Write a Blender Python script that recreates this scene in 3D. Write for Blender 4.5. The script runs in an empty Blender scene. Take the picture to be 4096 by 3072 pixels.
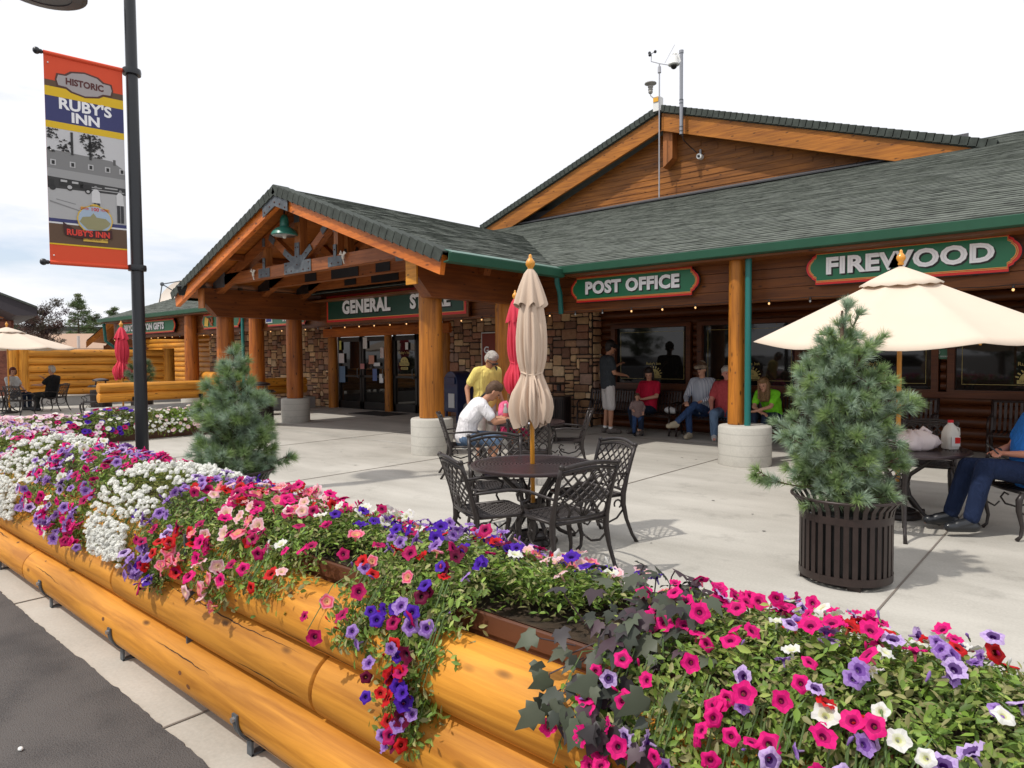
import bpy, math, random
import numpy as np
from mathutils import Vector, Matrix
random.seed(7); RNG = np.random.default_rng(7)
PI = math.pi
sc = bpy.context.scene
COL = sc.collection

# ------------------------------------------------------------------ camera
F_PX, PITCH, ROLL, YAW, EYE = 2737.0, math.radians(2.26), math.radians(0.39), math.radians(40.9), 1.55
FW = Vector((-math.sin(YAW)*math.cos(PITCH), math.cos(YAW)*math.cos(PITCH), -math.sin(PITCH)))
R0 = Vector((math.cos(YAW), math.sin(YAW), 0)); U0 = R0.cross(FW)
RT = R0*math.cos(ROLL) - U0*math.sin(ROLL); UP = RT.cross(FW)
cam = bpy.data.cameras.new('camera'); cam.sensor_width = 36; cam.lens = F_PX/4096*36
cam.clip_start = 0.05; cam.clip_end = 3000
camo = bpy.data.objects.new('camera', cam); COL.objects.link(camo)
M = Matrix((RT, UP, -FW)).transposed().to_4x4(); M.translation = Vector((0, 0, EYE))
camo.matrix_world = M; sc.camera = camo

# ------------------------------------------------------------------ light
SUN_DIR = Vector((-0.24, -0.62, 1.0)).normalized()          # towards the sun
sun = bpy.data.lights.new('sun', 'SUN'); sun.energy = 2.9; sun.angle = math.radians(1.2); sun.color = (1, .95, .87)
suno = bpy.data.objects.new('sun', sun); COL.objects.link(suno)
suno.rotation_euler = SUN_DIR.to_track_quat('Z', 'Y').to_euler()
world = bpy.data.worlds.new('World'); sc.world = world; world.use_nodes = True
def build_world():
    nt = world.node_tree; nt.nodes.clear(); N = nt.nodes.new; L = nt.links.new
    sky = N('ShaderNodeTexSky'); sky.sky_type = 'NISHITA'; sky.sun_disc = False
    sky.sun_elevation = math.asin(SUN_DIR.z); sky.sun_rotation = math.atan2(SUN_DIR.x, SUN_DIR.y)
    sky.air_density = 1.0; sky.dust_density = 1.5
    tc = N('ShaderNodeTexCoord'); sep = N('ShaderNodeSeparateXYZ'); L(tc.outputs['Generated'], sep.inputs[0])
    mp = N('ShaderNodeMapping'); mp.inputs['Scale'].default_value = (1, 1, 4.5); mp.inputs['Location'].default_value = (.35, .1, .2)
    L(tc.outputs['Generated'], mp.inputs[0])
    n1 = N('ShaderNodeTexNoise'); n1.inputs['Scale'].default_value = 2.6; n1.inputs['Detail'].default_value = 9; n1.inputs['Roughness'].default_value = .55
    L(mp.outputs[0], n1.inputs['Vector'])
    # cloud cover thickens upwards and towards the right of the view
    add = N('ShaderNodeMath'); add.operation = 'MULTIPLY_ADD'; L(sep.outputs['Z'], add.inputs[0]); add.inputs[1].default_value = 1.15; add.inputs[2].default_value = -.03
    ax = N('ShaderNodeMath'); ax.operation = 'MULTIPLY_ADD'; L(sep.outputs['X'], ax.inputs[0]); ax.inputs[1].default_value = .30; L(add.outputs[0], ax.inputs[2])
    ax2 = N('ShaderNodeMath'); ax2.operation = 'ADD'; L(ax.outputs[0], ax2.inputs[0]); ax2.inputs[1].default_value = .32
    s = N('ShaderNodeMath'); s.operation = 'ADD'; L(n1.outputs['Fac'], s.inputs[0]); L(ax2.outputs[0], s.inputs[1])
    rp = N('ShaderNodeValToRGB'); rp.color_ramp.elements[0].position = .47; rp.color_ramp.elements[0].color = (.40, .40, .40, 1)
    rp.color_ramp.elements[1].position = .66; rp.color_ramp.elements[1].color = (1, 1, 1, 1)
    L(s.outputs[0], rp.inputs[0])
    bst = N('ShaderNodeMixRGB'); bst.blend_type = 'MULTIPLY'; bst.inputs[0].default_value = 1; L(sky.outputs[0], bst.inputs[1]); bst.inputs[2].default_value = (1.5, 1.6, 1.75, 1)
    mix = N('ShaderNodeMixRGB'); L(rp.outputs[0], mix.inputs[0]); L(bst.outputs[0], mix.inputs[1])
    mix.inputs[2].default_value = (11.0, 11.1, 11.6, 1)
    bg = N('ShaderNodeBackground'); bg.inputs['Strength'].default_value = .092; L(mix.outputs[0], bg.inputs['Color'])
    out = N('ShaderNodeOutputWorld'); L(bg.outputs[0], out.inputs[0])
build_world()
sc.view_settings.view_transform = 'Standard'; sc.view_settings.look = 'None'
sc.view_settings.exposure = 0.0; sc.view_settings.gamma = 1.0; sc.view_settings.use_curve_mapping = False
sc.cycles.max_bounces = 6; sc.cycles.transparent_max_bounces = 8

# ------------------------------------------------------------------ materials
MATS = {}
def newmat(name):
    m = bpy.data.materials.new(name); m.use_nodes = True; nt = m.node_tree
    return m, nt, nt.nodes['Principled BSDF'], nt.nodes.new, nt.links.new
def plain(name, col, rough=.6, metal=0, spec=.5, noise=0, nscale=12, bump=0, coat=0):
    if name in MATS: return MATS[name]
    m, nt, b, N, L = newmat(name)
    b.inputs['Base Color'].default_value = (*col, 1); b.inputs['Roughness'].default_value = rough
    b.inputs['Metallic'].default_value = metal; b.inputs['Specular IOR Level'].default_value = spec
    b.inputs['Coat Weight'].default_value = coat
    if noise or bump:
        tc = N('ShaderNodeTexCoord'); n = N('ShaderNodeTexNoise'); n.inputs['Scale'].default_value = nscale; n.inputs['Detail'].default_value = 5
        L(tc.outputs['Object'], n.inputs['Vector'])
        if noise:
            r = N('ShaderNodeValToRGB'); r.color_ramp.elements[0].position = .3; r.color_ramp.elements[1].position = .7
            r.color_ramp.elements[0].color = (*[c*(1-noise) for c in col], 1); r.color_ramp.elements[1].color = (*[min(1, c*(1+noise*.6)) for c in col], 1)
            L(n.outputs['Fac'], r.inputs[0]); L(r.outputs[0], b.inputs['Base Color'])
        if bump:
            bp = N('ShaderNodeBump'); bp.inputs['Strength'].default_value = bump; bp.inputs['Distance'].default_value = .01
            L(n.outputs['Fac'], bp.inputs['Height']); L(bp.outputs[0], b.inputs['Normal'])
    MATS[name] = m; return m
def wood(name, dark, light, axis='Z', rough=.5, knots=True, crack=True, coat=.15, k=1.0):
    m, nt, b, N, L = newmat(name); b.inputs['Specular IOR Level'].default_value = .3
    tc = N('ShaderNodeTexCoord'); oi = N('ShaderNodeObjectInfo')
    off = N('ShaderNodeVectorMath'); off.operation = 'SCALE'; cb = N('ShaderNodeCombineXYZ')
    for i in range(3): L(oi.outputs['Random'], cb.inputs[i])
    L(cb.outputs[0], off.inputs[0]); off.inputs['Scale'].default_value = 37
    ad = N('ShaderNodeVectorMath'); ad.operation = 'ADD'; L(tc.outputs['Object'], ad.inputs[0]); L(off.outputs[0], ad.inputs[1])
    def mp(a, o):
        q = N('ShaderNodeMapping'); s = [o*k]*3; s['XYZ'.index(axis)] = a*k; q.inputs['Scale'].default_value = s; L(ad.outputs[0], q.inputs[0]); return q
    g = N('ShaderNodeTexNoise'); g.inputs['Scale'].default_value = 1; g.inputs['Detail'].default_value = 7; g.inputs['Roughness'].default_value = .62; g.inputs['Distortion'].default_value = .6
    L(mp(1.3, 22).outputs[0], g.inputs['Vector'])
    r = N('ShaderNodeValToRGB'); r.color_ramp.elements[0].position = .32; r.color_ramp.elements[0].color = (*dark, 1); r.color_ramp.elements[1].position = .6; r.color_ramp.elements[1].color = (*light, 1)
    L(g.outputs['Fac'], r.inputs[0])
    g2 = N('ShaderNodeTexNoise'); g2.inputs['Scale'].default_value = 1; g2.inputs['Detail'].default_value = 3; L(mp(.8, 2.4).outputs[0], g2.inputs['Vector'])
    hs = N('ShaderNodeHueSaturation'); mr = N('ShaderNodeMapRange'); mr.inputs[1].default_value = .3; mr.inputs[2].default_value = .7; mr.inputs[3].default_value = .72; mr.inputs[4].default_value = 1.18
    L(g2.outputs['Fac'], mr.inputs[0]); L(mr.outputs[0], hs.inputs['Value']); L(r.outputs[0], hs.inputs['Color'])
    last = hs.outputs[0]
    if knots:
        v = N('ShaderNodeTexVoronoi'); v.inputs['Scale'].default_value = 1; L(mp(3.2, 8.5).outputs[0], v.inputs['Vector'])
        kr = N('ShaderNodeValToRGB'); kr.color_ramp.elements[0].position = .07; kr.color_ramp.elements[0].color = (.95, .95, .95, 1); kr.color_ramp.elements[1].position = .15; kr.color_ramp.elements[1].color = (0, 0, 0, 1)
        L(v.outputs['Distance'], kr.inputs[0])
        mx = N('ShaderNodeMixRGB'); L(kr.outputs[0], mx.inputs[0]); L(last, mx.inputs[1]); mx.inputs[2].default_value = (*[c*.28 for c in dark], 1); last = mx.outputs[0]
    h = g.outputs['Fac']
    if False:
        c = N('ShaderNodeTexNoise'); c.inputs['Scale'].default_value = 1; c.inputs['Detail'].default_value = 2; L(mp(.45, 5.0).outputs[0], c.inputs['Vector'])
        sb = N('ShaderNodeMath'); sb.operation = 'SUBTRACT'; L(c.outputs['Fac'], sb.inputs[0]); sb.inputs[1].default_value = .5
        ab = N('ShaderNodeMath'); ab.operation = 'ABSOLUTE'; L(sb.outputs[0], ab.inputs[0])
        cr = N('ShaderNodeValToRGB'); cr.color_ramp.elements[0].position = .020; cr.color_ramp.elements[0].color = (.95, .95, .95, 1); cr.color_ramp.elements[1].position = .032; cr.color_ramp.elements[1].color = (0, 0, 0, 1)
        L(ab.outputs[0], cr.inputs[0])
        mk = N('ShaderNodeMath'); mk.operation = 'MULTIPLY'; L(cr.outputs[0], mk.inputs[0])
        gt = N('ShaderNodeMath'); gt.operation = 'GREATER_THAN'; L(g2.outputs['Fac'], gt.inputs[0]); gt.inputs[1].default_value = .47; L(gt.outputs[0], mk.inputs[1])
        mx = N('ShaderNodeMixRGB'); L(mk.outputs[0], mx.inputs[0]); L(last, mx.inputs[1]); mx.inputs[2].default_value = (*[c*.2 for c in dark], 1); last = mx.outputs[0]
    L(last, b.inputs['Base Color']); b.inputs['Roughness'].default_value = rough; b.inputs['Coat Weight'].default_value = coat; b.inputs['Coat Roughness'].default_value = .3
    bp = N('ShaderNodeBump'); bp.inputs['Strength'].default_value = .25; bp.inputs['Distance'].default_value = .006; L(h, bp.inputs['Height']); L(bp.outputs[0], b.inputs['Normal'])
    MATS[name] = m; return m
def attrmat(name, rough=.6, trans=0, bump=0, spec=.4, nscale=30, metal=0):
    m, nt, b, N, L = newmat(name)
    a = N('ShaderNodeAttribute'); a.attribute_name = 'tint'
    L(a.outputs['Color'], b.inputs['Base Color']); b.inputs['Roughness'].default_value = rough; b.inputs['Specular IOR Level'].default_value = spec
    b.inputs['Metallic'].default_value = metal
    if bump:
        tc = N('ShaderNodeTexCoord'); n = N('ShaderNodeTexNoise'); n.inputs['Scale'].default_value = nscale; n.inputs['Detail'].default_value = 6; L(tc.outputs['Object'], n.inputs['Vector'])
        bp = N('ShaderNodeBump'); bp.inputs['Strength'].default_value = bump; bp.inputs['Distance'].default_value = .02; L(n.outputs['Fac'], bp.inputs['Height']); L(bp.outputs[0], b.inputs['Normal'])
        mr = N('ShaderNodeMapRange'); mr.inputs[3].default_value = .65; mr.inputs[4].default_value = 1.3; L(n.outputs['Fac'], mr.inputs[0])
        hs = N('ShaderNodeHueSaturation'); L(mr.outputs[0], hs.inputs['Value']); L(a.outputs['Color'], hs.inputs['Color']); L(hs.outputs[0], b.inputs['Base Color'])
    if trans:
        t = N('ShaderNodeBsdfTranslucent'); L(a.outputs['Color'], t.inputs['Color']); mx = N('ShaderNodeMixShader'); mx.inputs[0].default_value = trans
        L(b.outputs[0], mx.inputs[1]); L(t.outputs[0], mx.inputs[2]); L(mx.outputs[0], nt.nodes['Material Output'].inputs[0])
    MATS[name] = m; return m
def concrete(name, c0, c1, bands=False, streak=(1, 1, 1)):
    m, nt, b, N, L = newmat(name); tc = N('ShaderNodeTexCoord')
    mp = N('ShaderNodeMapping'); mp.inputs['Scale'].default_value = streak; L(tc.outputs['Object'], mp.inputs[0])
    n = N('ShaderNodeTexNoise'); n.inputs['Scale'].default_value = .9; n.inputs['Detail'].default_value = 8; n.inputs['Roughness'].default_value = .6; L(mp.outputs[0], n.inputs['Vector'])
    n2 = N('ShaderNodeTexNoise'); n2.inputs['Scale'].default_value = 60; n2.inputs['Detail'].default_value = 4; L(tc.outputs['Object'], n2.inputs['Vector'])
    md = N('ShaderNodeMath'); md.operation = 'MULTIPLY_ADD'; L(n2.outputs['Fac'], md.inputs[0]); md.inputs[1].default_value = .35; L(n.outputs['Fac'], md.inputs[2])
    r = N('ShaderNodeValToRGB'); r.color_ramp.elements[0].position = .45; r.color_ramp.elements[0].color = (*c0, 1); r.color_ramp.elements[1].position = .85; r.color_ramp.elements[1].color = (*c1, 1)
    L(md.outputs[0], r.inputs[0]); last = r.outputs[0]
    # scattered stains
    v = N('ShaderNodeTexNoise'); v.inputs['Scale'].default_value = 2.3; v.inputs['Detail'].default_value = 6; v.inputs['Roughness'].default_value = .7; L(tc.outputs['Object'], v.inputs['Vector'])
    sr = N('ShaderNodeValToRGB'); sr.color_ramp.elements[0].position = .56; sr.color_ramp.elements[0].color = (0, 0, 0, 1); sr.color_ramp.elements[1].position = .74; sr.color_ramp.elements[1].color = (.55, .55, .55, 1)
    L(v.outputs['Fac'], sr.inputs[0]); mx = N('ShaderNodeMixRGB'); L(sr.outputs[0], mx.inputs[0]); L(last, mx.inputs[1]); mx.inputs[2].default_value = (*[c*.62 for c in c0], 1); last = mx.outputs[0]
    bp = N('ShaderNodeBump'); bp.inputs['Strength'].default_value = .25; bp.inputs['Distance'].default_value = .004; L(n2.outputs['Fac'], bp.inputs['Height'])
    if bands:
        w = N('ShaderNodeTexWave'); w.wave_type = 'BANDS'; w.bands_direction = 'Z'; w.inputs['Scale'].default_value = 2.1; w.inputs['Distortion'].default_value = .5; L(tc.outputs['Object'], w.inputs['Vector'])
        wr = N('ShaderNodeValToRGB'); wr.color_ramp.elements[0].position = .0; wr.color_ramp.elements[0].color = (.3, .3, .3, 1); wr.color_ramp.elements[1].position = .05; wr.color_ramp.elements[1].color = (0, 0, 0, 1)
        L(w.outputs['Fac'], wr.inputs[0]); mx = N('ShaderNodeMixRGB'); L(wr.outputs[0], mx.inputs[0]); L(last, mx.inputs[1]); mx.inputs[2].default_value = (*[c*.5 for c in c0], 1); last = mx.outputs[0]
    L(last, b.inputs['Base Color']); L(bp.outputs[0], b.inputs['Normal']); b.inputs['Roughness'].default_value = .85
    MATS[name] = m; return m
def glassy(name, col, rough=.03):
    m, nt, b, N, L = newmat(name); b.inputs['Base Color'].default_value = (*col, 1); b.inputs['Roughness'].default_value = rough; b.inputs['IOR'].default_value = 1.5
    b.inputs['Specular IOR Level'].default_value = .5
    MATS[name] = m; return m
def emis(name, col, st):
    m, nt, b, N, L = newmat(name); b.inputs['Base Color'].default_value = (*col, 1); b.inputs['Emission Color'].default_value = (*col, 1); b.inputs['Emission Strength'].default_value = st
    MATS[name] = m; return m

W_LOG = wood('honey_log', (.44, .165, .018), (.72, .31, .038), 'Z', .55, coat=.0)
W_LOGX = wood('honey_log_courses', (.40, .14, .012), (.62, .24, .02), 'X', .45)
W_POST = wood('post_log', (.26, .085, .010), (.50, .18, .020), 'Z', .5)
W_POSTR = wood('post_log_red', (.22, .055, .008), (.43, .125, .015), 'Z', .5)
W_FASC = wood('orange_fascia', (.42, .10, .014), (.66, .18, .022), 'X', .5, crack=False, k=.8)
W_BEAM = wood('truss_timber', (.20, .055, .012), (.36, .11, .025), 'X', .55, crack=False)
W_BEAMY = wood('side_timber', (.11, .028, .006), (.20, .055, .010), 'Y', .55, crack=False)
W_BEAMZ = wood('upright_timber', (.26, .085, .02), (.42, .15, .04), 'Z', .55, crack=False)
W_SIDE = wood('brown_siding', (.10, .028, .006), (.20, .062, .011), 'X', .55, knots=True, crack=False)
W_GABLE = wood('gable_siding', (.14, .043, .007), (.33, .120, .018), 'X', .6, crack=False)
W_RAKE = wood('gable_rake', (.25, .078, .009), (.46, .165, .018), 'X', .55, crack=False)
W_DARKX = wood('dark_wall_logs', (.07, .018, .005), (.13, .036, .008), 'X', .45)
W_SOFF = wood('soffit_boards', (.22, .06, .008), (.38, .11, .012), 'Y', .6, crack=False)
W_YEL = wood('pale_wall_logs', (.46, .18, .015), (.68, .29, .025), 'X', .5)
M_CONC = concrete('patio_concrete', (.36, .34, .30), (.53, .505, .455), streak=(.6, 1.6, 1))
M_CONCP = concrete('cast_concrete', (.40, .385, .345), (.56, .54, .49), bands=True)
M_LEDGE = concrete('ledge_concrete', (.25, .25, .25), (.36, .35, .34))
M_STRIP = concrete('kerb_concrete', (.40, .37, .32), (.55, .51, .45))
M_SHING = None
def shingle():
    m, nt, b, N, L = newmat('green_shingles'); tc = N('ShaderNodeTexCoord'); mp = N('ShaderNodeMapping'); mp.inputs['Scale'].default_value = (7, 7, 22); L(tc.outputs['Object'], mp.inputs[0])
    n = N('ShaderNodeTexNoise'); n.inputs['Scale'].default_value = 1; n.inputs['Detail'].default_value = 3; L(mp.outputs[0], n.inputs['Vector'])
    r = N('ShaderNodeValToRGB'); e = r.color_ramp.elements; e[0].position = .34; e[0].color = (.060, .066, .058, 1); e[1].position = .64; e[1].color = (.135, .150, .128, 1)
    x = e.new(.43); x.color = (.098, .110, .095, 1); L(n.outputs['Fac'], r.inputs[0]); L(r.outputs[0], b.inputs['Base Color']); b.inputs['Roughness'].default_value = .9
    n2 = N('ShaderNodeTexNoise'); n2.inputs['Scale'].default_value = 140; L(tc.outputs['Object'], n2.inputs['Vector']); bp = N('ShaderNodeBump'); bp.inputs['Strength'].default_value = .4; bp.inputs['Distance'].default_value = .01
    L(n2.outputs['Fac'], bp.inputs['Height']); L(bp.outputs[0], b.inputs['Normal']); return m
M_SHING = shingle()
M_CAP = plain('ridge_cap_shingle', (.05, .06, .052), .9, noise=.35, nscale=8)
M_GUT = plain('green_gutter', (.018, .09, .052), .45, noise=.1, nscale=3)
M_GUTL = plain('green_flashing', (.06, .155, .115), .4)
M_TEAL = plain('teal_downspout', (.008, .14, .125), .4)
M_STEEL = plain('galvanised_plate', (.115, .13, .145), .6, .35, noise=.3, nscale=9)
M_BLKPL = plain('black_steel', (.018, .018, .02), .5, .3)
M_BLK = plain('black_paint', (.012, .014, .018), .35, 0, .5, coat=.2)
M_IRON = plain('bronze_cast_aluminium', (.038, .031, .030), .38, .35, .5, noise=.25, nscale=40)
M_IRONT = plain('bronze_tabletop', (.060, .042, .044), .33, .4, .5)
M_SLAT = plain('brown_slat_steel', (.032, .020, .018), .4, .2, noise=.2, nscale=20)
M_BROWNBOX = plain('brown_planter_box', (.115, .042, .022), .45, noise=.15, nscale=6)
M_SOIL = plain('potting_soil', (.05, .032, .018), .95, noise=.5, nscale=30, bump=.8)
M_WHITE = plain('white_paint', (.78, .78, .76), .5)
M_LETTER = plain('letter_white', (.92, .92, .94), .5)
M_LETTERG = plain('letter_grey', (.76, .76, .80), .5)
M_SGREEN = plain('sign_green', (.014, .16, .07), .35)
M_SGREEND = plain('sign_dark_green', (.010, .055, .035), .4)
M_RED = plain('sign_red', (.66, .02, .015), .4)
M_YEL = plain('sign_gold', (.72, .45, .10), .4)
M_SBLK = plain('sign_shadow_black', (.01, .01, .01), .5)
M_TAN = plain('tan_canvas', (.60, .465, .36), .85, noise=.05, nscale=3, bump=.05)
M_CREAM = plain('cream_canvas', (.68, .565, .455), .85, noise=.03, nscale=3, bump=.05)
M_REDC = plain('red_canvas', (.62, .035, .07), .8, noise=.1, nscale=4)
M_YPOLE = plain('varnished_pole', (.72, .31, .03), .35, coat=.4, noise=.1, nscale=5)
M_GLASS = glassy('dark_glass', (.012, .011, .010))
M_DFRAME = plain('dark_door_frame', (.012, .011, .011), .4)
M_GOLD = plain('gold_leaf_lettering', (.48, .38, .12), .5)
M_LEAF = attrmat('leaf', .5, trans=.25, spec=.35)
M_PETAL = attrmat('petal', .6, trans=.3, spec=.2)
M_NEEDLE = attrmat('pine_needles', .45, trans=.15, spec=.45)
M_STONE = attrmat('rubble_stone', .85, bump=.9, nscale=14)
M_MORT = plain('mortar', (.05, .038, .03), .9)
M_BARK = plain('bark', (.10, .06, .04), .9, noise=.4, nscale=20, bump=.8)
M_STEM = plain('green_stem', (.10, .16, .05), .7)

# ------------------------------------------------------------------ mesh builder
class MB:
    def __init__(s): s.v = []; s.f = []; s.m = []; s.c = []; s.nv = 0; s.mi = 0; s.col = (1, 1, 1)
    def add(s, vs, fs, cols=None):
        vs = [tuple(v) for v in vs]; o = s.nv; s.v.extend(vs); s.nv += len(vs)
        for i, f in enumerate(fs):
            s.f.append([o+k for k in f]); s.m.append(s.mi); s.c.append(cols[i] if cols else s.col)
        return s
    def box(s, c, d, rot=None, taper=None):
        hx, hy, hz = d[0]/2, d[1]/2, d[2]/2
        vs = [Vector((x*hx, y*hy, z*hz)) for z in (-1, 1) for y in (-1, 1) for x in (-1, 1)]
        if rot is not None: vs = [rot @ v for v in vs]
        c = Vector(c); vs = [v+c for v in vs]
        return s.add(vs, [(0, 2, 3, 1), (4, 5, 7, 6), (0, 1, 5, 4), (2, 6, 7, 3), (0, 4, 6, 2), (1, 3, 7, 5)])
    def bar(s, p0, p1, w, h, up=(0, 0, 1)):
        p0 = Vector(p0); p1 = Vector(p1); a = (p1-p0); ln = a.length; a.normalize(); u = Vector(up); x = a.cross(u)
        if x.length < 1e-4: u = Vector((0, 1, 0)); x = a.cross(u)
        x.normalize(); u = x.cross(a)
        return s.box((p0+p1)/2, (ln, w, h), Matrix((a, x, u)).transposed())
    def tube(s, pts, r, n=8, caps=True, sx=1.0, ref=None):
        pts = [Vector(p) for p in pts]; k = len(pts); rs = r if isinstance(r, (list, tuple)) else [r]*k
        vs = []; prev = None
        for i, p in enumerate(pts):
            t = (pts[min(i+1, k-1)]-pts[max(i-1, 0)])
            if t.length < 1e-9: t = Vector((0, 0, 1))
            t.normalize()
            if prev is None:
                a = Vector(ref) if ref else (Vector((0, 0, 1)) if abs(t.z) < .9 else Vector((1, 0, 0)))
            else: a = prev
            x = a - t*a.dot(t)
            if x.length < 1e-5: x = t.orthogonal()
            x.normalize(); prev = x; y = t.cross(x)
            for j in range(n):
                an = 2*PI*j/n; vs.append(p + (x*math.cos(an)*sx + y*math.sin(an))*rs[i])
        fs = [(i*n+j, i*n+(j+1) % n, (i+1)*n+(j+1) % n, (i+1)*n+j) for i in range(k-1) for j in range(n)]
        if caps: fs += [tuple(range(n-1, -1, -1)), tuple((k-1)*n+j for j in range(n))]
        return s.add(vs, fs)
    def cyl(s, p0, p1, r0, r1=None, n=16): return s.tube([p0, p1], [r0, r0 if r1 is None else r1], n)
    def lathe(s, prof, c=(0, 0, 0), n=24, fn=None, caps=True):
        vs = []
        for i, (r, z) in enumerate(prof):
            for j in range(n):
                a = 2*PI*j/n; rr, zz = (r, z) if fn is None else fn(r, z, a, i)
                vs.append((c[0]+rr*math.cos(a), c[1]+rr*math.sin(a), c[2]+zz))
        k = len(prof); fs = [(i*n+j, i*n+(j+1) % n, (i+1)*n+(j+1) % n, (i+1)*n+j) for i in range(k-1) for j in range(n)]
        if caps: fs += [tuple(range(n-1, -1, -1)), tuple((k-1)*n+j for j in range(n))]
        return s.add(vs, fs)
    def prism(s, poly, p, depth, ax=(1, 0, 0), ay=(0, 0, 1)):
        """extrude 2-D polygon (ax, ay plane) by depth along ax x ay"""
        ax = Vector(ax); ay = Vector(ay); n = ax.cross(ay); p = Vector(p); k = len(poly)
        a = [p+ax*x+ay*y for x, y in poly]; b = [q+n*depth for q in a]
        area = sum(poly[i][0]*poly[(i+1) % k][1]-poly[(i+1) % k][0]*poly[i][1] for i in range(k))
        fr = list(range(k)); bk = [k+i for i in fr]; sd = [(i, (i+1) % k, k+(i+1) % k, k+i) for i in range(k)]
        fs = [tuple(reversed(fr)), tuple(bk)] + sd
        if area < 0: fs = [tuple(reversed(f)) for f in fs]
        return s.add(a+b, fs)
    def sphere(s, c, r, n=10, sc_=(1, 1, 1)):
        m = max(4, n//2+1); prof = []
        vs = []; 
        for i in range(1, m):
            t = PI*i/m
            for j in range(n):
                a = 2*PI*j/n; vs.append((c[0]+r*sc_[0]*math.sin(t)*math.cos(a), c[1]+r*sc_[1]*math.sin(t)*math.sin(a), c[2]-r*sc_[2]*math.cos(t)))
        fs = [(i*n+j, i*n+(j+1) % n, (i+1)*n+(j+1) % n, (i+1)*n+j) for i in range(m-2) for j in range(n)]
        b = len(vs); vs += [(c[0], c[1], c[2]-r*sc_[2]), (c[0], c[1], c[2]+r*sc_[2])]
        fs += [(b, (j+1) % n, j) for j in range(n)] + [(b+1, (m-2)*n+j, (m-2)*n+(j+1) % n) for j in range(n)]
        return s.add(vs, fs)
    def mesh(s, name, mats, smooth=False, tint=False):
        me = bpy.data.meshes.new(name); me.from_pydata(s.v, [], s.f)
        if not isinstance(mats, (list, tuple)): mats = [mats]
        for m in mats: me.materials.append(m)
        if len(mats) > 1: me.polygons.foreach_set('material_index', s.m)
        if smooth: me.polygons.foreach_set('use_smooth', [True]*len(s.f))
        if tint:
            at = me.color_attributes.new('tint', 'FLOAT_COLOR', 'CORNER'); d = []
            for f, c in zip(s.f, s.c): d.extend((c[0], c[1], c[2], 1.0)*len(f))
            at.data.foreach_set('color', d)
        me.update(); return me
    def build(s, name, mats, parent=None, smooth=False, tint=False, angle=None, bevel=0):
        me = s.mesh(name, mats, smooth, tint); o = bpy.data.objects.new(name, me); COL.objects.link(o)
        if smooth and angle is not None:
            try: me.set_sharp_from_angle(angle=math.radians(angle))
            except Exception: pass
        if bevel:
            b = o.modifiers.new('bevel', 'BEVEL'); b.width = bevel; b.segments = 2; b.limit_method = 'ANGLE'
        if parent is not None: put(o, parent)
        return o
def put(o, parent):
    """parent o (whose mesh is in the thing's local frame, or in world coordinates for things made with world=True)"""
    o.parent = parent
    if parent.get('_w'):
        o.location = Vector(o.location) - Vector(parent['_w'])
def thing(name, label, cat, loc=(0, 0, 0), rz=0, group=None, world=False):
    o = bpy.data.objects.new(name, None); o.empty_display_size = .1; COL.objects.link(o); o.location = loc; o.rotation_euler = (0, 0, rz)
    if world: o['_w'] = list(loc)
    return tag(o, label, cat, group)
def tag(o, label=None, cat=None, group=None, kind=None):
    if label: o['label'] = label
    if cat: o['category'] = cat
    if group: o['group'] = group
    if kind: o['kind'] = kind
    return o
def copy_tree(o, parent=None):
    c = o.copy(); COL.objects.link(c)
    if parent is not None: c.parent = parent
    for ch in list(o.children): copy_tree(ch, c)
    return c
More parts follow.
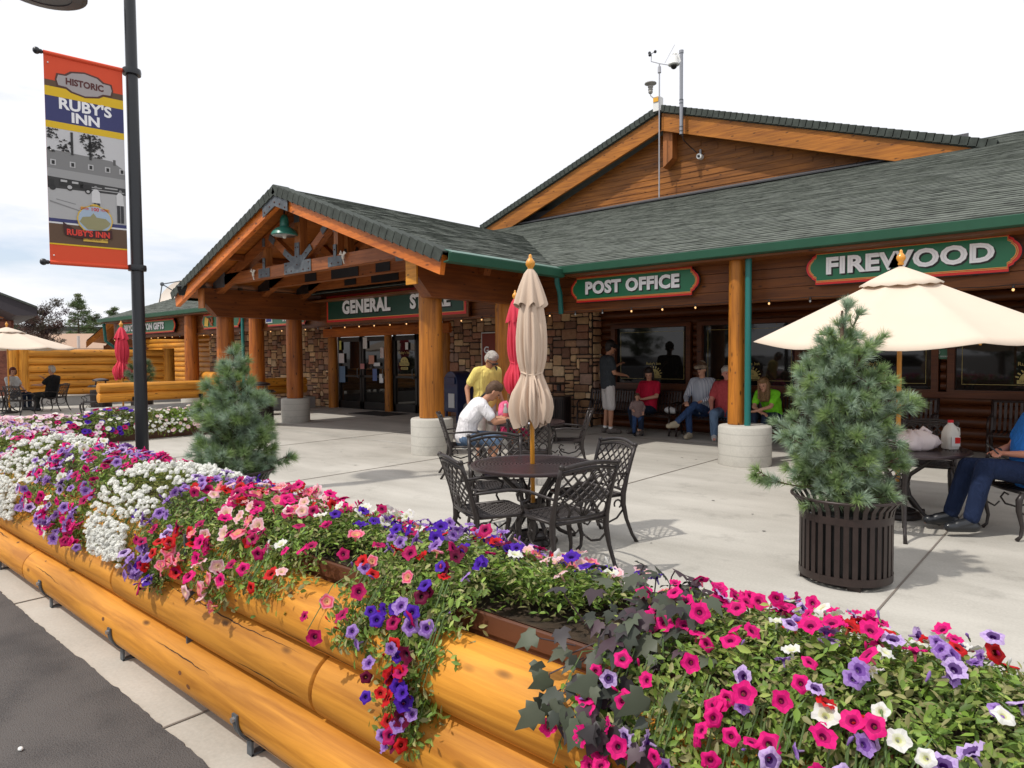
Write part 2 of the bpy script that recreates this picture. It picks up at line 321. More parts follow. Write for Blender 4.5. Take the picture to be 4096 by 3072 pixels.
def logob(name, p0, p1, r0, r1, mat, parent, n=28, wob=.012, seed=0):
    """a log as its own object, local Z along its length"""
    p0 = Vector(p0); p1 = Vector(p1); d = p1-p0; ln = d.length; rs = random.Random(seed or random.random())
    k = max(3, int(ln/.25)); ph = rs.random()*6; mb = MB()
    prof = [(max(.001, r0-.012), 0)] + [(r0+(r1-r0)*i/k, max(.008, min(ln-.008, ln*i/k))) for i in range(k+1)] + [(max(.001, r1-.012), ln)]
    mb.lathe(prof, n=n, fn=lambda r, z, a, i: (r*(1+wob*math.sin(a*3+ph+z*.7)+wob*.8*math.sin(a*2+z*1.9+ph*2)), z))
    # drying cracks and small knots on the surface
    mats_ = [mat, plain('crack_dark', (.045, .016, .006), .9), plain('knot_brown', (.16, .055, .014), .7)]
    rad = lambda a, z: (r0+(r1-r0)*z/ln)*(1+wob*math.sin(a*3+ph+z*.7)+wob*.8*math.sin(a*2+z*1.9+ph*2))
    mb.mi = 1
    for c in range(int(2+ln*1.3)):
        z = rs.uniform(.02, ln*.9); a = rs.uniform(0, 2*PI); L_ = min(ln-.02-z, rs.uniform(.35, 1.6)); m = int(L_/.03)+2; wd = rs.uniform(.0012, .0028); dr = rs.gauss(0, .12); vs = []
        for i in range(m+1):
            f = i/m; a += rs.gauss(0, .022)*(.1/r0)+dr*.03; zz = z+L_*f; w_ = wd*math.sin(PI*min(1, f*1.05+.02))*rs.uniform(.7, 1.3)/r0; R_ = rad(a, zz)+.0011
            vs += [(R_*math.cos(a-w_), R_*math.sin(a-w_), zz), (R_*math.cos(a+w_), R_*math.sin(a+w_), zz)]
        mb.add(vs, [(2*i, 2*i+1, 2*i+3, 2*i+2) for i in range(m)])
    mb.mi = 2
    for c in range(int(3+ln*4)):
        z = rs.uniform(.05, ln-.05); a = rs.uniform(0, 2*PI); sz = rs.uniform(.006, .014)*(1 if r0 < .15 else 1.3); R_ = rad(a, z)+.0009
        ring = [(R_*math.cos(a+sz*math.cos(t)/r0*.75), R_*math.sin(a+sz*math.cos(t)/r0*.75), z+sz*math.sin(t)*1.3) for t in np.linspace(0, 2*PI, 11)[:-1]]; mb.add(ring, [tuple(range(10))])
    mb.mi = 0
    o = mb.build(name, mats_, smooth=True, angle=50)
    q = d.to_track_quat('Z', 'Y'); o.rotation_mode = 'QUATERNION'; o.rotation_quaternion = q; o.location = p0
    if parent is not None: put(o, parent)
    return o
def text_part(name, s, size, mat, parent, loc, rot=(PI/2, 0, 0), ext=.004, bold=.0, align='CENTER', sx=1.0, spacing=1.0):
    cu = bpy.data.curves.new(name, 'FONT'); cu.body = s; cu.size = size; cu.extrude = ext; cu.offset = bold; cu.align_x = align; cu.align_y = 'CENTER'; cu.space_character = spacing
    cu.resolution_u = 3
    t = bpy.data.objects.new('tmp', cu); me = bpy.data.meshes.new_from_object(t); bpy.data.objects.remove(t); bpy.data.curves.remove(cu)
    me.materials.clear(); me.materials.append(mat); me.name = name
    o = bpy.data.objects.new(name, me); COL.objects.link(o); o.location = loc; o.rotation_euler = rot; o.scale = (sx, 1, 1)
    if parent is not None: put(o, parent)
    return o
def cam_at(lat, depth, z=0):
    """plan position from sideways offset and distance along the view"""
    f = Vector((-math.sin(YAW), math.cos(YAW), 0)); return Vector((f.x*depth+R0.x*lat, f.y*depth+R0.y*lat, z))
def heading(lx, dy):
    f = Vector((-math.sin(YAW), math.cos(YAW), 0)); v = R0*lx+f*dy; return math.atan2(v.y, v.x)

# ================================================================== SETTING
def sheet(name, x0, x1, y0, y1, z, mat):
    mb = MB(); mb.add([(x0, y0, z), (x1, y0, z), (x1, y1, z), (x0, y1, z)], [(0, 1, 2, 3)]); o = mb.build(name, mat); return tag(o, kind='structure')
sheet('ground', -900, 900, -900, 900, -.03, plain('dry_earth', (.26, .20, .14), .95, noise=.3, nscale=.3))
sheet('patio', -60, 14, 1.0, 60, 0, M_CONC)
sheet('pavement', -60, 14, .9, 1.62, .004, M_STRIP)
def road():
    m, nt, b, N, L = newmat('asphalt'); tc = N('ShaderNodeTexCoord'); n = N('ShaderNodeTexNoise'); n.inputs['Scale'].default_value = 160; n.inputs['Detail'].default_value = 4; L(tc.outputs['Object'], n.inputs['Vector'])
    n2 = N('ShaderNodeTexNoise'); n2.inputs['Scale'].default_value = 2.5; n2.inputs['Detail'].default_value = 5; L(tc.outputs['Object'], n2.inputs['Vector'])
    md = N('ShaderNodeMath'); md.operation = 'MULTIPLY_ADD'; L(n.outputs['Fac'], md.inputs[0]); md.inputs[1].default_value = .9; L(n2.outputs['Fac'], md.inputs[2])
    r = N('ShaderNodeValToRGB'); r.color_ramp.elements[0].position = .72; r.color_ramp.elements[0].color = (.05, .046, .046, 1); r.color_ramp.elements[1].position = 1.0; r.color_ramp.elements[1].color = (.105, .095, .09, 1)
    L(md.outputs[0], r.inputs[0]); L(r.outputs[0], b.inputs['Base Color']); b.inputs['Roughness'].default_value = .9
    bp = N('ShaderNodeBump'); bp.inputs['Strength'].default_value = .9; bp.inputs['Distance'].default_value = .008; L(n.outputs['Fac'], bp.inputs['Height']); L(bp.outputs[0], b.inputs['Normal'])
    mb = MB(); xs = np.arange(-30, 6, .035); ys = 1.16 + .002*np.sin(xs*3.1) + RNG.normal(0, .0028, len(xs)) + .0015*np.sin(xs*11)
    for i in range(len(xs)-1):
        mb.add([(xs[i], -6, .012), (xs[i+1], -6, .012), (xs[i+1], ys[i+1], .012), (xs[i], ys[i], .012)], [(0, 1, 2, 3)])
        mb.add([(xs[i], ys[i], .012), (xs[i+1], ys[i+1], .012), (xs[i+1], ys[i+1]+.006, .002), (xs[i], ys[i]+.006, .002)], [(0, 1, 2, 3)])
    mb.add([(-900, -900, .012), (900, -900, .012), (900, -6, .012), (-900, -6, .012)], [(0, 1, 2, 3)])
    mb.add([(6, -6, .012), (900, -6, .012), (900, 1.16, .012), (6, 1.16, .012)], [(0, 1, 2, 3)])
    tag(mb.build('road', m), kind='structure')
road()
M_JOINT = plain('joint_dark', (.20, .17, .145), .9)
M_JOINTL = plain('joint_pale', (.56, .55, .52), .9)
mb = MB()
for x in (-1.007, -4.35, -7.7, -11.05, -14.4, -17.7, 2.3): mb.box((x, 9, .0045), (.012, 14, .003))
for y in (11.3,): mb.box((-8, y, .0045), (30, .010, .003))
for x in (-5.2, -2.95, -.9, -7.5, -10): mb.box((x, 1.35, .0075), (.012, .42, .003))
tag(mb.build('patio_joints', M_JOINT), kind='structure')
mb = MB(); mb.box((-11.3, 8.0, .0045), (6.6, .014, .003)); tag(mb.build('patio_joint_line', M_JOINTL), kind='structure')

# ================================================================== STORE BUILDING
YE, ZG, SL = 9.30, 3.07, .37           # eave line of the long roof
def roof_courses(mb, x0f, x1f, s0, s1, org, up, nrm, step=.135, th=.014):
    """saw-tooth shingle courses going up a slope; x0f/x1f give the ends at slope distance s"""
    org = Vector(org); up = Vector(up).normalized(); nrm = Vector(nrm).normalized(); ax = Vector((1, 0, 0)) if abs(up.x) < .01 else Vector((0, 1, 0))
    s = s0
    while s < s1:
        e = min(s+step, s1)
        a0, a1, b0, b1 = x0f(s), x1f(s), x0f(e), x1f(e)
        P = lambda x, d, h: org+ax*x+up*d+nrm*h
        w = .32; nseg = max(1, int((a1-a0)/w)) if th > .01 else 1
        vs = []; 
        for i in range(nseg+1):
            t = i/nseg; j = random.uniform(-.012, .012); hh = th*random.uniform(.7, 1.5)
            vs += [P(a0+(a1-a0)*t, s+j, 0), P(a0+(a1-a0)*t, s+j, hh), P(b0+(b1-b0)*t, e+.02, .001)]
        fs = []
        for i in range(nseg):
            o = i*3; fs += [(o, o+3, o+4, o+1), (o+1, o+4, o+5, o+2)]
        mb.add(vs, fs); s = e
def build_store():
    st = thing('general_store', 'long log and stone general store building with green shingle roof and eave gutter', 'building', (-8, 12.6, 0), world=True)
    # --- main roof plane
    up = Vector((0, 1, SL)).normalized(); nr = Vector((0, -SL, 1)).normalized()
    XL, XR = -28.3, 14
    Yr = 17.2
    mb = MB(); mb.add([(XL, YE, ZG-.02), (XR, YE, ZG-.02), (XR, Yr, ZG-.02+SL*(Yr-YE)), (XL+3, Yr, ZG-.02+SL*(Yr-YE))], [(0, 1, 2, 3)])
    smax = (Yr-YE)/up.y
    # left hip
    mb.add([(XL, YE, ZG-.02), (XL+3, Yr, ZG-.02+SL*(Yr-YE)), (XL+3, Yr+8, ZG+2), (XL, Yr+8, ZG)], [(0, 1, 2, 3)])
    roof_courses(mb, lambda s: XL+3*s/smax, lambda s: XR, 0, smax, (0, YE, ZG), up, nr)
    mb.build('roof', M_SHING, st)
    # --- upper gable block
    YG, YF = 16.3, 15.75
    ax_, az, hl, hr = -8.62, 7.80, 6.25, 7.0; sl1, sl2 = .352, .335
    mb = MB(); mb.prism([(-hl+.9, 0), (hr-.9, 0), (hr-.9, .3), (0, az-.45-5.0), (-hl+.9, .3)], (ax_, YG, 5.0), .1)
    # lap lines of the siding
    zz = 5.2
    while zz < az-.5:
        w1 = max(0, (az-.62-zz)/sl1-.1); w2 = max(0, (az-.62-zz)/sl2-.1)
        mb.box((ax_+(w2-w1)/2, YG-.105, zz), (w1+w2, .018, .12)); zz += .15
    mb.build('gable_wall', W_GABLE, st)
    for sgn, w, s_ in ((-1, hl, sl1), (1, hr, sl2)):
        d = Vector((sgn*w, 0, -s_*w)); L_ = d.length; d.normalize()
        p0 = Vector((ax_, YF, az)); n_ = Vector((sgn*s_, 0, 1)).normalized()
        # soffit + sheathing slab
        mb = MB(); a = p0; b = p0+d*L_
        mb.add([a, b, b+Vector((0, 9, 0)), a+Vector((0, 9, 0)), a-n_*.1, b-n_*.1, b+Vector((0, 9, 0))-n_*.1, a+Vector((0, 9, 0))-n_*.1], [(0, 1, 2, 3), (7, 6, 5, 4), (0, 4, 5, 1), (1, 5, 6, 2), (3, 7, 4, 0)])
        k = int(L_/.15)
        for i in range(k):   # rake cap shingles
            q = p0+d*(i+.5)*L_/k; rot = Matrix((d, Vector((0, 1, 0)), n_)).transposed() if sgn < 0 else Matrix((d, Vector((0, -1, 0)), n_)).transposed()
            rot = rot @ Matrix.Rotation(math.radians(-5), 3, 'Y') if sgn > 0 else rot @ Matrix.Rotation(math.radians(-5), 3, 'Y')
            mb.box(q+Vector((0, -.02, 0))+n_*.0, (L_/k*1.1, .07, .16), rot); mb.box(q+Vector((0, .15, 0))+n_*.065, (L_/k*1.1, .36, .025), rot)
        mb.build('gable_roof', M_CAP, st)
        mb = MB(); a = p0-n_*.08; Lr = L_-.1
        hh = .46
        if sgn < 0: mb.add([a+Vector((0, .02, 0)), a+d*Lr+Vector((0, .02, 0)), a+d*(Lr-.55)-Vector((0, -.02, hh)), a-Vector((0, -.02, hh)), a+Vector((0, .09, 0)), a+d*Lr+Vector((0, .09, 0)), a+d*(Lr-.55)-Vector((0, -.09, hh)), a-Vector((0, -.09, hh))], [(0, 1, 2, 3), (7, 6, 5, 4), (0, 4, 5, 1), (1, 5, 6, 2), (2, 6, 7, 3), (3, 7, 4, 0)])
        else: mb.add([a+Vector((0, .02, 0)), a+d*Lr+Vector((0, .02, 0)), a+d*(Lr-.55)-Vector((0, -.02, hh)), a-Vector((0, -.02, hh)), a+Vector((0, .09, 0)), a+d*Lr+Vector((0, .09, 0)), a+d*(Lr-.55)-Vector((0, -.09, hh)), a-Vector((0, -.09, hh))], [(3, 2, 1, 0), (4, 5, 6, 7), (1, 5, 4, 0), (2, 6, 5, 1), (3, 7, 6, 2), (0, 4, 7, 3)])
        mb.build('rake_board', W_RAKE, st)
        mb = MB(); mb.box((p0+d*(L_/2)-n_*.16+Vector((0, .33, 0))), (L_, .45, .03), Matrix((d, Vector((0, 1, 0)), d.cross(Vector((0, 1, 0))))).transposed()); mb.build('gable_soffit', W_SOFF, st)
    mb = MB(); mb.prism([(-.13, -.95), (.13, -.75), (.13, 0), (-.13, 0)], (ax_+.12, YF+.16, az-.5), -.3); mb.prism([(-.13, -.95), (.13, -.75), (.13, 0), (-.13, 0)], (ax_+.12, YF+.5, az-.5), -.3); mb.build('ridge_bracket', W_BEAMZ, st)
    # flashing strip along foot of gable
    mb = MB(); zf = lambda y: ZG+SL*(y-YE)
    mb.box((ax_+.3, YG-.2, zf(YG-.2)+.06), (12.6, .5, .03), Matrix.Rotation(math.atan(SL), 3, 'X')); mb.box((ax_+.3, YG-.06, zf(YG)+.13), (12.4, .03, .22)); mb.build('flashing', plain('lead_flashing', (.09, .09, .10), .6), st)
    # --- gutter along the eave, both sides of the porch
    def gut(x0, x1):
        mb = MB(); pr = [(0, 0), (-.11, .015), (-.13, .125), (-.115, .13), (-.10, .03), (-.01, .02)]
        mb.prism([(y, z) for y, z in pr], (x0, YE+.02, ZG-.145), (x1-x0), ax=(0, 1, 0), ay=(0, 0, 1)); mb.build('gutter', M_GUT, st, bevel=.004)
        mb = MB(); mb.box(((x0+x1)/2, YE+.06, ZG-.0), (x1-x0, .16, .012), Matrix.Rotation(math.atan(SL), 3, 'X')); mb.build('drip_edge', M_GUTL, st)
    gut(-7.02, 14); gut(-28.35, -15.55)
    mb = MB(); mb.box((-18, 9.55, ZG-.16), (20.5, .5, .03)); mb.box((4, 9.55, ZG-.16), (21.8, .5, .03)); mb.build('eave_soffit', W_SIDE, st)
    # --- boarded beam over the walk
    mb = MB()
    for i in range(5):
        z0 = 2.36+i*.135; mb.box((-7.1, 9.80-.004*(i % 2), z0+.066), (42.2, .14, .128))
    mb.box((-7.1, 9.83, 2.70), (42.1, .12, .66)); mb.box((-7.1, 9.78, 2.335), (42.3, .2, .05))
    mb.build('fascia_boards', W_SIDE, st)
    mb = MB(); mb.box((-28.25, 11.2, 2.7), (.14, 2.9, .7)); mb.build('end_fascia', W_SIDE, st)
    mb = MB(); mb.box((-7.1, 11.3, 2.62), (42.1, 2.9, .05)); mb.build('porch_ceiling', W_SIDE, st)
    # --- walls
    def stones(x0, x1, z0, z1, y, seed):
        rs = random.Random(seed); c = .082; nx = int((x1-x0)/c); nz = int((z1-z0)/c); cx = (x1-x0)/nx; cz = (z1-z0)/nz
        g = [[0]*nx for _ in range(nz)]; mb = MB()
        pal = [(.30, .17, .09), (.38, .24, .13), (.22, .12, .07), (.46, .31, .17), (.27, .13, .08), (.34, .20, .12), (.17, .09, .06), (.50, .36, .22), (.25, .16, .12)]
        for r in range(nz):
            for q in range(nx):
                if g[r][q]: continue
                w = rs.choice([2, 3, 3, 4, 4, 5]); h = rs.choice([1, 2, 2, 2, 3])
                w0 = 0
                while w0 < w and q+w0 < nx and not g[r][q+w0]: w0 += 1
                w = w0; h = min(h, nz-r)
                for a in range(r, r+h):
                    for b_ in range(q, q+w): g[a][b_] = 1
                m_ = .013; xa, xb = x0+q*cx+m_, x0+(q+w)*cx-m_; za, zb = z0+r*cz+m_, z0+(r+h)*cz-m_
                j = lambda s_=.008: rs.uniform(-s_, s_); k = min(.022, (zb-za)*.28)
                ol = [(xa+k+j(), za+j()), (xb-k+j(), za+j()), (xb+j(), za+k+j()), (xb+j(), zb-k+j()), (xb-k+j(), zb+j()), (xa+k+j(), zb+j()), (xa+j(), zb-k+j()), (xa+j(), za+k+j())]
                d = rs.uniform(.035, .065); cxm, czm = (xa+xb)/2, (za+zb)/2
                back = [(x, y, z) for x, z in ol]; mid = [(x, y-d*.75, z) for x, z in ol]; fr = [(cxm+(x-cxm)*.84, y-d+rs.uniform(-.006, .006), czm+(z-czm)*.82) for x, z in ol]
                fs = [(i, (i+1) % 8, 8+(i+1) % 8, 8+i) for i in range(8)]+[(8+i, 8+(i+1) % 8, 16+(i+1) % 8, 16+i) for i in range(8)]+[tuple(range(16, 24))]
                base = rs.choice(pal); v = rs.uniform(1.3, 1.75); mb.col = tuple(t*v for t in base)
                mb.add(back+mid+fr, fs)
        return mb
    for (x0, x1) in ((-26.6, -18.55), (-13.05, -8.55)):
        stones(x0, x1, 0, 2.6, 12.60, int(-x0*10)).build('stone_wall', M_STONE, st, smooth=True, tint=True, angle=35)
        mb = MB(); mb.box(((x0+x1)/2, 12.75, 1.3), (x1-x0-.01, .32, 2.58)); mb.build('mortar_backing', M_MORT, st)
    mb = stones(12.60, 13.0, 0, 2.6, 0, 5); mb.v = [(-8.55+v[1]*-1 if True else 0, v[0], v[2]) for v in mb.v]; mb.f = [f[::-1] for f in mb.f]; mb.build('stone_return', M_STONE, st, smooth=True, tint=True, angle=35)
    # log walls
    WX = [(-8.10, -6.42), (-6.08, -4.27), (-3.92, -2.12), (-1.80, .05), (.4, 2.2)]
    def logs(x0, x1, z0, z1, y, r, mb):
        z = z0+r
        while z < z1: mb.tube([(x0, y, z), (x1, y, z)], r, 14); z += 2*r*.93
    mb = MB(); r = .098
    logs(-8.55, 8, 0, 1.0, 12.95, r, mb); logs(-8.55, 8, 2.17, 2.7, 12.95, r, mb)
    prev = -8.55
    for a, b_ in WX+[(8, 8)]: logs(prev, a-.12, .95, 2.2, 12.95, .085, mb); prev = b_+.12
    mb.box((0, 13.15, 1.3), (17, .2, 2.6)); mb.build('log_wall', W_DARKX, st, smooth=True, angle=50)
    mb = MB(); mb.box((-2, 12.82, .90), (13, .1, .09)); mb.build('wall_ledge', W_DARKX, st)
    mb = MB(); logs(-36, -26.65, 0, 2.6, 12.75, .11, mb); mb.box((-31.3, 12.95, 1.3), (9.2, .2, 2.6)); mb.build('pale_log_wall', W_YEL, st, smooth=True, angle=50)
    # windows
    for i, (a, b_) in enumerate(WX):
        mb = MB(); z0, z1 = .98, 2.15; y = 12.86
        mb.box(((a+b_)/2, y, z0-.04), (b_-a+.2, .16, .08)); mb.box(((a+b_)/2, y, z1+.04), (b_-a+.2, .16, .08)); mb.box((a-.05, y, 1.565), (.1, .14, 1.17)); mb.box((b_+.05, y, 1.565), (.1, .14, 1.17))
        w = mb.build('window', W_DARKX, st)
        w['label'] = 'large shop window in dark wood frame with gold border line'
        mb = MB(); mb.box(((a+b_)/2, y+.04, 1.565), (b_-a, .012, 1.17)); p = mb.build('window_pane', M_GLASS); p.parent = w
        mb = MB(); t = .006; m_ = .09
        for c, d in ((((a+b_)/2, z0+m_), (b_-a-2*m_, t)), (((a+b_)/2, z1-m_), (b_-a-2*m_, t)), ((a+m_, 1.565), (t, 1.17-2*m_)), ((b_-m_, 1.565), (t, 1.17-2*m_))): mb.box((c[0], y+.030, c[1]), (d[0], .003, d[1]))
        # round emblem with rays and ribbon
        ex, ez = (a+b_)/2+.05, z0+.17
        mb.prism([(.15*math.cos(t_), .13*math.sin(t_)) for t_ in np.linspace(0, PI, 16)], (ex, y+.032, ez), .004); mb.box((ex, y+.030, ez-.03), (.36, .004, .055))
        for q in range(9):
            an = math.radians(15+q*18.75); mb.box((ex+.185*math.cos(an), y+.03, ez+.165*math.sin(an)), (.045, .003, .02), Matrix.Rotation(-an, 3, 'Y'))
        e = mb.build('gold_border', M_GOLD); e.parent = w
        e = text_part('emblem_text', 'GENERAL STORE', .042, M_SBLK, None, (ex, y+.027, ez-.03), ext=.001); e.parent = w
        e = text_part('emblem_name', "Ruby's Inn", .085, M_GOLD, None, (ex, y+.029, ez+.24), ext=.001); e.parent = w
        e = text_part('emblem_year', '1916', .07, M_SBLK, None, (ex, y+.027, ez+.045), ext=.001); e.parent = w
    # --- doors
    mb = MB(); mb.box((-15.8, 12.58, 2.33), (5.7, .26, .26)); mb.box((-15.8, 12.7, 2.55), (5.7, .1, .2)); mb.build('door_header', W_FASC, st)
    for x in (-18.32, -15.6, -13.2): logob('door_post', (x, 12.58, 0), (x, 12.58, 2.2), .16 if x != -15.6 else .12, .15 if x != -15.6 else .11, W_POST, st)
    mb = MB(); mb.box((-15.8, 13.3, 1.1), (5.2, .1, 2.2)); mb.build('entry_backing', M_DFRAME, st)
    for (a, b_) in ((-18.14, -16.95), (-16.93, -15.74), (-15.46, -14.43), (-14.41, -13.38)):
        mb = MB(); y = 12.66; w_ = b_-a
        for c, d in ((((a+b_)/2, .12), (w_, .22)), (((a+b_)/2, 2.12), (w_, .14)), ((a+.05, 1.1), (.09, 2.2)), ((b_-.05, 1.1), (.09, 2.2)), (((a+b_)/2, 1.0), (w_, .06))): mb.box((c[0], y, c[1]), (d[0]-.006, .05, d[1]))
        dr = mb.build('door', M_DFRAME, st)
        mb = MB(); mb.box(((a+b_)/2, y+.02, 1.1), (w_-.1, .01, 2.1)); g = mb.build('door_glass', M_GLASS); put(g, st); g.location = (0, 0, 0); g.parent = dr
        mb = MB(); hx = b_-.14; mb.tube([(hx, y-.02, .95), (hx, y-.08, .97), (hx, y-.08, 1.23), (hx, y-.02, 1.25)], .012, 8); h = mb.build('door_handle', M_STEEL); h.parent = dr
    nt_ = [(-18.0, 1.95, .10, .28, (.75, .75, .2)), (-17.95, 1.55, .28, .30, (.75, .7, .72)), (-17.92, 1.05, .30, .5, (.12, .2, .32)), (-16.75, 2.0, .2, .34, (.8, .8, .8)), (-16.45, 1.5, .26, .26, (.6, .28, .2)), (-16.3, 1.05, .2, .36, (.1, .15, .35)), (-16.0, .95, .18, .26, (.8, .8, .82)), (-15.95, 1.7, .16, .3, (.7, .6, .6)), (-16.2, 1.36, .3, .1, (.75, .75, .78)), (-14.85, 1.88, .12, .2, (.8, .8, .8)), (-16.9, 1.3, .2, .16, (.5, .2, .2)), (-13.6, 1.7, .14, .34, (.8, .8, .8))]
    for i, (x, z, w_, h_, c) in enumerate(nt_):
        mb = MB(); mb.box((x, 12.628, z), (w_, .003, h_)); mb.box((x, 12.6262, z+h_*.3), (w_*.7, .0012, h_*.06)) if h_ > .2 else 0
        mb.build('door_notice', plain('notice_%d' % i, c, .6), st)
    mb = MB(); ex, ez = -14.95, 1.42
    mb.prism([(.17*math.cos(t_), .15*math.sin(t_)) for t_ in np.linspace(0, PI, 16)], (ex, 12.625, ez), .004); mb.box((ex, 12.623, ez-.05), (.42, .004, .09)); mb.box((ex, 12.623, ez-.17), (.30, .004, .07))
    mb.build('door_emblem', M_GOLD, st)
    text_part('emblem_name', "Ruby's Inn", .12, M_GOLD, st, (ex, 12.622, ez+.27), ext=.001); text_part('emblem_text', 'GENERAL STORE', .05, M_SBLK, st, (ex, 12.619, ez-.05), ext=.001); text_part('emblem_note', 'ENTRANCE', .045, M_SBLK, st, (ex, 12.619, ez-.17), ext=.001); text_part('emblem_year', '19  16', .07, M_SBLK, st, (ex, 12.619, ez+.05), ext=.001)
    mb = MB(); mb.box((-15.2, 11.9, .008), (1.6, .9, .012)); tag(mb.build('door_mat', plain('black_rubber', (.02, .02, .02), .9)), 'black rubber mat lying in front of the store doors', 'mat')
    # downspouts
    def spout(pts, r=.045):
        mb = MB(); mb.tube(pts, r, 10); mb.build('downspout', M_TEAL, st, smooth=True, angle=60)
    spout([(-7.1, 9.38, 2.93), (-7.12, 9.42, 2.8), (-7.2, 9.6, 2.66), (-7.22, 9.66, 2.3)])
    spout([(-17.95, 9.42, 2.95), (-17.95, 9.42, .02)]); spout([(-3.79, 9.44, 2.95), (-3.79, 9.44, .53)], .045)
    spout([(-28.3, 9.4, 2.95), (-28.3, 9.45, 2.25), (-28.2, 9.7, 2.02), (-27.7, 10.6, 1.9)], .055)
    return st
store = build_store()

# ================================================================== ENTRANCE PORCH
PX, PZ, PS, PY0, PW = -11.30, 4.64, .37, 6.6, 4.35
def build_porch():
    st = thing('entrance_porch', 'gabled timber entrance porch with exposed truss and shingled roof in front of the store', 'porch', (PX, 7.5, 0), world=True)
    for sg in (-1, 1):
        d = Vector((sg, 0, -PS)).normalized(); n_ = Vector((sg*PS, 0, 1)).normalized(); L_ = PW*math.sqrt(1+PS*PS)
        Yb = 13.9
        mb = MB(); o = Vector((PX, 0, PZ-.02))
        def pt(s, y, h=0): return o+d*s+n_*h+Vector((0, y, 0))
        yb = lambda s: YE + (PZ-.02-(s*d.x*sg)*PS-ZG)/SL
        mb.add([pt(0, PY0), pt(L_, PY0), pt(L_, YE+.05), pt(0, 13.6)], [(0, 1, 2, 3) if sg > 0 else (3, 2, 1, 0)])
        # courses run along Y, stacked up the slope
        s = 0; q = .135
        while s < L_:
            e = min(s+q, L_)       # lower edge at e
            y1 = YE+.05+(13.6-YE)*(1-e/L_); k = int((y1-PY0)/.32)+1; vs = []
            for i in range(k+1):
                y = PY0+(y1-PY0)*i/k; hh = .014*random.uniform(.7, 1.6); j = random.uniform(-.01, .01); vs += [pt(e+j, y, 0), pt(e+j, y, hh), pt(s-.02, y, .001)]
            for i in range(k):
                a = i*3; fs = [(a, a+3, a+4, a+1), (a+1, a+4, a+5, a+2)]
                mb.add([vs[a], vs[a+1], vs[a+2], vs[a+3], vs[a+4], vs[a+5]], [(0, 3, 4, 1), (1, 4, 5, 2)] if sg < 0 else [(1, 4, 3, 0), (2, 5, 4, 1)])
            s = e
        mb.build('roof', M_SHING, st)
        # rake cap tiles
        mb = MB(); k = 26
        for i in range(k):
            c = pt((i+.5)*L_/k, PY0); rt = Matrix((d, Vector((0, 1, 0)), d.cross(Vector((0, 1, 0))))).transposed(); sgn = 1 if d.cross(Vector((0, 1, 0))).z > 0 else -1
            rt = rt @ Matrix.Rotation(math.radians(7)*(1 if sg > 0 else 1)*sgn, 3, 'Y')
            mb.box(c+n_*.02+Vector((0, .11, 0)), (L_/k*1.12, .30, .02), rt); mb.box(c-n_*.055+Vector((0, -.035, 0)), (L_/k*1.06, .022, .16), rt)
        mb.build('rake_tiles', M_CAP, st)
        # rake board
        W = W_FASC
        mb = MB(); h = .27; a0 = pt(0, PY0+.02, -.05); a1 = pt(L_-.04, PY0+.02, -.05)
        dz = Vector((0, 0, -h/ math.cos(math.atan(PS)))); ln = Vector((0, .09, 0)); cut = d*(-.02)
        v = [a0, a1, a1+dz+cut*3, a0+dz]; v += [p+ln for p in v]
        fs = [(0, 1, 2, 3), (7, 6, 5, 4), (0, 4, 5, 1), (1, 5, 6, 2), (2, 6, 7, 3), (3, 7, 4, 0)]
        mb.add(v, [f[::-1] for f in fs] if sg > 0 else fs); mb.build('rake_board', W, st)
        # soffit deck
        mb = MB(); c = pt(L_/2, 9.9, -.09); mb.box(c, (L_-.1, 6.4, .04), Matrix((d, Vector((0, 1, 0)), d.cross(Vector((0, 1, 0))))).transposed()); mb.build('soffit', W_SOFF, st)
        # gutter + flashing at the eave
        ex = PX+sg*PW; ez = PZ-PW*PS
        mb = MB(); pr = [(0, 0), (sg*.11, .012), (sg*.13, .13), (sg*.115, .135), (sg*.10, .03), (sg*.01, .02)]
        mb.prism(pr, (ex-.02*sg, YE-.02 if sg > 0 else YE+.1, ez-.165), YE-PY0-.02, ax=(1, 0, 0), ay=(0, 0, 1))
        mb.build('gutter', M_GUT, st, bevel=.004)
        mb = MB(); mb.box((ex+.03*sg, (PY0+YE)/2, ez-.0), (.16, YE-PY0-.1, .012), Matrix.Rotation(math.atan(PS)*sg, 3, 'Y')); mb.build('drip_edge', M_GUTL, st)
        # side beam on the posts, with cut end
        bx = PX-.15+sg*3.45 if sg > 0 else -15.0
        bx = -8.12 if sg > 0 else -15.0
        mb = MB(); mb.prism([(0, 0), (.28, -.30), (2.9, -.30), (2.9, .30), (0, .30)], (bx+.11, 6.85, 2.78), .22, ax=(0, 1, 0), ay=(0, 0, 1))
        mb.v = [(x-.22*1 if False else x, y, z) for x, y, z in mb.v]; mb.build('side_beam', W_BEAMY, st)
        mb = MB(); mb.box((bx+.22, 6.835, 2.86), (.24, .03, .42)); mb.build('beam_end', W_YEL if sg > 0 else W_BEAMZ, st)
    # apex plate
    mb = MB(); y = PY0-.005; s = PS
    mb.prism([(-.42, -.42*s-.30), (-.42, -.42*s-.02), (0, -.02), (.42, -.42*s-.02), (.42, -.42*s-.30), (0, -.30)], (PX, y, PZ-.055), .015)
    mb.build('apex_plate', M_STEEL, st)
    mb = MB()
    for px, pz in ((-.34, -.2), (-.34, -.36), (-.17, -.13), (-.17, -.28), (0, -.08), (0, -.22), (.17, -.13), (.17, -.28), (.34, -.2), (.34, -.36)): mb.sphere((PX+px, y-.015, PZ-.07+pz), .018, 8)
    mb.build('plate_bolts', plain('rusty_bolt', (.10, .04, .03), .7), st)
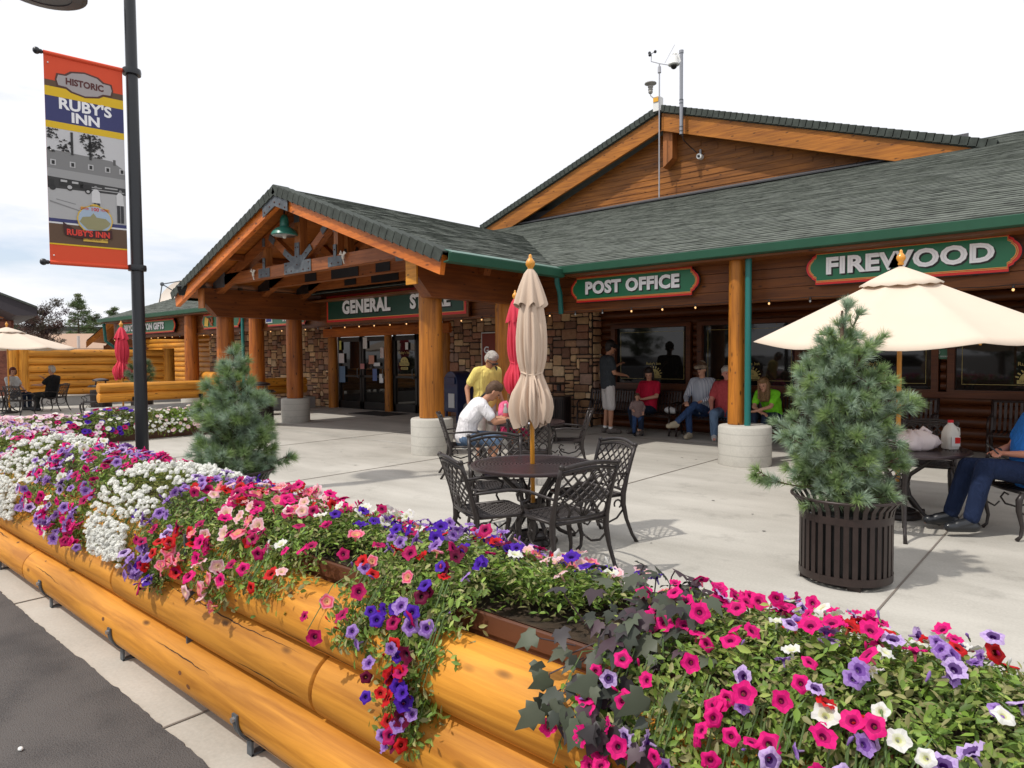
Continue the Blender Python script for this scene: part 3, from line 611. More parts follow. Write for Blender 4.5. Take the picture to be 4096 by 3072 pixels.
    # trusses
    for ti, ty in enumerate((7.2, 8.25, 9.25)):
        CX = -11.45
        mb = MB(); mb.box((CX, ty, 3.255), (6.9, .16, .22)); mb.build('tie_beam', W_BEAM, st)
        for sg in (-1, 1):
            d = Vector((sg, 0, -PS)).normalized(); a = Vector((PX, ty, PZ-.30)); mb = MB(); mb.bar(a, a+d*3.9, .16, .22); mb.build('top_chord', W_BEAM, st)
        mb = MB(); mb.box((CX, ty, 3.83), (.19, .15, .95)); mb.build('king_post', W_BEAMZ, st)
        for sg in (-1, 1):
            mb = MB(); mb.bar((CX+sg*.14, ty, 3.38), (CX+sg*.98, ty, 3.92), .13, .14); mb.build('diagonal_brace', W_BEAM, st)
            mb = MB(); mb.box((CX+sg*1.2, ty, 3.6), (.12, .13, .55)); mb.build('queen_post', W_BEAMZ, st)
        P = M_STEEL if ti == 0 else M_BLKPL
        for f in ((-1,) if ti == 0 else (-1,)):
            yy = ty+f*.088
            mb = MB(); mb.box((CX, yy, 3.26), (.90, .012, .22)); mb.box((CX, yy-.002, 3.5), (.15, .012, .42)); mb.box((CX, yy-.001, 3.40), (.36, .012, .14))
            for sg in (-1, 1): mb.bar((CX+sg*.10, yy+.001, 3.36), (CX+sg*.46, yy+.001, 3.59), .012, .12)
            mb.build('gusset_plate', P, st)
            mb = MB(); mb.box((CX, yy, 4.2), (.17, .012, .22)); mb.build('gusset_plate', P, st)
            for sg in (-1, 1):
                mb = MB(); mb.bar((CX+sg*.80, yy+.001, 3.81), (CX+sg*.98, yy+.001, 3.93), .012, .12); mb.box((CX+sg*1.2, yy-.002, 3.85), (.085, .012, .16)); mb.build('gusset_plate', P, st)
                mb = MB(); mb.box((CX+sg*1.2, yy, 3.25), (.42, .012, .17)); mb.box((CX+sg*1.2, yy-.002, 3.42), (.085, .012, .25)); mb.build('gusset_plate', P, st)
                mb = MB(); mb.box((CX+sg*3.1, yy, 3.22), (.5, .012, .26)); mb.bar((CX+sg*2.85, yy-.001, 3.45), (CX+sg*3.3, yy-.001, 3.29), .012, .26); mb.build('gusset_plate', P, st)
            if ti == 0:
                mb = MB()
                for qx, qz in [(-.38, 3.2), (-.38, 3.32), (-.2, 3.2), (.2, 3.2), (.38, 3.2), (.38, 3.32), (0, 3.45), (-.04, 3.62), (.04, 3.62), (0, 3.3), (-1.3, 3.22), (-1.1, 3.22), (1.1, 3.22), (1.3, 3.22), (-.3, 3.49), (.3, 3.49), (1.2, 3.45), (-1.2, 3.45)]: mb.sphere((CX+qx, yy-.012, qz), .013, 8)
                mb.build('plate_bolts', MATS['rusty_bolt'], st)
    # purlins under the rafters
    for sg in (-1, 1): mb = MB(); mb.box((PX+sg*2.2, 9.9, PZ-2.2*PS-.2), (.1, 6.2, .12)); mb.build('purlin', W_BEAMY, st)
    # flood light and conduit on the left beam
    mb = MB(); mb.tube([(-14.86, 6.95, 3.12), (-14.85, 9.6, 3.12)], .012, 6); mb.tube([(-14.86, 6.95, 3.07), (-14.86, 7.8, 3.07)], .010, 6); mb.box((-14.84, 7.75, 3.10), (.06, .09, .12)); mb.box((-14.88, 6.9, 3.11), (.08, .16, .09))
    mb.build('conduit', plain('conduit_grey', (.16, .15, .13), .5), st)
    return st
build_porch()
def birds(x, z, tagl):
    mb = MB(); y = 7.08
    mb.sphere((x, y, z), .05, 8, (.6, .5, 1.1)); mb.sphere((x-.05, y, z+.06), .028, 8); mb.prism([(0, 0), (.10, .07), (.03, .1)], (x, y, z-.01), .012); mb.prism([(0, 0), (-.10, .03), (-.05, .09)], (x, y, z+.02), .012); mb.tube([(x, y, z-.05), (x+.03, y, z-.12)], .012, 6)
    tag(mb.build('bird_ornament', plain('bone_white', (.62, .58, .5), .5)), tagl, 'ornament', 'small white ornaments on the porch truss')
birds(-13.02, 3.26, 'small white ornament beside the left steel plate of the porch truss'); birds(-9.97, 3.30, 'small white ornament beside the right steel plate of the porch truss')
def floodlight():
    t = thing('floodlight', 'black rectangular floodlight under the left corner of the porch gable', 'floodlight', (-15.1, 6.68, 3.06), world=True)
    rt = Matrix.Rotation(.5, 3, 'Z') @ Matrix.Rotation(.35, 3, 'X')
    mb = MB(); mb.box((-15.12, 6.66, 3.06), (.30, .16, .22), rt); mb.build('housing', M_BLK, t, bevel=.015)
    mb = MB(); mb.box(Vector((-15.12, 6.66, 3.06))+rt @ Vector((0, -.082, 0)), (.26, .012, .18), rt); mb.build('lens', M_GLASS, t)
    mb = MB(); mb.box((-15.0, 6.80, 3.08), (.05, .2, .05)); mb.build('arm', M_BLK, t)
floodlight()
def barn_lamp():
    x, y, z = -11.6, 6.95, 3.84
    t = thing('barn_lamp', 'green enamel barn lamp hanging under the porch gable', 'lamp', (x, y, z), world=True)
    mb = MB(); mb.lathe([(.235, 0), (.245, .012), (.235, .03), (.215, .075), (.16, .125), (.10, .155), (.082, .17), (.078, .30), (.06, .36), (.03, .385), (.02, .39)], (x, y, z), 28)
    mb.f.pop(-2) if False else 0
    mb.build('lamp_shade', plain('green_enamel', (.03, .20, .15), .35), t, smooth=True, angle=40)
    mb = MB(); mb.lathe([(.225, -.003), (.10, -.001), (.01, 0)], (x, y, z), 28); mb.build('shade_lining', M_WHITE, t, smooth=True)
    mb = MB(); mb.sphere((x, y, z-.012), .045, 10); mb.build('bulb', plain('bulb_glass', (.7, .68, .62), .2), t, smooth=True)
    mb = MB(); mb.cyl((x, y, z+.385), (x, y, 4.32), .014); mb.build('stem', M_BLK, t)
barn_lamp()

# ------------------------------------------------------------------ posts on concrete drums
POSTG = 'log posts standing on round concrete bases'
def porch_post(x, y, ztop, r, label, red=False, drum=(.34, .58), slope=0, sx=0):
    t = thing('porch_post', label, 'post', (x, y, 0), group=POSTG)
    rs = random.Random(int(x*100)); mb = MB(); R, H = drum
    mb.lathe([(R-.005, 0), (R, .02), (R, H-.025), (R-.012, H-.006), (R-.03, H)], n=40, fn=lambda r_, z, a, i: (r_*(1+.006*math.sin(a*3+x)), z))
    mb.build('concrete_base', M_CONCP, t, smooth=True, angle=40)
    o = logob('log', (sx, 0, H), (sx, 0, ztop), r*1.04, r*.97, W_POSTR if red else W_POST, t, wob=.02, seed=int(abs(x)*10)+1)
    return t
porch_post(-8.21, 7.49, 2.86, .19, 'thick golden log post at the front right corner of the porch, on a concrete drum')
porch_post(-8.15, 9.24, 2.86, .19, 'log post at the rear right corner of the porch, behind the folded red umbrella')
porch_post(-14.98, 7.45, 2.80, .185, 'cracked log post at the front left corner of the porch, behind the potted pine', True)
porch_post(-14.98, 9.18, 2.60, .19, 'reddish log post at the rear left corner of the porch, on a grey concrete drum', True)
porch_post(-3.86, 9.52, 2.93, .112, 'golden log post beside the teal downspout between the post office and firewood signs', drum=(.365, .56), sx=-.13)
porch_post(-21.5, 9.6, 2.95, .2, 'log post between the gift shop sign and the food sign', True)
porch_post(-17.55, 9.6, 2.95, .2, 'log post beside the teal pipe left of the porch', True)

# ------------------------------------------------------------------ signs
def sign_poly(w, h, k):
    """rounded-notch outline, half extents w,h ; k = corner notch"""
    r = h-k; pts = []
    for t in np.linspace(-PI/2, PI/2, 13): pts.append((w-k*1.1+(r*.95)*math.cos(t)*1.0+.0, r*math.sin(t)))
    pts = [(w-k*1.1-r*.35, -h), (w-k*1.1-r*.35+.0, -r)] and []
    e = w-r*.8
    right = [(e-k*.6, -h), (e-k*.6+k*.0+.0, -h)]
    out = []
    out.append((e-k, -h)); out.append((e-k, -h+k*.55)); 
    out[-1] = (e-k, -h+k*.0)
    out = [(e, -h), (e, -h+k*.7), (e+k*.55, -h+k)]
    for t in np.linspace(-PI/2+.55, PI/2-.55, 11): out.append((w-r*.98+r*.98*math.cos(t)*1.0, r*math.sin(t)))
    out += [(e+k*.55, h-k), (e, h-k*.7), (e, h)]
    return out + [(-x, -y) for x, y in out]
def sign(x, y, z, W, H, name, label, words, size, rect=False, sx=1.0, dx=0, big=True, icon=None, tx=0):
    t = thing(name, label, 'sign', (x, y, z), group='painted shop signs on the boarded beam' if not rect else None)
    w, h = W/2, H/2; k = H*.17
    po = (lambda s: [(-w+s, -h+s), (w-s, -h+s), (w-s, h-s), (-w+s, h-s)]) if rect else (lambda s: sign_poly(w-s, h-s, k-s*.15))
    layers = [('backing', M_SBLK, -.012, .03), ('red_border', M_RED, 0, .045), ('gold_line', M_YEL, H*.07, .050), ('inner_border', M_RED if not rect else M_SGREEND, H*.085, .053), ('gold_inner_line', M_YEL, H*.105, .056), ('panel', M_SGREEN if not rect else M_SGREEND, H*.122, .060)]
    if rect: layers = [('backing', W_SIDE, -.06, .05), ('red_border', M_RED, 0, .055), ('gold_line', M_YEL, H*.085, .058), ('panel', M_SGREEND, H*.10, .061)]
    for nm, m, s, d in layers:
        mb = MB(); mb.prism(po(s), (0, 0, 0), d); mb.build(nm, m, t)
    for wd, ox, oz, sz in words:
        if big:
            text_part('letter_shadow', wd, sz, M_SBLK, t, (ox+sz*.06, -.064, oz-sz*.07), ext=.002, bold=sz*.045, sx=sx, spacing=1.06)
            text_part('lettering', wd, sz, M_LETTER, t, (ox, -.070, oz), ext=.003, bold=sz*.045, sx=sx, spacing=1.06)
            text_part('letter_bevel', wd, sz*1.0, M_LETTERG, t, (ox, -.0745, oz), ext=.001, bold=-sz*.038, sx=sx, spacing=1.06)
        else: text_part('lettering', wd, sz, M_LETTER, t, (ox, -.068, oz), ext=.003, bold=sz*.025, sx=sx)
    if icon: icon(t)
    return t
sign(-5.80, 9.67, 2.69, 2.36, .44, 'shop_sign', 'green sign with red border reading POST OFFICE', [('POST OFFICE', 0, 0, .275)], 1, sx=1.02)
sign(-1.90, 9.67, 2.71, 2.34, .45, 'shop_sign', 'green sign with red border reading FIREWOOD above the open cream umbrella', [('FIREWOOD', 0, 0, .29)], 1, sx=1.16)
sign(-11.86, 9.66, 2.72, 4.72, .62, 'store_sign', 'wide rectangular dark green sign reading GENERAL STORE over the entrance', [('GENERAL', -.83, 0, .40), ('STORE', 1.32, 0, .40)], 1, rect=True, sx=.98)
sign(-25.2, 9.67, 2.66, 5.0, .44, 'shop_sign', 'green gift shop sign reading BRYCE CANYON GIFTS', [('BRYCE CANYON GIFTS', 0, 0, .30)], 1, sx=1.03)
def food_icon(t):
    mb = MB(); mb.prism([(-.14, -.12), (.10, -.15), (.14, .08), (-.08, .15)], (-.82, -.0705, 0), .004); mb.build('nachos_picture', plain('icon_yellow', (.8, .5, .06), .5), t)
    mb = MB(); mb.tube([(-.50, -.075, -.10), (-.42, -.075, 0), (-.46, -.075, .12)], .04, 8); mb.tube([(-.64, -.075, .10), (-.55, -.075, -.02), (-.42, -.075, -.12)], .03, 8); mb.build('hot_dog_picture', plain('icon_brown', (.42, .12, .05), .5), t)
sign(-19.65, 9.67, 2.67, 2.35, .44, 'shop_sign', 'green sign with pictures of snacks reading FOOD, left of the porch', [('FOOD', .28, 0, .30)], 1, sx=1.0, icon=food_icon)
def ship_icon(t):
    mb = MB(); mb.box((-.78, -.068, 0), (.34, .006, .26)); mb.build('mail_emblem', M_WHITE, t)
    mb = MB(); mb.prism([(-.14, -.10), (.12, -.10), (.14, .04), (-.12, .09)], (-.78, -.072, 0), .004); mb.build('mail_emblem_blue', plain('postal_blue', (.03, .05, .3), .5), t)
sign(-16.1, 9.67, 2.63, 2.0, .44, 'shop_sign', 'green sign with a postal emblem behind the rear left porch post', [('SHIPPING', .15, -.07, .13)], 1, sx=1.0, big=False, icon=ship_icon)
def no_smoke():
    t = thing('notice_plate', 'small green no smoking plate between the windows', 'notice', (-1.96, 12.84, 1.55))
    mb = MB(); mb.box((0, 0, 0), (.26, .012, .16)); mb.build('plate', plain('plate_green', (.06, .20, .12), .5), t)
    text_part('lettering', 'NO SMOKING', .034, M_LETTER, t, (0, -.008, -.04), ext=.001); mb = MB(); mb.tube([(-.07+.025*math.cos(a), -.009, .03+.025*math.sin(a)) for a in np.linspace(0, 2*PI, 16)], .004, 5); mb.build('symbol', M_LETTER, t)
no_smoke()
def g_sign():
    t = thing('wall_poster', 'red framed sign with a white letter G on the stone wall behind the porch post', 'sign', (-11.62, 12.5, 1.62))
    mb = MB(); mb.box((.2, 0, .05), (.8, .03, 1.0)); mb.build('frame', M_WHITE, t); mb = MB(); mb.box((.2, -.018, .05), (.74, .012, .94)); mb.build('panel', plain('panel_rust', (.24, .03, .012), .5), t)
    text_part('lettering', 'G', .24, M_LETTER, t, (-.02, -.027, .1), ext=.002, bold=.006)
g_sign()
# ------------------------------------------------------------------ string lights
def lights():
    t = thing('string_lights', 'string of small warm bulbs along the bottom of the boarded beam', 'string lights', (-12, 9.66, 2.32), world=True)
    mb = MB(); xs = np.arange(-28.0, 3.5, .555); pts = []
    for i, x in enumerate(xs):
        pts.append((x, 9.655, 2.335))
        if i < len(xs)-1: pts.append((x+.277, 9.655, 2.322))
    mb.tube(pts, .005, 5); mb.build('wire', M_BLK, t)
    wb = emis('warm_bulb', (1.0, .55, .22), 1.3); off = plain('unlit_bulb', (.42, .42, .42), .15)
    m1 = MB(); m1.sphere((0, 0, -.028), .014, 8, (1, 1, 1.3)); me = m1.mesh('bulb', wb, True); me2 = m1.mesh('bulb', off, True); m2 = MB(); m2.cyl((0, 0, -.015), (0, 0, .02), .014); me3 = m2.mesh('socket', M_BLK)
    for i, x in enumerate(xs):
        b = bpy.data.objects.new('bulb', me2 if i % 7 in (3, 4) else me); COL.objects.link(b); b.location = (x, 9.655, 2.305); put(b, t)
        s = bpy.data.objects.new('socket', me3); COL.objects.link(s); s.parent = b
lights()

# ------------------------------------------------------------------ roof fittings
def weather_station():
    x, y = -8.60, 15.66
    t = thing('weather_station', 'slim weather station mast with wind cups and solar sensor at the gable peak', 'weather station', (x, y, 5.55), world=True)
    al = plain('aluminium', (.42, .42, .44), .4, .6)
    mb = MB(); mb.cyl((x, y, 5.55), (x, y, 8.86), .018, n=8); mb.cyl((x, y, 8.65), (x, y, 8.8), .045, .04, 10); mb.build('mast', al, t)
    mb = MB(); mb.tube([(x-.20, y-.06, 8.97), (x, y, 8.88), (x+.22, y+.06, 8.80)], .011, 6); mb.tube([(x-.20, y-.06, 8.97), (x-.19, y-.06, 9.14)], .01, 6); mb.build('crossarm', al, t)
    mb = MB()
    for a in (0.3, 2.4, 4.5): c = (x-.19+.10*math.cos(a), y-.06+.05*math.sin(a), 9.17+.055*math.sin(a)); mb.sphere(c, .04, 8); mb.tube([(x-.19, y-.06, 9.16), c], .008, 5)
    mb.build('wind_cup', M_BLK, t, smooth=True)
    mb = MB(); mb.prism([(0, 0), (.14, .04), (.16, .28), (.08, .2)], (x+.2, y+.06, 8.78), .01); mb.tube([(x+.15, y, 8.85), (x+.42, y, 9.22)], .006, 5); mb.build('wind_vane', plain('vane_grey', (.6, .6, .6), .5), t)
    mb = MB(); mb.tube([(x, y, 8.05), (x-.18, y, 8.08), (x-.25, y, 8.15), (x-.25, y, 8.22)], .012, 6); mb.lathe([(.04, 8.2), (.06, 8.24), (.05, 8.27), (.065, 8.3), (.05, 8.33), (.07, 8.36), (.06, 8.4), (.15, 8.44), (.15, 8.46), (.05, 8.49)], (x-.25, y, 0), 16); mb.build('radiation_shield', plain('shield_grey', (.34, .32, .30), .5), t, smooth=True, angle=30)
    mb = MB(); mb.box((x-.08, y+.08, 7.9), (.22, .14, .34)); mb.build('battery_box', M_WHITE, t, bevel=.01)
    mb = MB(); mb.box((x-.10, y+.0, 8.02), (.14, .02, .12)); mb.build('box_label', plain('label_orange', (.8, .4, .02), .5), t)
weather_station()
def roof_camera():
    x, y = -7.97, 15.6
    t = thing('security_camera', 'white dome security camera on a tall grey pole at the gable', 'camera', (x, y, 6.95), world=True)
    g = plain('pole_grey', (.30, .31, .34), .5, .4)
    mb = MB(); mb.cyl((x, y, 6.98), (x, y, 8.95), .042, n=12); mb.cyl((x, y, 8.93), (x, y, 9.0), .055, n=12); mb.build('pole', g, t, smooth=True, angle=40)
    mb = MB()
    for z in (7.05, 7.15, 7.72, 7.8): mb.cyl((x, y, z), (x, y, z+.02), .05, n=12)
    mb.box((x, y+.06, 7.4), (.03, .05, .9)); mb.build('clamp', M_STEEL, t)
    mb = MB(); mb.tube([(x, y-.02, 8.72), (x-.1, y-.03, 8.95), (x-.18, y-.04, 8.95)], .025, 8); mb.lathe([(.05, .22), (.10, .15), (.13, .02), (.14, 0), (.13, -.02), (.05, -.03)], (x-.18, y-.04, 8.7), 18); mb.build('camera_housing', M_WHITE, t, smooth=True, angle=40)
    mb = MB(); mb.sphere((x-.18, y-.04, 8.67), .085, 12); mb.build('camera_dome', M_GLASS, t, smooth=True)
    mb = MB(); mb.tube([(x, y+.02, 6.98), (x+.02, y+.1, 6.85), (x+.03, y+.5, 6.75), (x+.16, 16.1, 6.62)], .014, 6); mb.build('cable', M_BLK, t)
    t = thing('wall_camera', 'small round white wall camera on the gable siding', 'camera', (-7.72, 16.12, 6.50), world=True)
    mb = MB(); mb.cyl((-7.72, 16.2, 6.5), (-7.72, 16.05, 6.5), .07, n=14); mb.build('housing', M_WHITE, t); mb = MB(); mb.sphere((-7.72, 16.04, 6.5), .035, 8); mb.build('lens', M_BLK, t); mb = MB(); mb.cyl((-7.72, 16.14, 6.57), (-7.72, 16.14, 6.68), .03); mb.build('junction', g, t)
roof_camera()

# ------------------------------------------------------------------ street lamp and banner
def street_lamp():
    p = cam_at(-4.02, 7.4); x, y = p.x, p.y
    t = thing('street_lamp', 'tall black street lamp pole with an overhead round lamp behind the flower bed', 'street lamp', (x, y, 0))
    mb = MB(); mb.lathe([(.066, 0), (.0635, 1.5), (.060, 3.5), (.055, 6.1)], n=20); mb.build('pole', M_BLK, t, smooth=True, angle=40)
    mb = MB(); mb.lathe([(.12, 0), (.12, .04), (.09, .07), (.07, .16)], n=20); mb.build('base_flange', M_BLK, t, smooth=True, angle=40)
    q = cam_at(-4.9, 7.35) - p; lz = 5.42
    mb = MB(); mb.tube([(0, 0, 5.9), (q.x*.4, q.y*.4, 6.15), (q.x*.9, q.y*.9, 6.1), (q.x, q.y, 5.9), (q.x, q.y, 5.7)], .03, 8); mb.build('lamp_arm', M_BLK, t, smooth=True)
    mb = MB(); mb.lathe([(.36, -.03), (.40, -.02), (.405, .02), (.36, .06), (.22, .13), (.10, .22), (.07, .32)], (q.x, q.y, lz+.02), 36); mb.build('lamp_shade', M_BLK, t, smooth=True, angle=45)
    mb = MB(); mb.lathe([(.35, -.036), (.26, -.045), (.25, -.03), (.02, -.03)], (q.x, q.y, lz+.02), 30); mb.build('lamp_lens', plain('lens_grey', (.05, .05, .06), .3), t, smooth=True, angle=40)
    e = cam_at(-4.62, 6.90)-p                              # outer end of banner, plan
    d = Vector((e.x, e.y, 0)); ln = d.length; d.normalize()
    Z1, Z0 = 4.60, 2.53
    for z in (Z1, Z0):
        mb = MB(); mb.lathe([(.062, -.035), (.088, -.03), (.092, 0), (.088, .03), (.062, .035)], (0, 0, z), 20); mb.tube([d*.0+Vector((0, 0, z)), d*(ln+.03)+Vector((0, 0, z))], .012, 8); mb.box((-d.x*.0+d.y*.08, -d.x*.08, z), (.03, .03, .05)); a = mb.build('banner_arm', M_BLK, t, smooth=True, angle=40)
        mb = MB(); c = d*(ln+.055)+Vector((0, 0, z)); mb.sphere(c, .034, 12); mb.sphere(d*(ln+.02)+Vector((0, 0, z)), .022, 10); f = mb.build('finial', M_BLK, smooth=True); f.parent = a
    # banner hanging between the arms
    b = thing('street_banner', 'orange and blue street banner with an old photograph hanging from the lamp pole', 'banner', (x+d.x*.09, y+d.y*.09, Z0), rz=math.atan2(-d.y, -d.x))
    b.location = (x+d.x*ln, y+d.y*ln, Z0)     # local +X runs from the outer edge to the pole
    W = ln-.09; H = Z1-Z0
    if True:
        def flat(name, col, polys, off, rough=.7):
            if (name.endswith('_band') or '_man_' in name or 'dormer' in name) and len(polys) > 1:
                for pl in polys: flat(name, col, [pl], off, rough)
                return
            mb = MB(); 
            for pl in polys:
                mb.prism([(px*W, (1-py)*H) for px, py in pl], (0, -.004-off*.0012, 0), .0011)
            mb.build(name, plain('banner_'+name, col, rough), b)
        R = lambda x0, y0, x1, y1: [(x0, y1), (x1, y1), (x1, y0), (x0, y0)]
        mb = MB(); n = 14; vs = []
        mb.box((W/2, 0, H/2), (W, .006, H)); mb.build('banner_cloth', plain('banner_orange', (.78, .085, .028), .7), b)
        for zz in (0, H): mb = MB(); mb.tube([(0, 0, zz), (W, 0, zz)], .022, 10); mb.build('hem', MATS['banner_orange'], b, smooth=True, angle=60)
        flat('brown_band', (.13, .075, .045), [R(0, .125, 1, .155), R(0, .81, 1, .905)], 0)
        flat('gold_band', (.80, .52, .02), [R(0, .155, 1, .20), R(0, .32, 1, .352), R(0, .905, 1, .912)], 1)
        flat('blue_band', (.05, .055, .17), [R(0, .20, 1, .32), R(0, .785, 1, .802)], 0)
        flat('white_band', (.75, .75, .75), [R(0, .802, 1, .81)], 0)
        flat('photo_sky', (0.62, 0.62, 0.63), [R(0, .352, 1, .785)], 0)
        flat('photo_ground', (0.46, 0.46, 0.46), [R(0, .63, 1, .785)], 1)
        flat('photo_roof', (0.24, 0.24, 0.24), [[(0, .57), (1, .575), (1, .51), (.82, .47), (0, .455)]], 1)
        flat('photo_eave', (0.36, 0.36, 0.36), [[(0, .585), (1, .60), (1, .555), (0, .545)]], 2)
        flat('photo_wall', (.05, .05, .05), [[(0, .64), (1, .635), (1, .60), (0, .585)]], 2)
        flat('photo_wall_logs', (0.45, 0.45, 0.45), [R(.55, .612, .68, .616), R(.55, .622, .98, .626), R(.72, .606, .95, .612)], 3)
        flat('photo_dormers', (.55, .55, .55), [R(u, .503, u+.07, .53) for u in (.04, .28, .51, .73, .92)], 3)
        flat('photo_dormer_windows', (.03, .03, .03), [R(u+.018, .508, u+.055, .526) for u in (.04, .28, .51, .73, .92)], 4)
        flat('photo_chimney', (.12, .12, .12), [R(.84, .462, .875, .49)], 2)
        rs = random.Random(3); tr = []
        for cx, cy, rr, k in ((.55, .39, .14, 60), (.22, .43, .09, 26), (.05, .37, .12, 26), (.62, .43, .13, 40), (.04, .455, .05, 8)):
            for _ in range(k):
                a = rs.uniform(0, 6.28); q = rr*math.sqrt(rs.random()); u, v = cx+q*math.cos(a), cy+q*.33*math.sin(a)
                u = min(.96, max(.03, u)); v = max(.358, v); s_ = rs.uniform(.012, .03); tr.append([(u-s_, v+s_*.12), (u+s_, v+s_*.2), (u+s_*.4, v-s_*.22)])
        flat('photo_trees', (.04, .04, .04), tr+[R(.30, .36, .33, .47), R(.53, .36, .56, .48)], 5)
        circ = lambda cx, cy, r_: [(cx+r_*math.cos(a), cy+r_*.31*math.sin(a)) for a in np.linspace(0, 2*PI, 15)[:-1]]
        flat('photo_car', (.035, .035, .035), [R(.14, .592, .44, .625), R(.40, .606, .54, .630), circ(.27, .634, .035), circ(.50, .638, .04), circ(.06, .638, .04), R(0, .60, .08, .63)], 4)
        flat('photo_car_trim', (.5, .5, .5), [circ(.50, .638, .022), circ(.27, .628, .03), R(.16, .596, .24, .606), R(.30, .598, .38, .608)], 6)
        flat('photo_man_shirts', (.68, .68, .68), [[(.54, .69), (.66, .69), (.65, .635), (.62, .622), (.58, .622), (.55, .635)], [(.87, .69), (.97, .69), (.96, .635), (.93, .625), (.90, .625), (.87, .64)]], 5)
        flat('photo_man_trousers', (.05, .05, .055), [R(.57, .69, .605, .752), R(.615, .69, .65, .752), R(.875, .69, .915, .778), R(.925, .69, .965, .778), R(.89, .604, .96, .612)], 5)
        flat('photo_man_heads', (.28, .28, .28), [circ(.60, .612, .022), circ(.925, .617, .02)], 6)
        flat('photo_ground_marks', (0.26, 0.26, 0.26), [[(.02, .70), (.5, .745), (.5, .75), (.02, .708)], [(.1, .69), (.34, .705), (.34, .709), (.1, .694)]], 2)
        flat('cartouche_edge', (.10, .045, .035), [[(.13, .118), (.15, .087), (.25, .085), (.32, .066), (.5, .055), (.68, .066), (.75, .085), (.85, .087), (.87, .118), (.85, .150), (.75, .152), (.68, .168), (.5, .180), (.32, .168), (.25, .152), (.15, .150)]], 2)
        flat('cartouche', (.42, .38, .38), [[(.15, .118), (.17, .094), (.27, .092), (.34, .073), (.5, .063), (.66, .073), (.73, .092), (.83, .094), (.85, .118), (.83, .143), (.73, .145), (.66, .161), (.5, .172), (.34, .161), (.27, .145), (.17, .143)]], 3)
        flat('emblem_gold', (.72, .48, .08), [circ(.58, .775, .235), R(.42, .858, .74, .885), R(.40, .715, .76, .733), circ(.58, .724, .09)], 7)
        flat('emblem_view', (.40, .50, .62), [[(.58+.215*math.cos(a), .775+.066*math.sin(a)) for a in np.linspace(0, 2*PI, 24)[:-1]]], 8)
        flat('emblem_hills', (.32, .30, .16), [[(.38, .79), (.42, .766), (.52, .760), (.56, .742), (.60, .762), (.72, .765), (.78, .785), (.76, .80), (.66, .825), (.48, .825)]], 9)
        flat('emblem_ribbon', (.06, .02, .018), [[(.17, .80), (.34, .835), (.80, .82), (.80, .862), (.62, .868), (.34, .872), (.19, .862)]], 10)
        T = lambda nm, s, sz, m, u, v, off, bold=0, sx=1: text_part(nm, s, sz, m, b, (u*W, -.004-off*.0012-.002, (1-v)*H), ext=.001, bold=bold, sx=sx)
        T('banner_lettering', 'HISTORIC', .088, plain('banner_maroon', (.11, .03, .03), .7), .5, .118, 3, .0035, .86)
        T('banner_lettering', "RUBY'S", .150, M_LETTER, .50, .231, 1, .005, 1.0); T('banner_lettering', 'INN', .135, M_LETTER, .5, .290, 1, .005, 1.05)
        T('emblem_lettering', "RUBY'S INN", .082, plain('emblem_red', (.75, .05, .03), .6), .49, .848, 10, .003, .9); T('emblem_lettering', 'ESTABLISHED 1916', .028, plain('banner_maroon', (.1, .03, .03), .6), .58, .872, 11); T('emblem_lettering', 'OVER', .03, M_RED, .45, .724, 8); T('emblem_lettering', '100', .05, M_RED, .58, .724, 8, .001); T('emblem_lettering', 'YEARS', .03, M_RED, .71, .724, 8)
        for u, v in ((.05, .045), (.05, .46), (.05, .965)):
            mb = MB(); mb.sphere((u*W, -.008, (1-v)*H), .008, 8); mb.build('grommet', M_WHITE, b)
street_lamp()

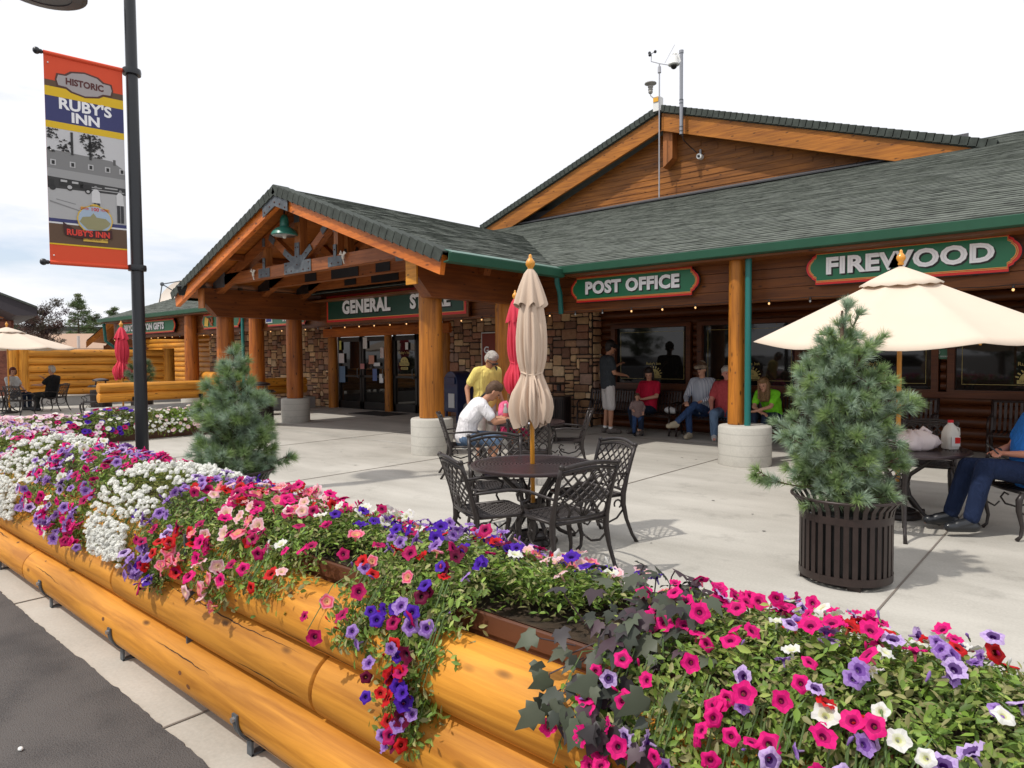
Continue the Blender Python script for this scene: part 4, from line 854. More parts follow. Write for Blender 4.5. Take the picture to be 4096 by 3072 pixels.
# ================================================================== LOG PLANTER
def log_planter():
    t = thing('log_planter', 'long planter of stacked honey coloured logs and brown boxes along the pavement', 'planter', (-3, 1.4, 0), world=True)
    rows = [(1.362, .172, .116, [-13.2, -9.6, -5.35, -.9, 3.5]), (1.405, .392, .116, [-13.2, -8.3, -3.9, -2.05, 1.9, 3.5]), (1.425, .602, .118, [-13.2, -10.2, -6.3, -.88, 3.5])]
    for y, z, r, xs in rows:
        for a, b_ in zip(xs[:-1], xs[1:]): logob('log', (a+.004, y, z), (b_-.004, y, z), r, r*.985, W_LOG, t, n=40, wob=.008, seed=int(abs(a*100))+3)
    # brown boxes
    for a, b_ in ((-13.0, -10.6), (-10.55, -8.1), (-8.05, -5.6), (-5.55, -3.1), (-3.05, -.93), (-.86, 1.6)):
        mb = MB(); x = (a+b_)/2; w = b_-a; z0, z1, y0, y1 = .36, .775, 1.5, 1.96
        mb.box((x, y0, (z0+z1)/2), (w, .012, z1-z0)); mb.box((x, y1, (z0+z1)/2), (w, .012, z1-z0)); mb.box((a+.006, (y0+y1)/2, (z0+z1)/2), (.012, y1-y0-.014, z1-z0)); mb.box((b_-.006, (y0+y1)/2, (z0+z1)/2), (.012, y1-y0-.014, z1-z0)); mb.box((x, y0-.004, z1-.03), (w+.004, .022, .06)); mb.box((x, y1+.004, z1-.03), (w+.004, .022, .06)); mb.box((x, (y0+y1)/2, z0), (w-.03, y1-y0-.02, .01))
        bx = mb.build('planter_box', M_BROWNBOX, t, bevel=.003)
        g = MB(); nx = int(w/.08); 
        for i in range(nx):
            for j in range(5):
                x0 = a+.013+(w-.026)*i/nx; x1 = a+.013+(w-.026)*(i+1)/nx; ya = y0+.01+(y1-y0-.02)*j/5; yb = y0+.01+(y1-y0-.02)*(j+1)/5
                h = lambda X, Y: .735+.012*math.sin(X*31+Y*17)*math.cos(Y*41-X*13)
                g.add([(x0, ya, h(x0, ya)), (x1, ya, h(x1, ya)), (x1, yb, h(x1, yb)), (x0, yb, h(x0, yb))], [(0, 1, 2, 3)])
        so = g.build('soil', M_SOIL); so.parent = bx
    # steel brackets holding the lowest log
    for x in (-12.1, -10.9, -9.7, -8.5, -7.35, -6.15, -4.95, -3.79, -2.49, -1.3, -.1, 1.1):
        mb = MB(); mb.box((x, 1.30, .088), (.036, .010, .165)); mb.box((x, 1.345, .009), (.036, .10, .008)); 
        arc = [(x, 1.362-.122*math.cos(a), .172-.122*math.sin(a)) for a in np.linspace(-.15, 1.2, 10)]
        for p, q in zip(arc[:-1], arc[1:]): mb.bar(p, q, .036, .008, up=(0, -(p[1]-1.362), 0.001))
        mb.box((x, 1.44, .04), (.036, .010, .075)); mb.box((x, 1.39, .009), (.036, .1, .007))
        k = mb.build('bracket', M_STEEL, t)
        mb = MB(); mb.cyl((x, 1.245, .172), (x, 1.225, .172), .011, n=6); q = mb.build('bolt', plain('bolt_bright', (.45, .45, .46), .35, .7)); q.parent = k
    for x in (-.89, -8.07, -3.08):
        mb = MB(); mb.box((x, 1.44, .42), (.012, .24, .70)); mb.build('end_plate', M_STEEL, t)
    return t
log_planter()
def back_planter():
    t = thing('brown_planter_box', 'low dark brown planter box full of flowers behind the lamp pole', 'planter', (-14.4, 4.5, 0), world=True)
    mb = MB(); x0, x1, y0, y1, z1 = -14.75, -14.1, 2.2, 7.2, .30
    mb.box((x1, (y0+y1)/2, z1/2), (.014, y1-y0, z1)); mb.box((x0, (y0+y1)/2, z1/2), (.014, y1-y0, z1)); mb.box(((x0+x1)/2, y1-.006, z1/2), (x1-x0-.016, .014, z1)); mb.box(((x0+x1)/2, y0+.006, z1/2), (x1-x0-.016, .014, z1)); mb.box((x1+.004, (y0+y1)/2, z1-.025), (.026, y1-y0+.01, .05))
    mb.build('box', M_BROWNBOX, t, bevel=.003); mb = MB(); mb.box(((x0+x1)/2, (y0+y1)/2, z1-.05), (x1-x0-.02, y1-y0-.03, .02)); mb.build('soil', M_SOIL, t)
back_planter()

# ================================================================== FLOWERS
def rot_to(n):
    """random rotation taking +Z to n"""
    n = Vector(n).normalized(); q = n.to_track_quat('Z', 'Y'); return (q @ Vector((0, 0, 1)).rotation_difference(Vector((0, 0, 1)))).to_matrix() @ Matrix.Rotation(random.uniform(0, 2*PI), 3, 'Z')
PETALS = {'hotpink': ((.82, .012, .22), (.14, .0, .05), None), 'magenta': ((.50, .008, .12), (.06, 0, .03), None), 'red': ((.66, .015, .018), (.07, .0, .0), None),
          'salmon': ((.84, .10, .20), (.80, .55, .25), (.86, .26, .38)), 'blush': ((.85, .42, .48), (.80, .62, .35), (.88, .62, .66)), 'white': ((.82, .81, .78), (.70, .72, .35), None),
          'lilac': ((.42, .24, .66), (.025, .0, .07), (.62, .46, .80)), 'violet': ((.085, .018, .42), (.02, 0, .10), None), 'wine': ((.16, .004, .04), (.012, 0, .006), None), 'lavender': ((.30, .14, .52), (.08, .02, .2), (.40, .24, .62)), 'pinkpale': ((.84, .50, .66), (.45, .12, .35), (.86, .62, .74)), 'orangered': ((.80, .08, .03), (.5, .1, .02), None)}
def blossom_mesh(color, var):
    rs = random.Random(hash((var, 11)) % 1000+var*7); main, thr, edge = PETALS[color]; n = 20; mb = MB()
    rings = [(.0035, -.034, 0), (.005, -.012, .0), (.0095, -.003, .25), (.019, .003, .85), (.027, .002, 1), (.034, -.003+.004*var, 1.25)]
    vs = []; lob = rs.uniform(0, 6.28); ph = rs.uniform(0, 6)
    for i, (r, z, t) in enumerate(rings):
        for j in range(n):
            a = 2*PI*j/n; k = 1+.13*math.cos(5*(a+lob))*(i/5.0)**1.5; rr = r*k; zz = z+(.0045*math.sin(5*(a+lob)*2+ph)+.003*math.sin(3*a+ph))*(i/5.0)**2.2
            vs.append((rr*math.cos(a)*(1+.05*(var-1)), rr*math.sin(a), zz))
    fs = []; cs = []
    mixc = lambda a, b_, t: tuple(a[q]*(1-t)+b_[q]*t for q in range(3))
    for i in range(5):
        for j in range(n):
            fs.append((i*n+j, i*n+(j+1) % n, (i+1)*n+(j+1) % n, (i+1)*n+j))
            if i == 0: c = mixc(main, (.35, .38, .2), .35)
            elif i == 1: c = thr
            elif i == 2: c = mixc(thr, main, .55 if color not in ('lilac',) else .25)
            elif i == 3: c = main if color not in ('lilac', 'lavender') else mixc(main, edge, .5+.5*(j % 2))
            else: c = edge or main
            if (j % 4 == 0) and i >= 3: c = tuple(q*.86 for q in c)
            cs.append(c)
    mb.add(vs, fs, cs); me = mb.mesh('blossom', M_PETAL, True, True); return me
BL = {}
def bud_mesh(c, i):
    mb = MB(); mb.col = tuple(q*.8 for q in PETALS[c][0]); mb.tube([(0, 0, 0), (.002, 0, .012), (.006, .001, .026), (.010, .003, .036)], [.002, .0032, .0055, .002], 6); mb.col = (.2, .28, .08); mb.tube([(0, 0, -.012), (0, 0, .004)], [.0018, .0042], 5); return mb.mesh('bud', M_PETAL, True, True)
def blossom(color):
    k = (color, random.randrange(3))
    if k not in BL: BL[k] = blossom_mesh(color, k[1])
    return BL[k]
BD = {}
def bud(color):
    if color not in BD: BD[color] = bud_mesh(color, 0)
    return BD[color]
def alyssum_mesh(var):
    rs = random.Random(var); mb = MB()
    for i in range(26):
        z = 1-1.5*rs.random(); a = rs.uniform(0, 6.28); r = math.sqrt(max(0, 1-z*z)); d = Vector((r*math.cos(a), r*math.sin(a), max(-.3, z))); c = d*.0115; n_ = (d+Vector((rs.uniform(-.4, .4), rs.uniform(-.4, .4), .3))).normalized()
        x = n_.orthogonal().normalized(); y = n_.cross(x); s = .0052; th = rs.uniform(0, 1.5); v = rs.uniform(.86, .97)
        mb.col = (v, v, v*.96)
        for q in range(4):
            b_ = th+q*PI/2; u = x*math.cos(b_)+y*math.sin(b_); w = x*-math.sin(b_)+y*math.cos(b_)
            mb.add([c, c+u*s*.7+w*s*.45, c+u*s*1.3, c+u*s*.7-w*s*.45], [(3, 2, 1, 0)])
    mb.col = (.34, .36, .18); mb.sphere((0, 0, -.001), .0075, 6)
    return mb.mesh('flower_head', M_PETAL, False, True)
def scatter(name, tmpl_v, tmpl_f, mats, cols, material, parent=None):
    """tmpl_v (k,3); mats list of 3x4 arrays; one colour per instance -> one mesh"""
    tv = np.array(tmpl_v); n = len(mats); k = len(tv); T = np.array(mats); V = np.einsum('nij,kj->nki', T[:, :, :3], tv)+T[:, None, :, 3]
    me = bpy.data.meshes.new(name); fl = [len(f) for f in tmpl_f]; tl = sum(fl); nf = len(tmpl_f)
    me.vertices.add(n*k); me.vertices.foreach_set('co', V.reshape(-1).astype(np.float32))
    loops = np.concatenate([np.array(f) for f in tmpl_f]); L_ = (loops[None, :]+np.arange(n)[:, None]*k).reshape(-1)
    me.loops.add(len(L_)); me.loops.foreach_set('vertex_index', L_.astype(np.int32))
    st = np.concatenate([[0], np.cumsum(fl)[:-1]]); S = (st[None, :]+np.arange(n)[:, None]*tl).reshape(-1)
    me.polygons.add(n*nf); me.polygons.foreach_set('loop_start', S.astype(np.int32))
    try: me.polygons.foreach_set('loop_total', np.tile(fl, n).astype(np.int32))
    except Exception: pass
    me.update(calc_edges=True); me.materials.append(material)
    at = me.color_attributes.new('tint', 'FLOAT_COLOR', 'CORNER'); c = np.ones((n, tl, 4), np.float32); c[:, :, :3] = np.array(cols)[:, None, :]; at.data.foreach_set('color', c.reshape(-1))
    o = bpy.data.objects.new(name, me); COL.objects.link(o)
    if parent is not None: put(o, parent)
    return o
LEAF_V = [(0, 0, 0), (.22, .42, .05), (0, .5, -.03), (-.22, .42, .05), (.16, .8, .04), (-.16, .8, .04), (0, 1.05, -.08)]
LEAF_F = [(0, 1, 2), (0, 2, 3), (1, 4, 6, 2), (3, 2, 6, 5)]
def leaf_color(kind, rs):
    v = rs.uniform(.65, 1.4)
    if kind == 'petunia': b = rs.choice([(.17, .28, .04), (.22, .33, .06), (.13, .22, .045), (.28, .35, .08), (.32, .31, .13)])
    elif kind == 'alyssum': b = rs.choice([(.24, .27, .05), (.18, .20, .04), (.28, .29, .08)])
    elif kind == 'vine': b = rs.choice([(.040, .048, .036), (.065, .078, .050), (.060, .035, .045), (.035, .03, .032), (.08, .09, .06)])
    elif kind == 'lime': b = rs.choice([(.22, .32, .04), (.16, .26, .04)])
    else: b = (.08, .12, .03)
    return tuple(c*v for c in b)
ARC = [(0, 1.97, .775), (.18, 1.90, .825), (.4, 1.76, .875), (.6, 1.60, .895), (.78, 1.45, .86), (.9, 1.365, .79), (1.0, 1.325, .71)]
def arc(t, spill):
    if t > 1: return 1.295-.02*min(1, (t-1)*2), .71-(t-1)*spill, (-.95, .25)
    for (t0, y0, z0), (t1, y1, z1) in zip(ARC[:-1], ARC[1:]):
        if t <= t1:
            k = (t-t0)/(t1-t0); y, z = y0+(y1-y0)*k, z0+(z1-z0)*k; dy, dz = y1-y0, z1-z0; l = math.hypot(dy, dz); return y, z, (dz/l, -dy/l)
    return ARC[-1][1], ARC[-1][2], (-1, 0)
def flower_plant(x, label, colors, nb, nleaf, spill=.0, hw=.24, rise=0, name='petunia_plant', kind='petunia', lsz=.034, bsz=1.0, frame=None, cat='flower plant', tmin=0.0, tmax=1.0, bt=None, group='petunias in the log planter', far=False):
    rs = random.Random(int(abs(x)*997)+len(colors)+nb)
    fr = frame or (lambda u, y, z: (x+u, y, z))
    base = fr(0, 1.72, .74)
    t = thing(name, label, cat, base, group=group, world=True)
    F = lambda u, y, z: Vector(fr(u, y, z))
    d0 = (F(1, 1, 1)-F(0, 1, 1)); d1 = (F(0, 2, 1)-F(0, 1, 1))
    tm = 1+(1 if spill > 0 else 0)
    def sample(depth, tt=None):
        tq = rs.uniform(tmin, tmax) if (spill <= 0 or rs.random() > min(.6, spill*1.4)) else rs.uniform(.85, 2.0)
        if tt is not None: tq = tt
        u = rs.gauss(0, hw*.55) if tq <= 1 else rs.gauss(0, hw*.42)
        u = max(-hw*1.3, min(hw*1.3, u))
        y, z, (ny, nz) = arc(tq, spill); dome = rise*(1-(u/(hw*1.3))**2); z += dome*(1 if tq < .8 else .3)+rs.gauss(0, .012)
        if tt is not None and tt > tmax: pass
        y -= ny*depth; z -= nz*depth
        if z < .76 and 1.50 < y: z = .76+rs.uniform(0, .04)
        if y > 1.31 and z < .72: y = min(y, 1.33)
        return u, y, z, ny, nz
    # foliage
    mats, cols = [], []
    nleaf = int(nleaf*1.9)
    for i in range(nleaf):
        u, y, z, ny, nz = sample(abs(rs.gauss(0, .06))); n = (d1*ny*1.0+Vector((0, 0, nz))+Vector((rs.gauss(0, .7), rs.gauss(0, .7), rs.gauss(0, .5)+.2))); R_ = rot_to(n); s = lsz*.84*rs.uniform(.55, 1.25)
        w = rs.uniform(.75, 1.1) if kind != 'alyssum' else .5
        p = F(u, y, z); mats.append([[R_[0][0]*s*w, R_[0][1]*s, R_[0][2]*s, p.x], [R_[1][0]*s*w, R_[1][1]*s, R_[1][2]*s, p.y], [R_[2][0]*s*w, R_[2][1]*s, R_[2][2]*s, p.z]]); cols.append(leaf_color(kind, rs))
    scatter('foliage', LEAF_V, LEAF_F, mats, cols, M_LEAF, t)
    # stems
    mb = MB()
    for i in range(max(10, nleaf//60)):
        u, y, z, ny, nz = sample(.0); a = F(u*.35, 1.7, .76) if y > 1.45 else F(u*.8, 1.45, .80); b_ = F(u, y, z); m_ = (a+b_)/2+Vector((0, 0, .05)); mb.tube([a, m_, b_], .0018, 4, caps=False)
    mb.build('stems', M_STEM, t)
    nb = int(nb*((2.2 if x > -2.6 else 1.6) if not far else 1))
    if not far: nb = min(nb, 108)
    if nb:
        if far:
            big = MB()
            for i in range(nb):
                u, y, z, ny, nz = sample(-.02); p = F(u, y, z); c = PETALS[rs.choice(colors)]; R_ = rot_to(d1*ny*.9+Vector((rs.gauss(0, .35)+.2, -.2, nz+.35))); s = bsz*rs.uniform(.8, 1.15)
                ring = [p+R_ @ Vector((.034*s*math.cos(a), .034*s*math.sin(a), .004*math.sin(3*a))) for a in np.linspace(0, 2*PI, 9)[:-1]]; cc = p+R_ @ Vector((0, 0, -.008)); inn = [p+R_ @ Vector((.012*s*math.cos(a), .012*s*math.sin(a), -.002)) for a in np.linspace(0, 2*PI, 9)[:-1]]
                big.add(ring+inn+[cc], [(j, (j+1) % 8, 8+(j+1) % 8, 8+j) for j in range(8)]+[(8+j, 8+(j+1) % 8, 16) for j in range(8)], [c[2] or c[0]]*8+[c[1]]*8)
            tag(big.build('blossoms', M_PETAL, t, True, True), kind='stuff' if nb > 100 else None)
        else:
            for i in range(nb):
                if bt: tt = rs.uniform(*bt)
                else: tt = None
                u, y, z, ny, nz = sample(-rs.uniform(.012, .045), tt); p = F(u, y, z)
                isb = rs.random() < .14; cc_ = rs.choice(colors); c = bud(cc_) if isb else blossom(cc_); o = bpy.data.objects.new('bud' if isb else 'blossom', c); COL.objects.link(o)
                n = d1*ny*.8+Vector((.16, -.28, nz*.9+.25))+Vector((rs.gauss(0, .55), rs.gauss(0, .55), rs.gauss(0, .4)))
                o.rotation_mode = 'QUATERNION'; o.rotation_quaternion = rot_to(n).to_quaternion(); s = bsz*(.66 if x > -1.3 else (.76 if x > -2.6 else .9))*rs.uniform(.7, 1.12); o.scale = (s, s, s); o.location = p; put(o, t)
    return t
ALY = [alyssum_mesh(i) for i in range(3)]
def alyssum_plant(x, label, nh, nleaf, spill, hw, rise, bsz=1.0, frame=None, group='white alyssum in the log planter'):
    t = flower_plant(x, label, ['white'], 0, nleaf, spill, hw, rise, 'alyssum_plant', 'alyssum', .026, frame=frame, group=group)
    rs = random.Random(int(abs(x)*31)); fr = frame or (lambda u, y, z: (x+u, y, z)); rest = MB(); pts = []
    for i in range(nh):
        tq = rs.uniform(0, 1) if rs.random() > .42 or spill <= 0 else rs.uniform(.85, 2.0)
        u = rs.uniform(-1, 1)*hw*1.15 if tq <= 1 else rs.uniform(-1, 1)*hw*(1.0-.35*(tq-1)); y, z, (ny, nz) = arc(tq, spill); z += rise*(1-(u/(hw*1.3))**2)*(1 if tq < .8 else .3)+.01; y -= -ny*.018; z += nz*.018
        p = fr(u, y+rs.gauss(0, .006), z+rs.gauss(0, .01)); pts.append((p, rs.uniform(.8, 1.25)*bsz, rs.random()*6))
    for p, s, a in pts[:100]:
        o = bpy.data.objects.new('flower_head', ALY[rs.randrange(3)]); COL.objects.link(o); o.location = p; o.scale = (s, s, s); o.rotation_euler = (rs.gauss(0, .4), rs.gauss(0, .4), a); put(o, t)
    if pts[100:]:
        src = ALY[0]; vs = [tuple(v.co) for v in src.vertices]; fs = [tuple(p.vertices) for p in src.polygons]; mats = []; cols = []
        for p, s, a in pts[100:]: ca, sa = math.cos(a)*s, math.sin(a)*s; mats.append([[ca, -sa, 0, p[0]], [sa, ca, 0, p[1]], [0, 0, s, p[2]]]); v = rs.uniform(.86, .96); cols.append((v, v, v*.95))
        tag(scatter('flower_heads', vs, fs, mats, cols, M_PETAL, t), kind='stuff')
    return t
# near end of the log planter, from the right edge of the picture to the far left
FP = flower_plant
FP(.28, 'leafy petunia with white and magenta blooms at the right edge of the picture', ['white', 'magenta', 'white'], 12, 1300, .15, .2, -.02)
FP(.0, 'petunia with large white and lilac blooms in the bottom right corner', ['white', 'lilac', 'white', 'red'], 22, 1700, .25, .2, 0, bt=(.1, 1.7))
FP(-.22, 'petunia with lilac dark-throated blooms and red blooms, next to the white one in the corner', ['lilac', 'white', 'lilac', 'white', 'red', 'lavender'], 34, 1700, .25, .2, .0)
FP(-.42, 'petunia with lilac, red and hot pink blooms below the tall pine basket', ['lilac', 'hotpink', 'red', 'hotpink', 'lavender', 'white', 'hotpink'], 34, 1700, .22, .2, .01)
FP(-.62, 'full hot pink petunia with small dark throats, right of the dark vine', ['hotpink']*7+['lilac', 'lavender', 'white'], 60, 1900, .28, .21, .01)
FP(-.80, 'hot pink petunia trailing down in front of the dark vine', ['hotpink']*8+['lilac'], 40, 1500, .34, .15, .0)
FP(-1.32, 'sparse green petunia with salmon and violet blooms beside the bare brown box edge', ['violet', 'salmon', 'violet', 'blush', 'white'], 18, 1300, .0, .2, -.01, tmax=.6)
FP(-1.55, 'trailing petunia with wine and deep violet blooms hanging over the logs', ['wine', 'violet', 'magenta', 'wine', 'violet', 'red', 'lavender'], 36, 2100, .32, .14, .0)
FP(-1.80, 'petunia with violet, red and lavender blooms, left of the trailing wine one', ['violet', 'lavender', 'red', 'salmon', 'lavender', 'magenta'], 38, 1700, .10, .18, .01)
FP(-2.12, 'petunia with lavender and white blooms above the bare brown box', ['violet', 'lavender', 'white', 'hotpink'], 22, 1200, .0, .2, .0, tmax=.62)
FP(-2.45, 'petunia with crimson, white and blush blooms in front of the open patio', ['red', 'magenta', 'white', 'hotpink', 'blush', 'magenta'], 36, 1700, .06, .22, .01)
FP(-2.78, 'petunia with salmon and hot pink blooms spilling low over the logs', ['hotpink', 'salmon', 'hotpink', 'magenta', 'blush'], 46, 1900, .16, .24, .02)
FP(-3.12, 'petunia with crimson and blush blooms, first right of the big white alyssum', ['red', 'blush', 'magenta', 'salmon', 'red'], 46, 1500, .12, .22, .02)
FP(-3.42, 'lavender petunia trailing along the right side of the big white alyssum', ['lavender']*6+['lilac', 'magenta', 'violet'], 50, 1400, .24, .18, .02)
alyssum_plant(-3.88, 'large dome of white alyssum spilling over the logs in the middle of the bed', 620, 3000, .20, .31, .04)
FP(-4.45, 'hot pink and crimson petunia between the two white alyssums, nearer the large one', ['magenta', 'hotpink', 'hotpink', 'lavender', 'hotpink'], 60, 1500, .22, .25, .04)
FP(-4.85, 'petunia of mixed lavender and hot pink blooms in front of the lamp pole', ['lavender', 'lilac', 'hotpink', 'lavender', 'white', 'magenta'], 62, 1400, .24, .25, .05)
FP(-5.3, 'hot pink and lavender petunia just right of the second white alyssum', ['hotpink', 'lavender', 'lilac', 'lavender', 'hotpink', 'white'], 60, 1300, .15, .26, .05)
alyssum_plant(-5.85, 'second dome of white alyssum, nearer the left edge of the picture', 560, 2200, .28, .36, .06, 1.05)
FP(-6.4, 'pink and lavender petunia left of the second white alyssum', ['pinkpale', 'lavender', 'hotpink', 'white', 'magenta'], 60, 1100, .2, .3, .05, lsz=.042)
FP(-6.9, 'petunia of white and pale pink blooms at the left edge of the bed', ['white', 'pinkpale', 'lilac', 'blush'], 70, 1000, .2, .3, .06, lsz=.045)
FP(-7.4, 'pale pink petunia near the left end of the visible bed', ['pinkpale', 'white', 'pinkpale', 'lavender'], 75, 900, .2, .32, .06, lsz=.045, bsz=1.05)
FP(-7.95, 'pale pink and white petunia at the far left end of the bed', ['pinkpale', 'blush', 'white', 'red'], 75, 900, .2, .34, .06, lsz=.045, bsz=1.1)
FP(-8.55, 'mass of pale pink petunias beyond the far left end of the bed', ['pinkpale', 'blush', 'pinkpale'], 75, 800, .1, .36, .06, lsz=.05, bsz=1.1)
# flowers in the low brown planter behind the pole
def fr2(yc, s=1.35):
    return lambda u, y, z: (-14.42+(-(y-1.7))*s*.9, yc+u, .30+(z-.76)*1.15)
G2 = 'flowers in the low planter behind the pole'
def fp2(yc, label, cols, nb, bs=1.5, kind='petunia', rise=.08, hw=.42):
    FP(-14-yc*.1, label, cols, nb, 700, .12, hw, rise, lsz=.07, bsz=bs, frame=fr2(yc), group=G2, far=True, kind=kind)
fp2(2.6, 'pale pink petunia mass at the near end of the low planter', ['pinkpale', 'blush', 'white'], 150)
fp2(3.2, 'pale pink and white petunia, second from the near end of the low planter', ['pinkpale', 'blush', 'white', 'pinkpale'], 150)
fp2(3.8, 'pink petunia with a few red blooms in the low planter', ['pinkpale', 'blush', 'white', 'magenta'], 130)
fp2(4.4, 'green petunia with red and violet blooms in the low planter', ['white', 'violet', 'magenta', 'pinkpale'], 60)
fp2(4.9, 'leafy plant with violet blooms left of the white alyssum in the low planter', ['violet', 'violet', 'magenta', 'white'], 45, rise=.14)
fp2(5.4, 'white flowering clump beside the lamp pole in the low planter', ['white']*6, 150, .8, 'alyssum', .1)
fp2(5.95, 'yellow-green leafy clump with cream blooms right of the lamp pole', ['white', 'blush'], 50, 1.0, 'lime', .08)
fp2(6.6, 'pale pink petunia at the far end of the low planter, beside the potted pine', ['blush', 'pinkpale', 'white'], 90, 1.2, 'lime', .12)

# dark sweet potato vine
def vine():
    t = thing('sweet_potato_vine', 'sweet potato vine with large dark purple-green lobed leaves spilling over the box', 'plant', (-.93, 1.6, .76), world=True)
    rs = random.Random(12)
    V = [(0, 0, 0), (.22, -.10, .03), (.50, .16, -.08), (.33, .32, .03), (.42, .60, -.10), (.22, .62, .02), (0, 1.12, -.20)]
    V = V+[(-x, y, z) for x, y, z in V[1:6]]+[(0, .3, -.02), (0, .6, -.03)]
    Fc = [(0, 1, 12), (1, 2, 3), (1, 3, 12), (3, 4, 5), (3, 5, 13, 12), (5, 6, 13), (0, 12, 7), (7, 9, 8), (7, 12, 9), (9, 11, 10), (9, 12, 13, 11), (11, 13, 6)]
    mats, cols = [], []; mb = MB()
    for i in range(190):
        u = rs.gauss(.03, .095); tq = rs.uniform(.1, 1.25); y, z, (ny, nz) = arc(min(tq, 2), .13); 
        if tq > 1: u = u*.8+.02
        dq = rs.uniform(-.05, .05); y += ny*dq; z += nz*dq; p = Vector((-.93+u, y, z+.01)); n = Vector((.15+rs.gauss(0, .4), ny*.9-.1+rs.gauss(0, .35), nz+.25+rs.gauss(0, .3)))
        n.normalize(); dn = Vector((rs.gauss(0, .6)-.1, ny-.3, -.7+rs.gauss(0, .4))); dn = (dn-n*dn.dot(n)).normalized(); xx = dn.cross(n); s = rs.uniform(.028, .072)
        mats.append([[xx[k]*s, dn[k]*s, n[k]*s, p[k]] for k in range(3)]); cols.append(leaf_color('vine', rs))
        if i % 3 == 0: mb.tube([(-.93+u*.6, (1.6+p.y*2)/3, min(.8, p.z+.03)), p-n*.02, p], .0022, 4, caps=False)
    scatter('leaves', V, Fc, mats, cols, attrmat('vine_leaf', .5, trans=.15, spec=.35), t); mb.build('stems', plain('dark_stem', (.05, .03, .035), .6), t)
vine()

# ================================================================== PINES IN BASKETS
def slat_basket(x, y, R, H, name, label, cat='planter', flare=True, group=None):
    t = thing(name, label, cat, (x, y, 0), group=group)
    n = 34; mb = MB()
    for i in range(n):
        a = 2*PI*i/n; rt = Matrix.Rotation(a, 3, 'Z'); c = Vector((math.cos(a)*R, math.sin(a)*R, .05+(H-.16)/2)); mb.box(c, (.006, 2*PI*R/n*.62, H-.16), rt)
        if flare:
            p0 = Vector((math.cos(a)*R, math.sin(a)*R, H-.12)); p1 = Vector((math.cos(a)*(R+.012), math.sin(a)*(R+.012), H-.06)); p2 = Vector((math.cos(a)*(R+.055), math.sin(a)*(R+.055), H-.005))
            mb.bar(p0, p1, .03, .006, up=(math.cos(a), math.sin(a), 0)); mb.bar(p1, p2, .032, .006, up=(math.cos(a), math.sin(a), 0))
    mb.build('slats', M_SLAT, t)
    mb = MB()
    for z, h, r in ((.06, .05, R+.006), (H-.13, .05, R+.006)): mb = MB(); mb.lathe([(r-.008, z-h/2), (r, z-h/2), (r, z+h/2), (r-.008, z+h/2)], n=48, caps=False); mb.build('band', M_SLAT, t, smooth=True, angle=40)
    mb = MB()
    for q in range(4): a = q*PI/2+.5; mb.box((math.cos(a)*R*.85, math.sin(a)*R*.85, .015), (.08, .05, .03))
    mb.build('feet', M_SLAT, t)
    mb = MB(); mb.tube([(math.cos(a)*(R+.055), math.sin(a)*(R+.055), H) for a in np.linspace(0, 2*PI, 49)], .011, 8, caps=False); mb.build('rim', M_SLAT, t, smooth=True)
    mb = MB(); mb.lathe([(R-.03, .05), (R-.028, H-.1)], n=36); mb.build('liner', M_BLKPL, t, smooth=True, angle=40)
    return t
NEEDLE_T = None
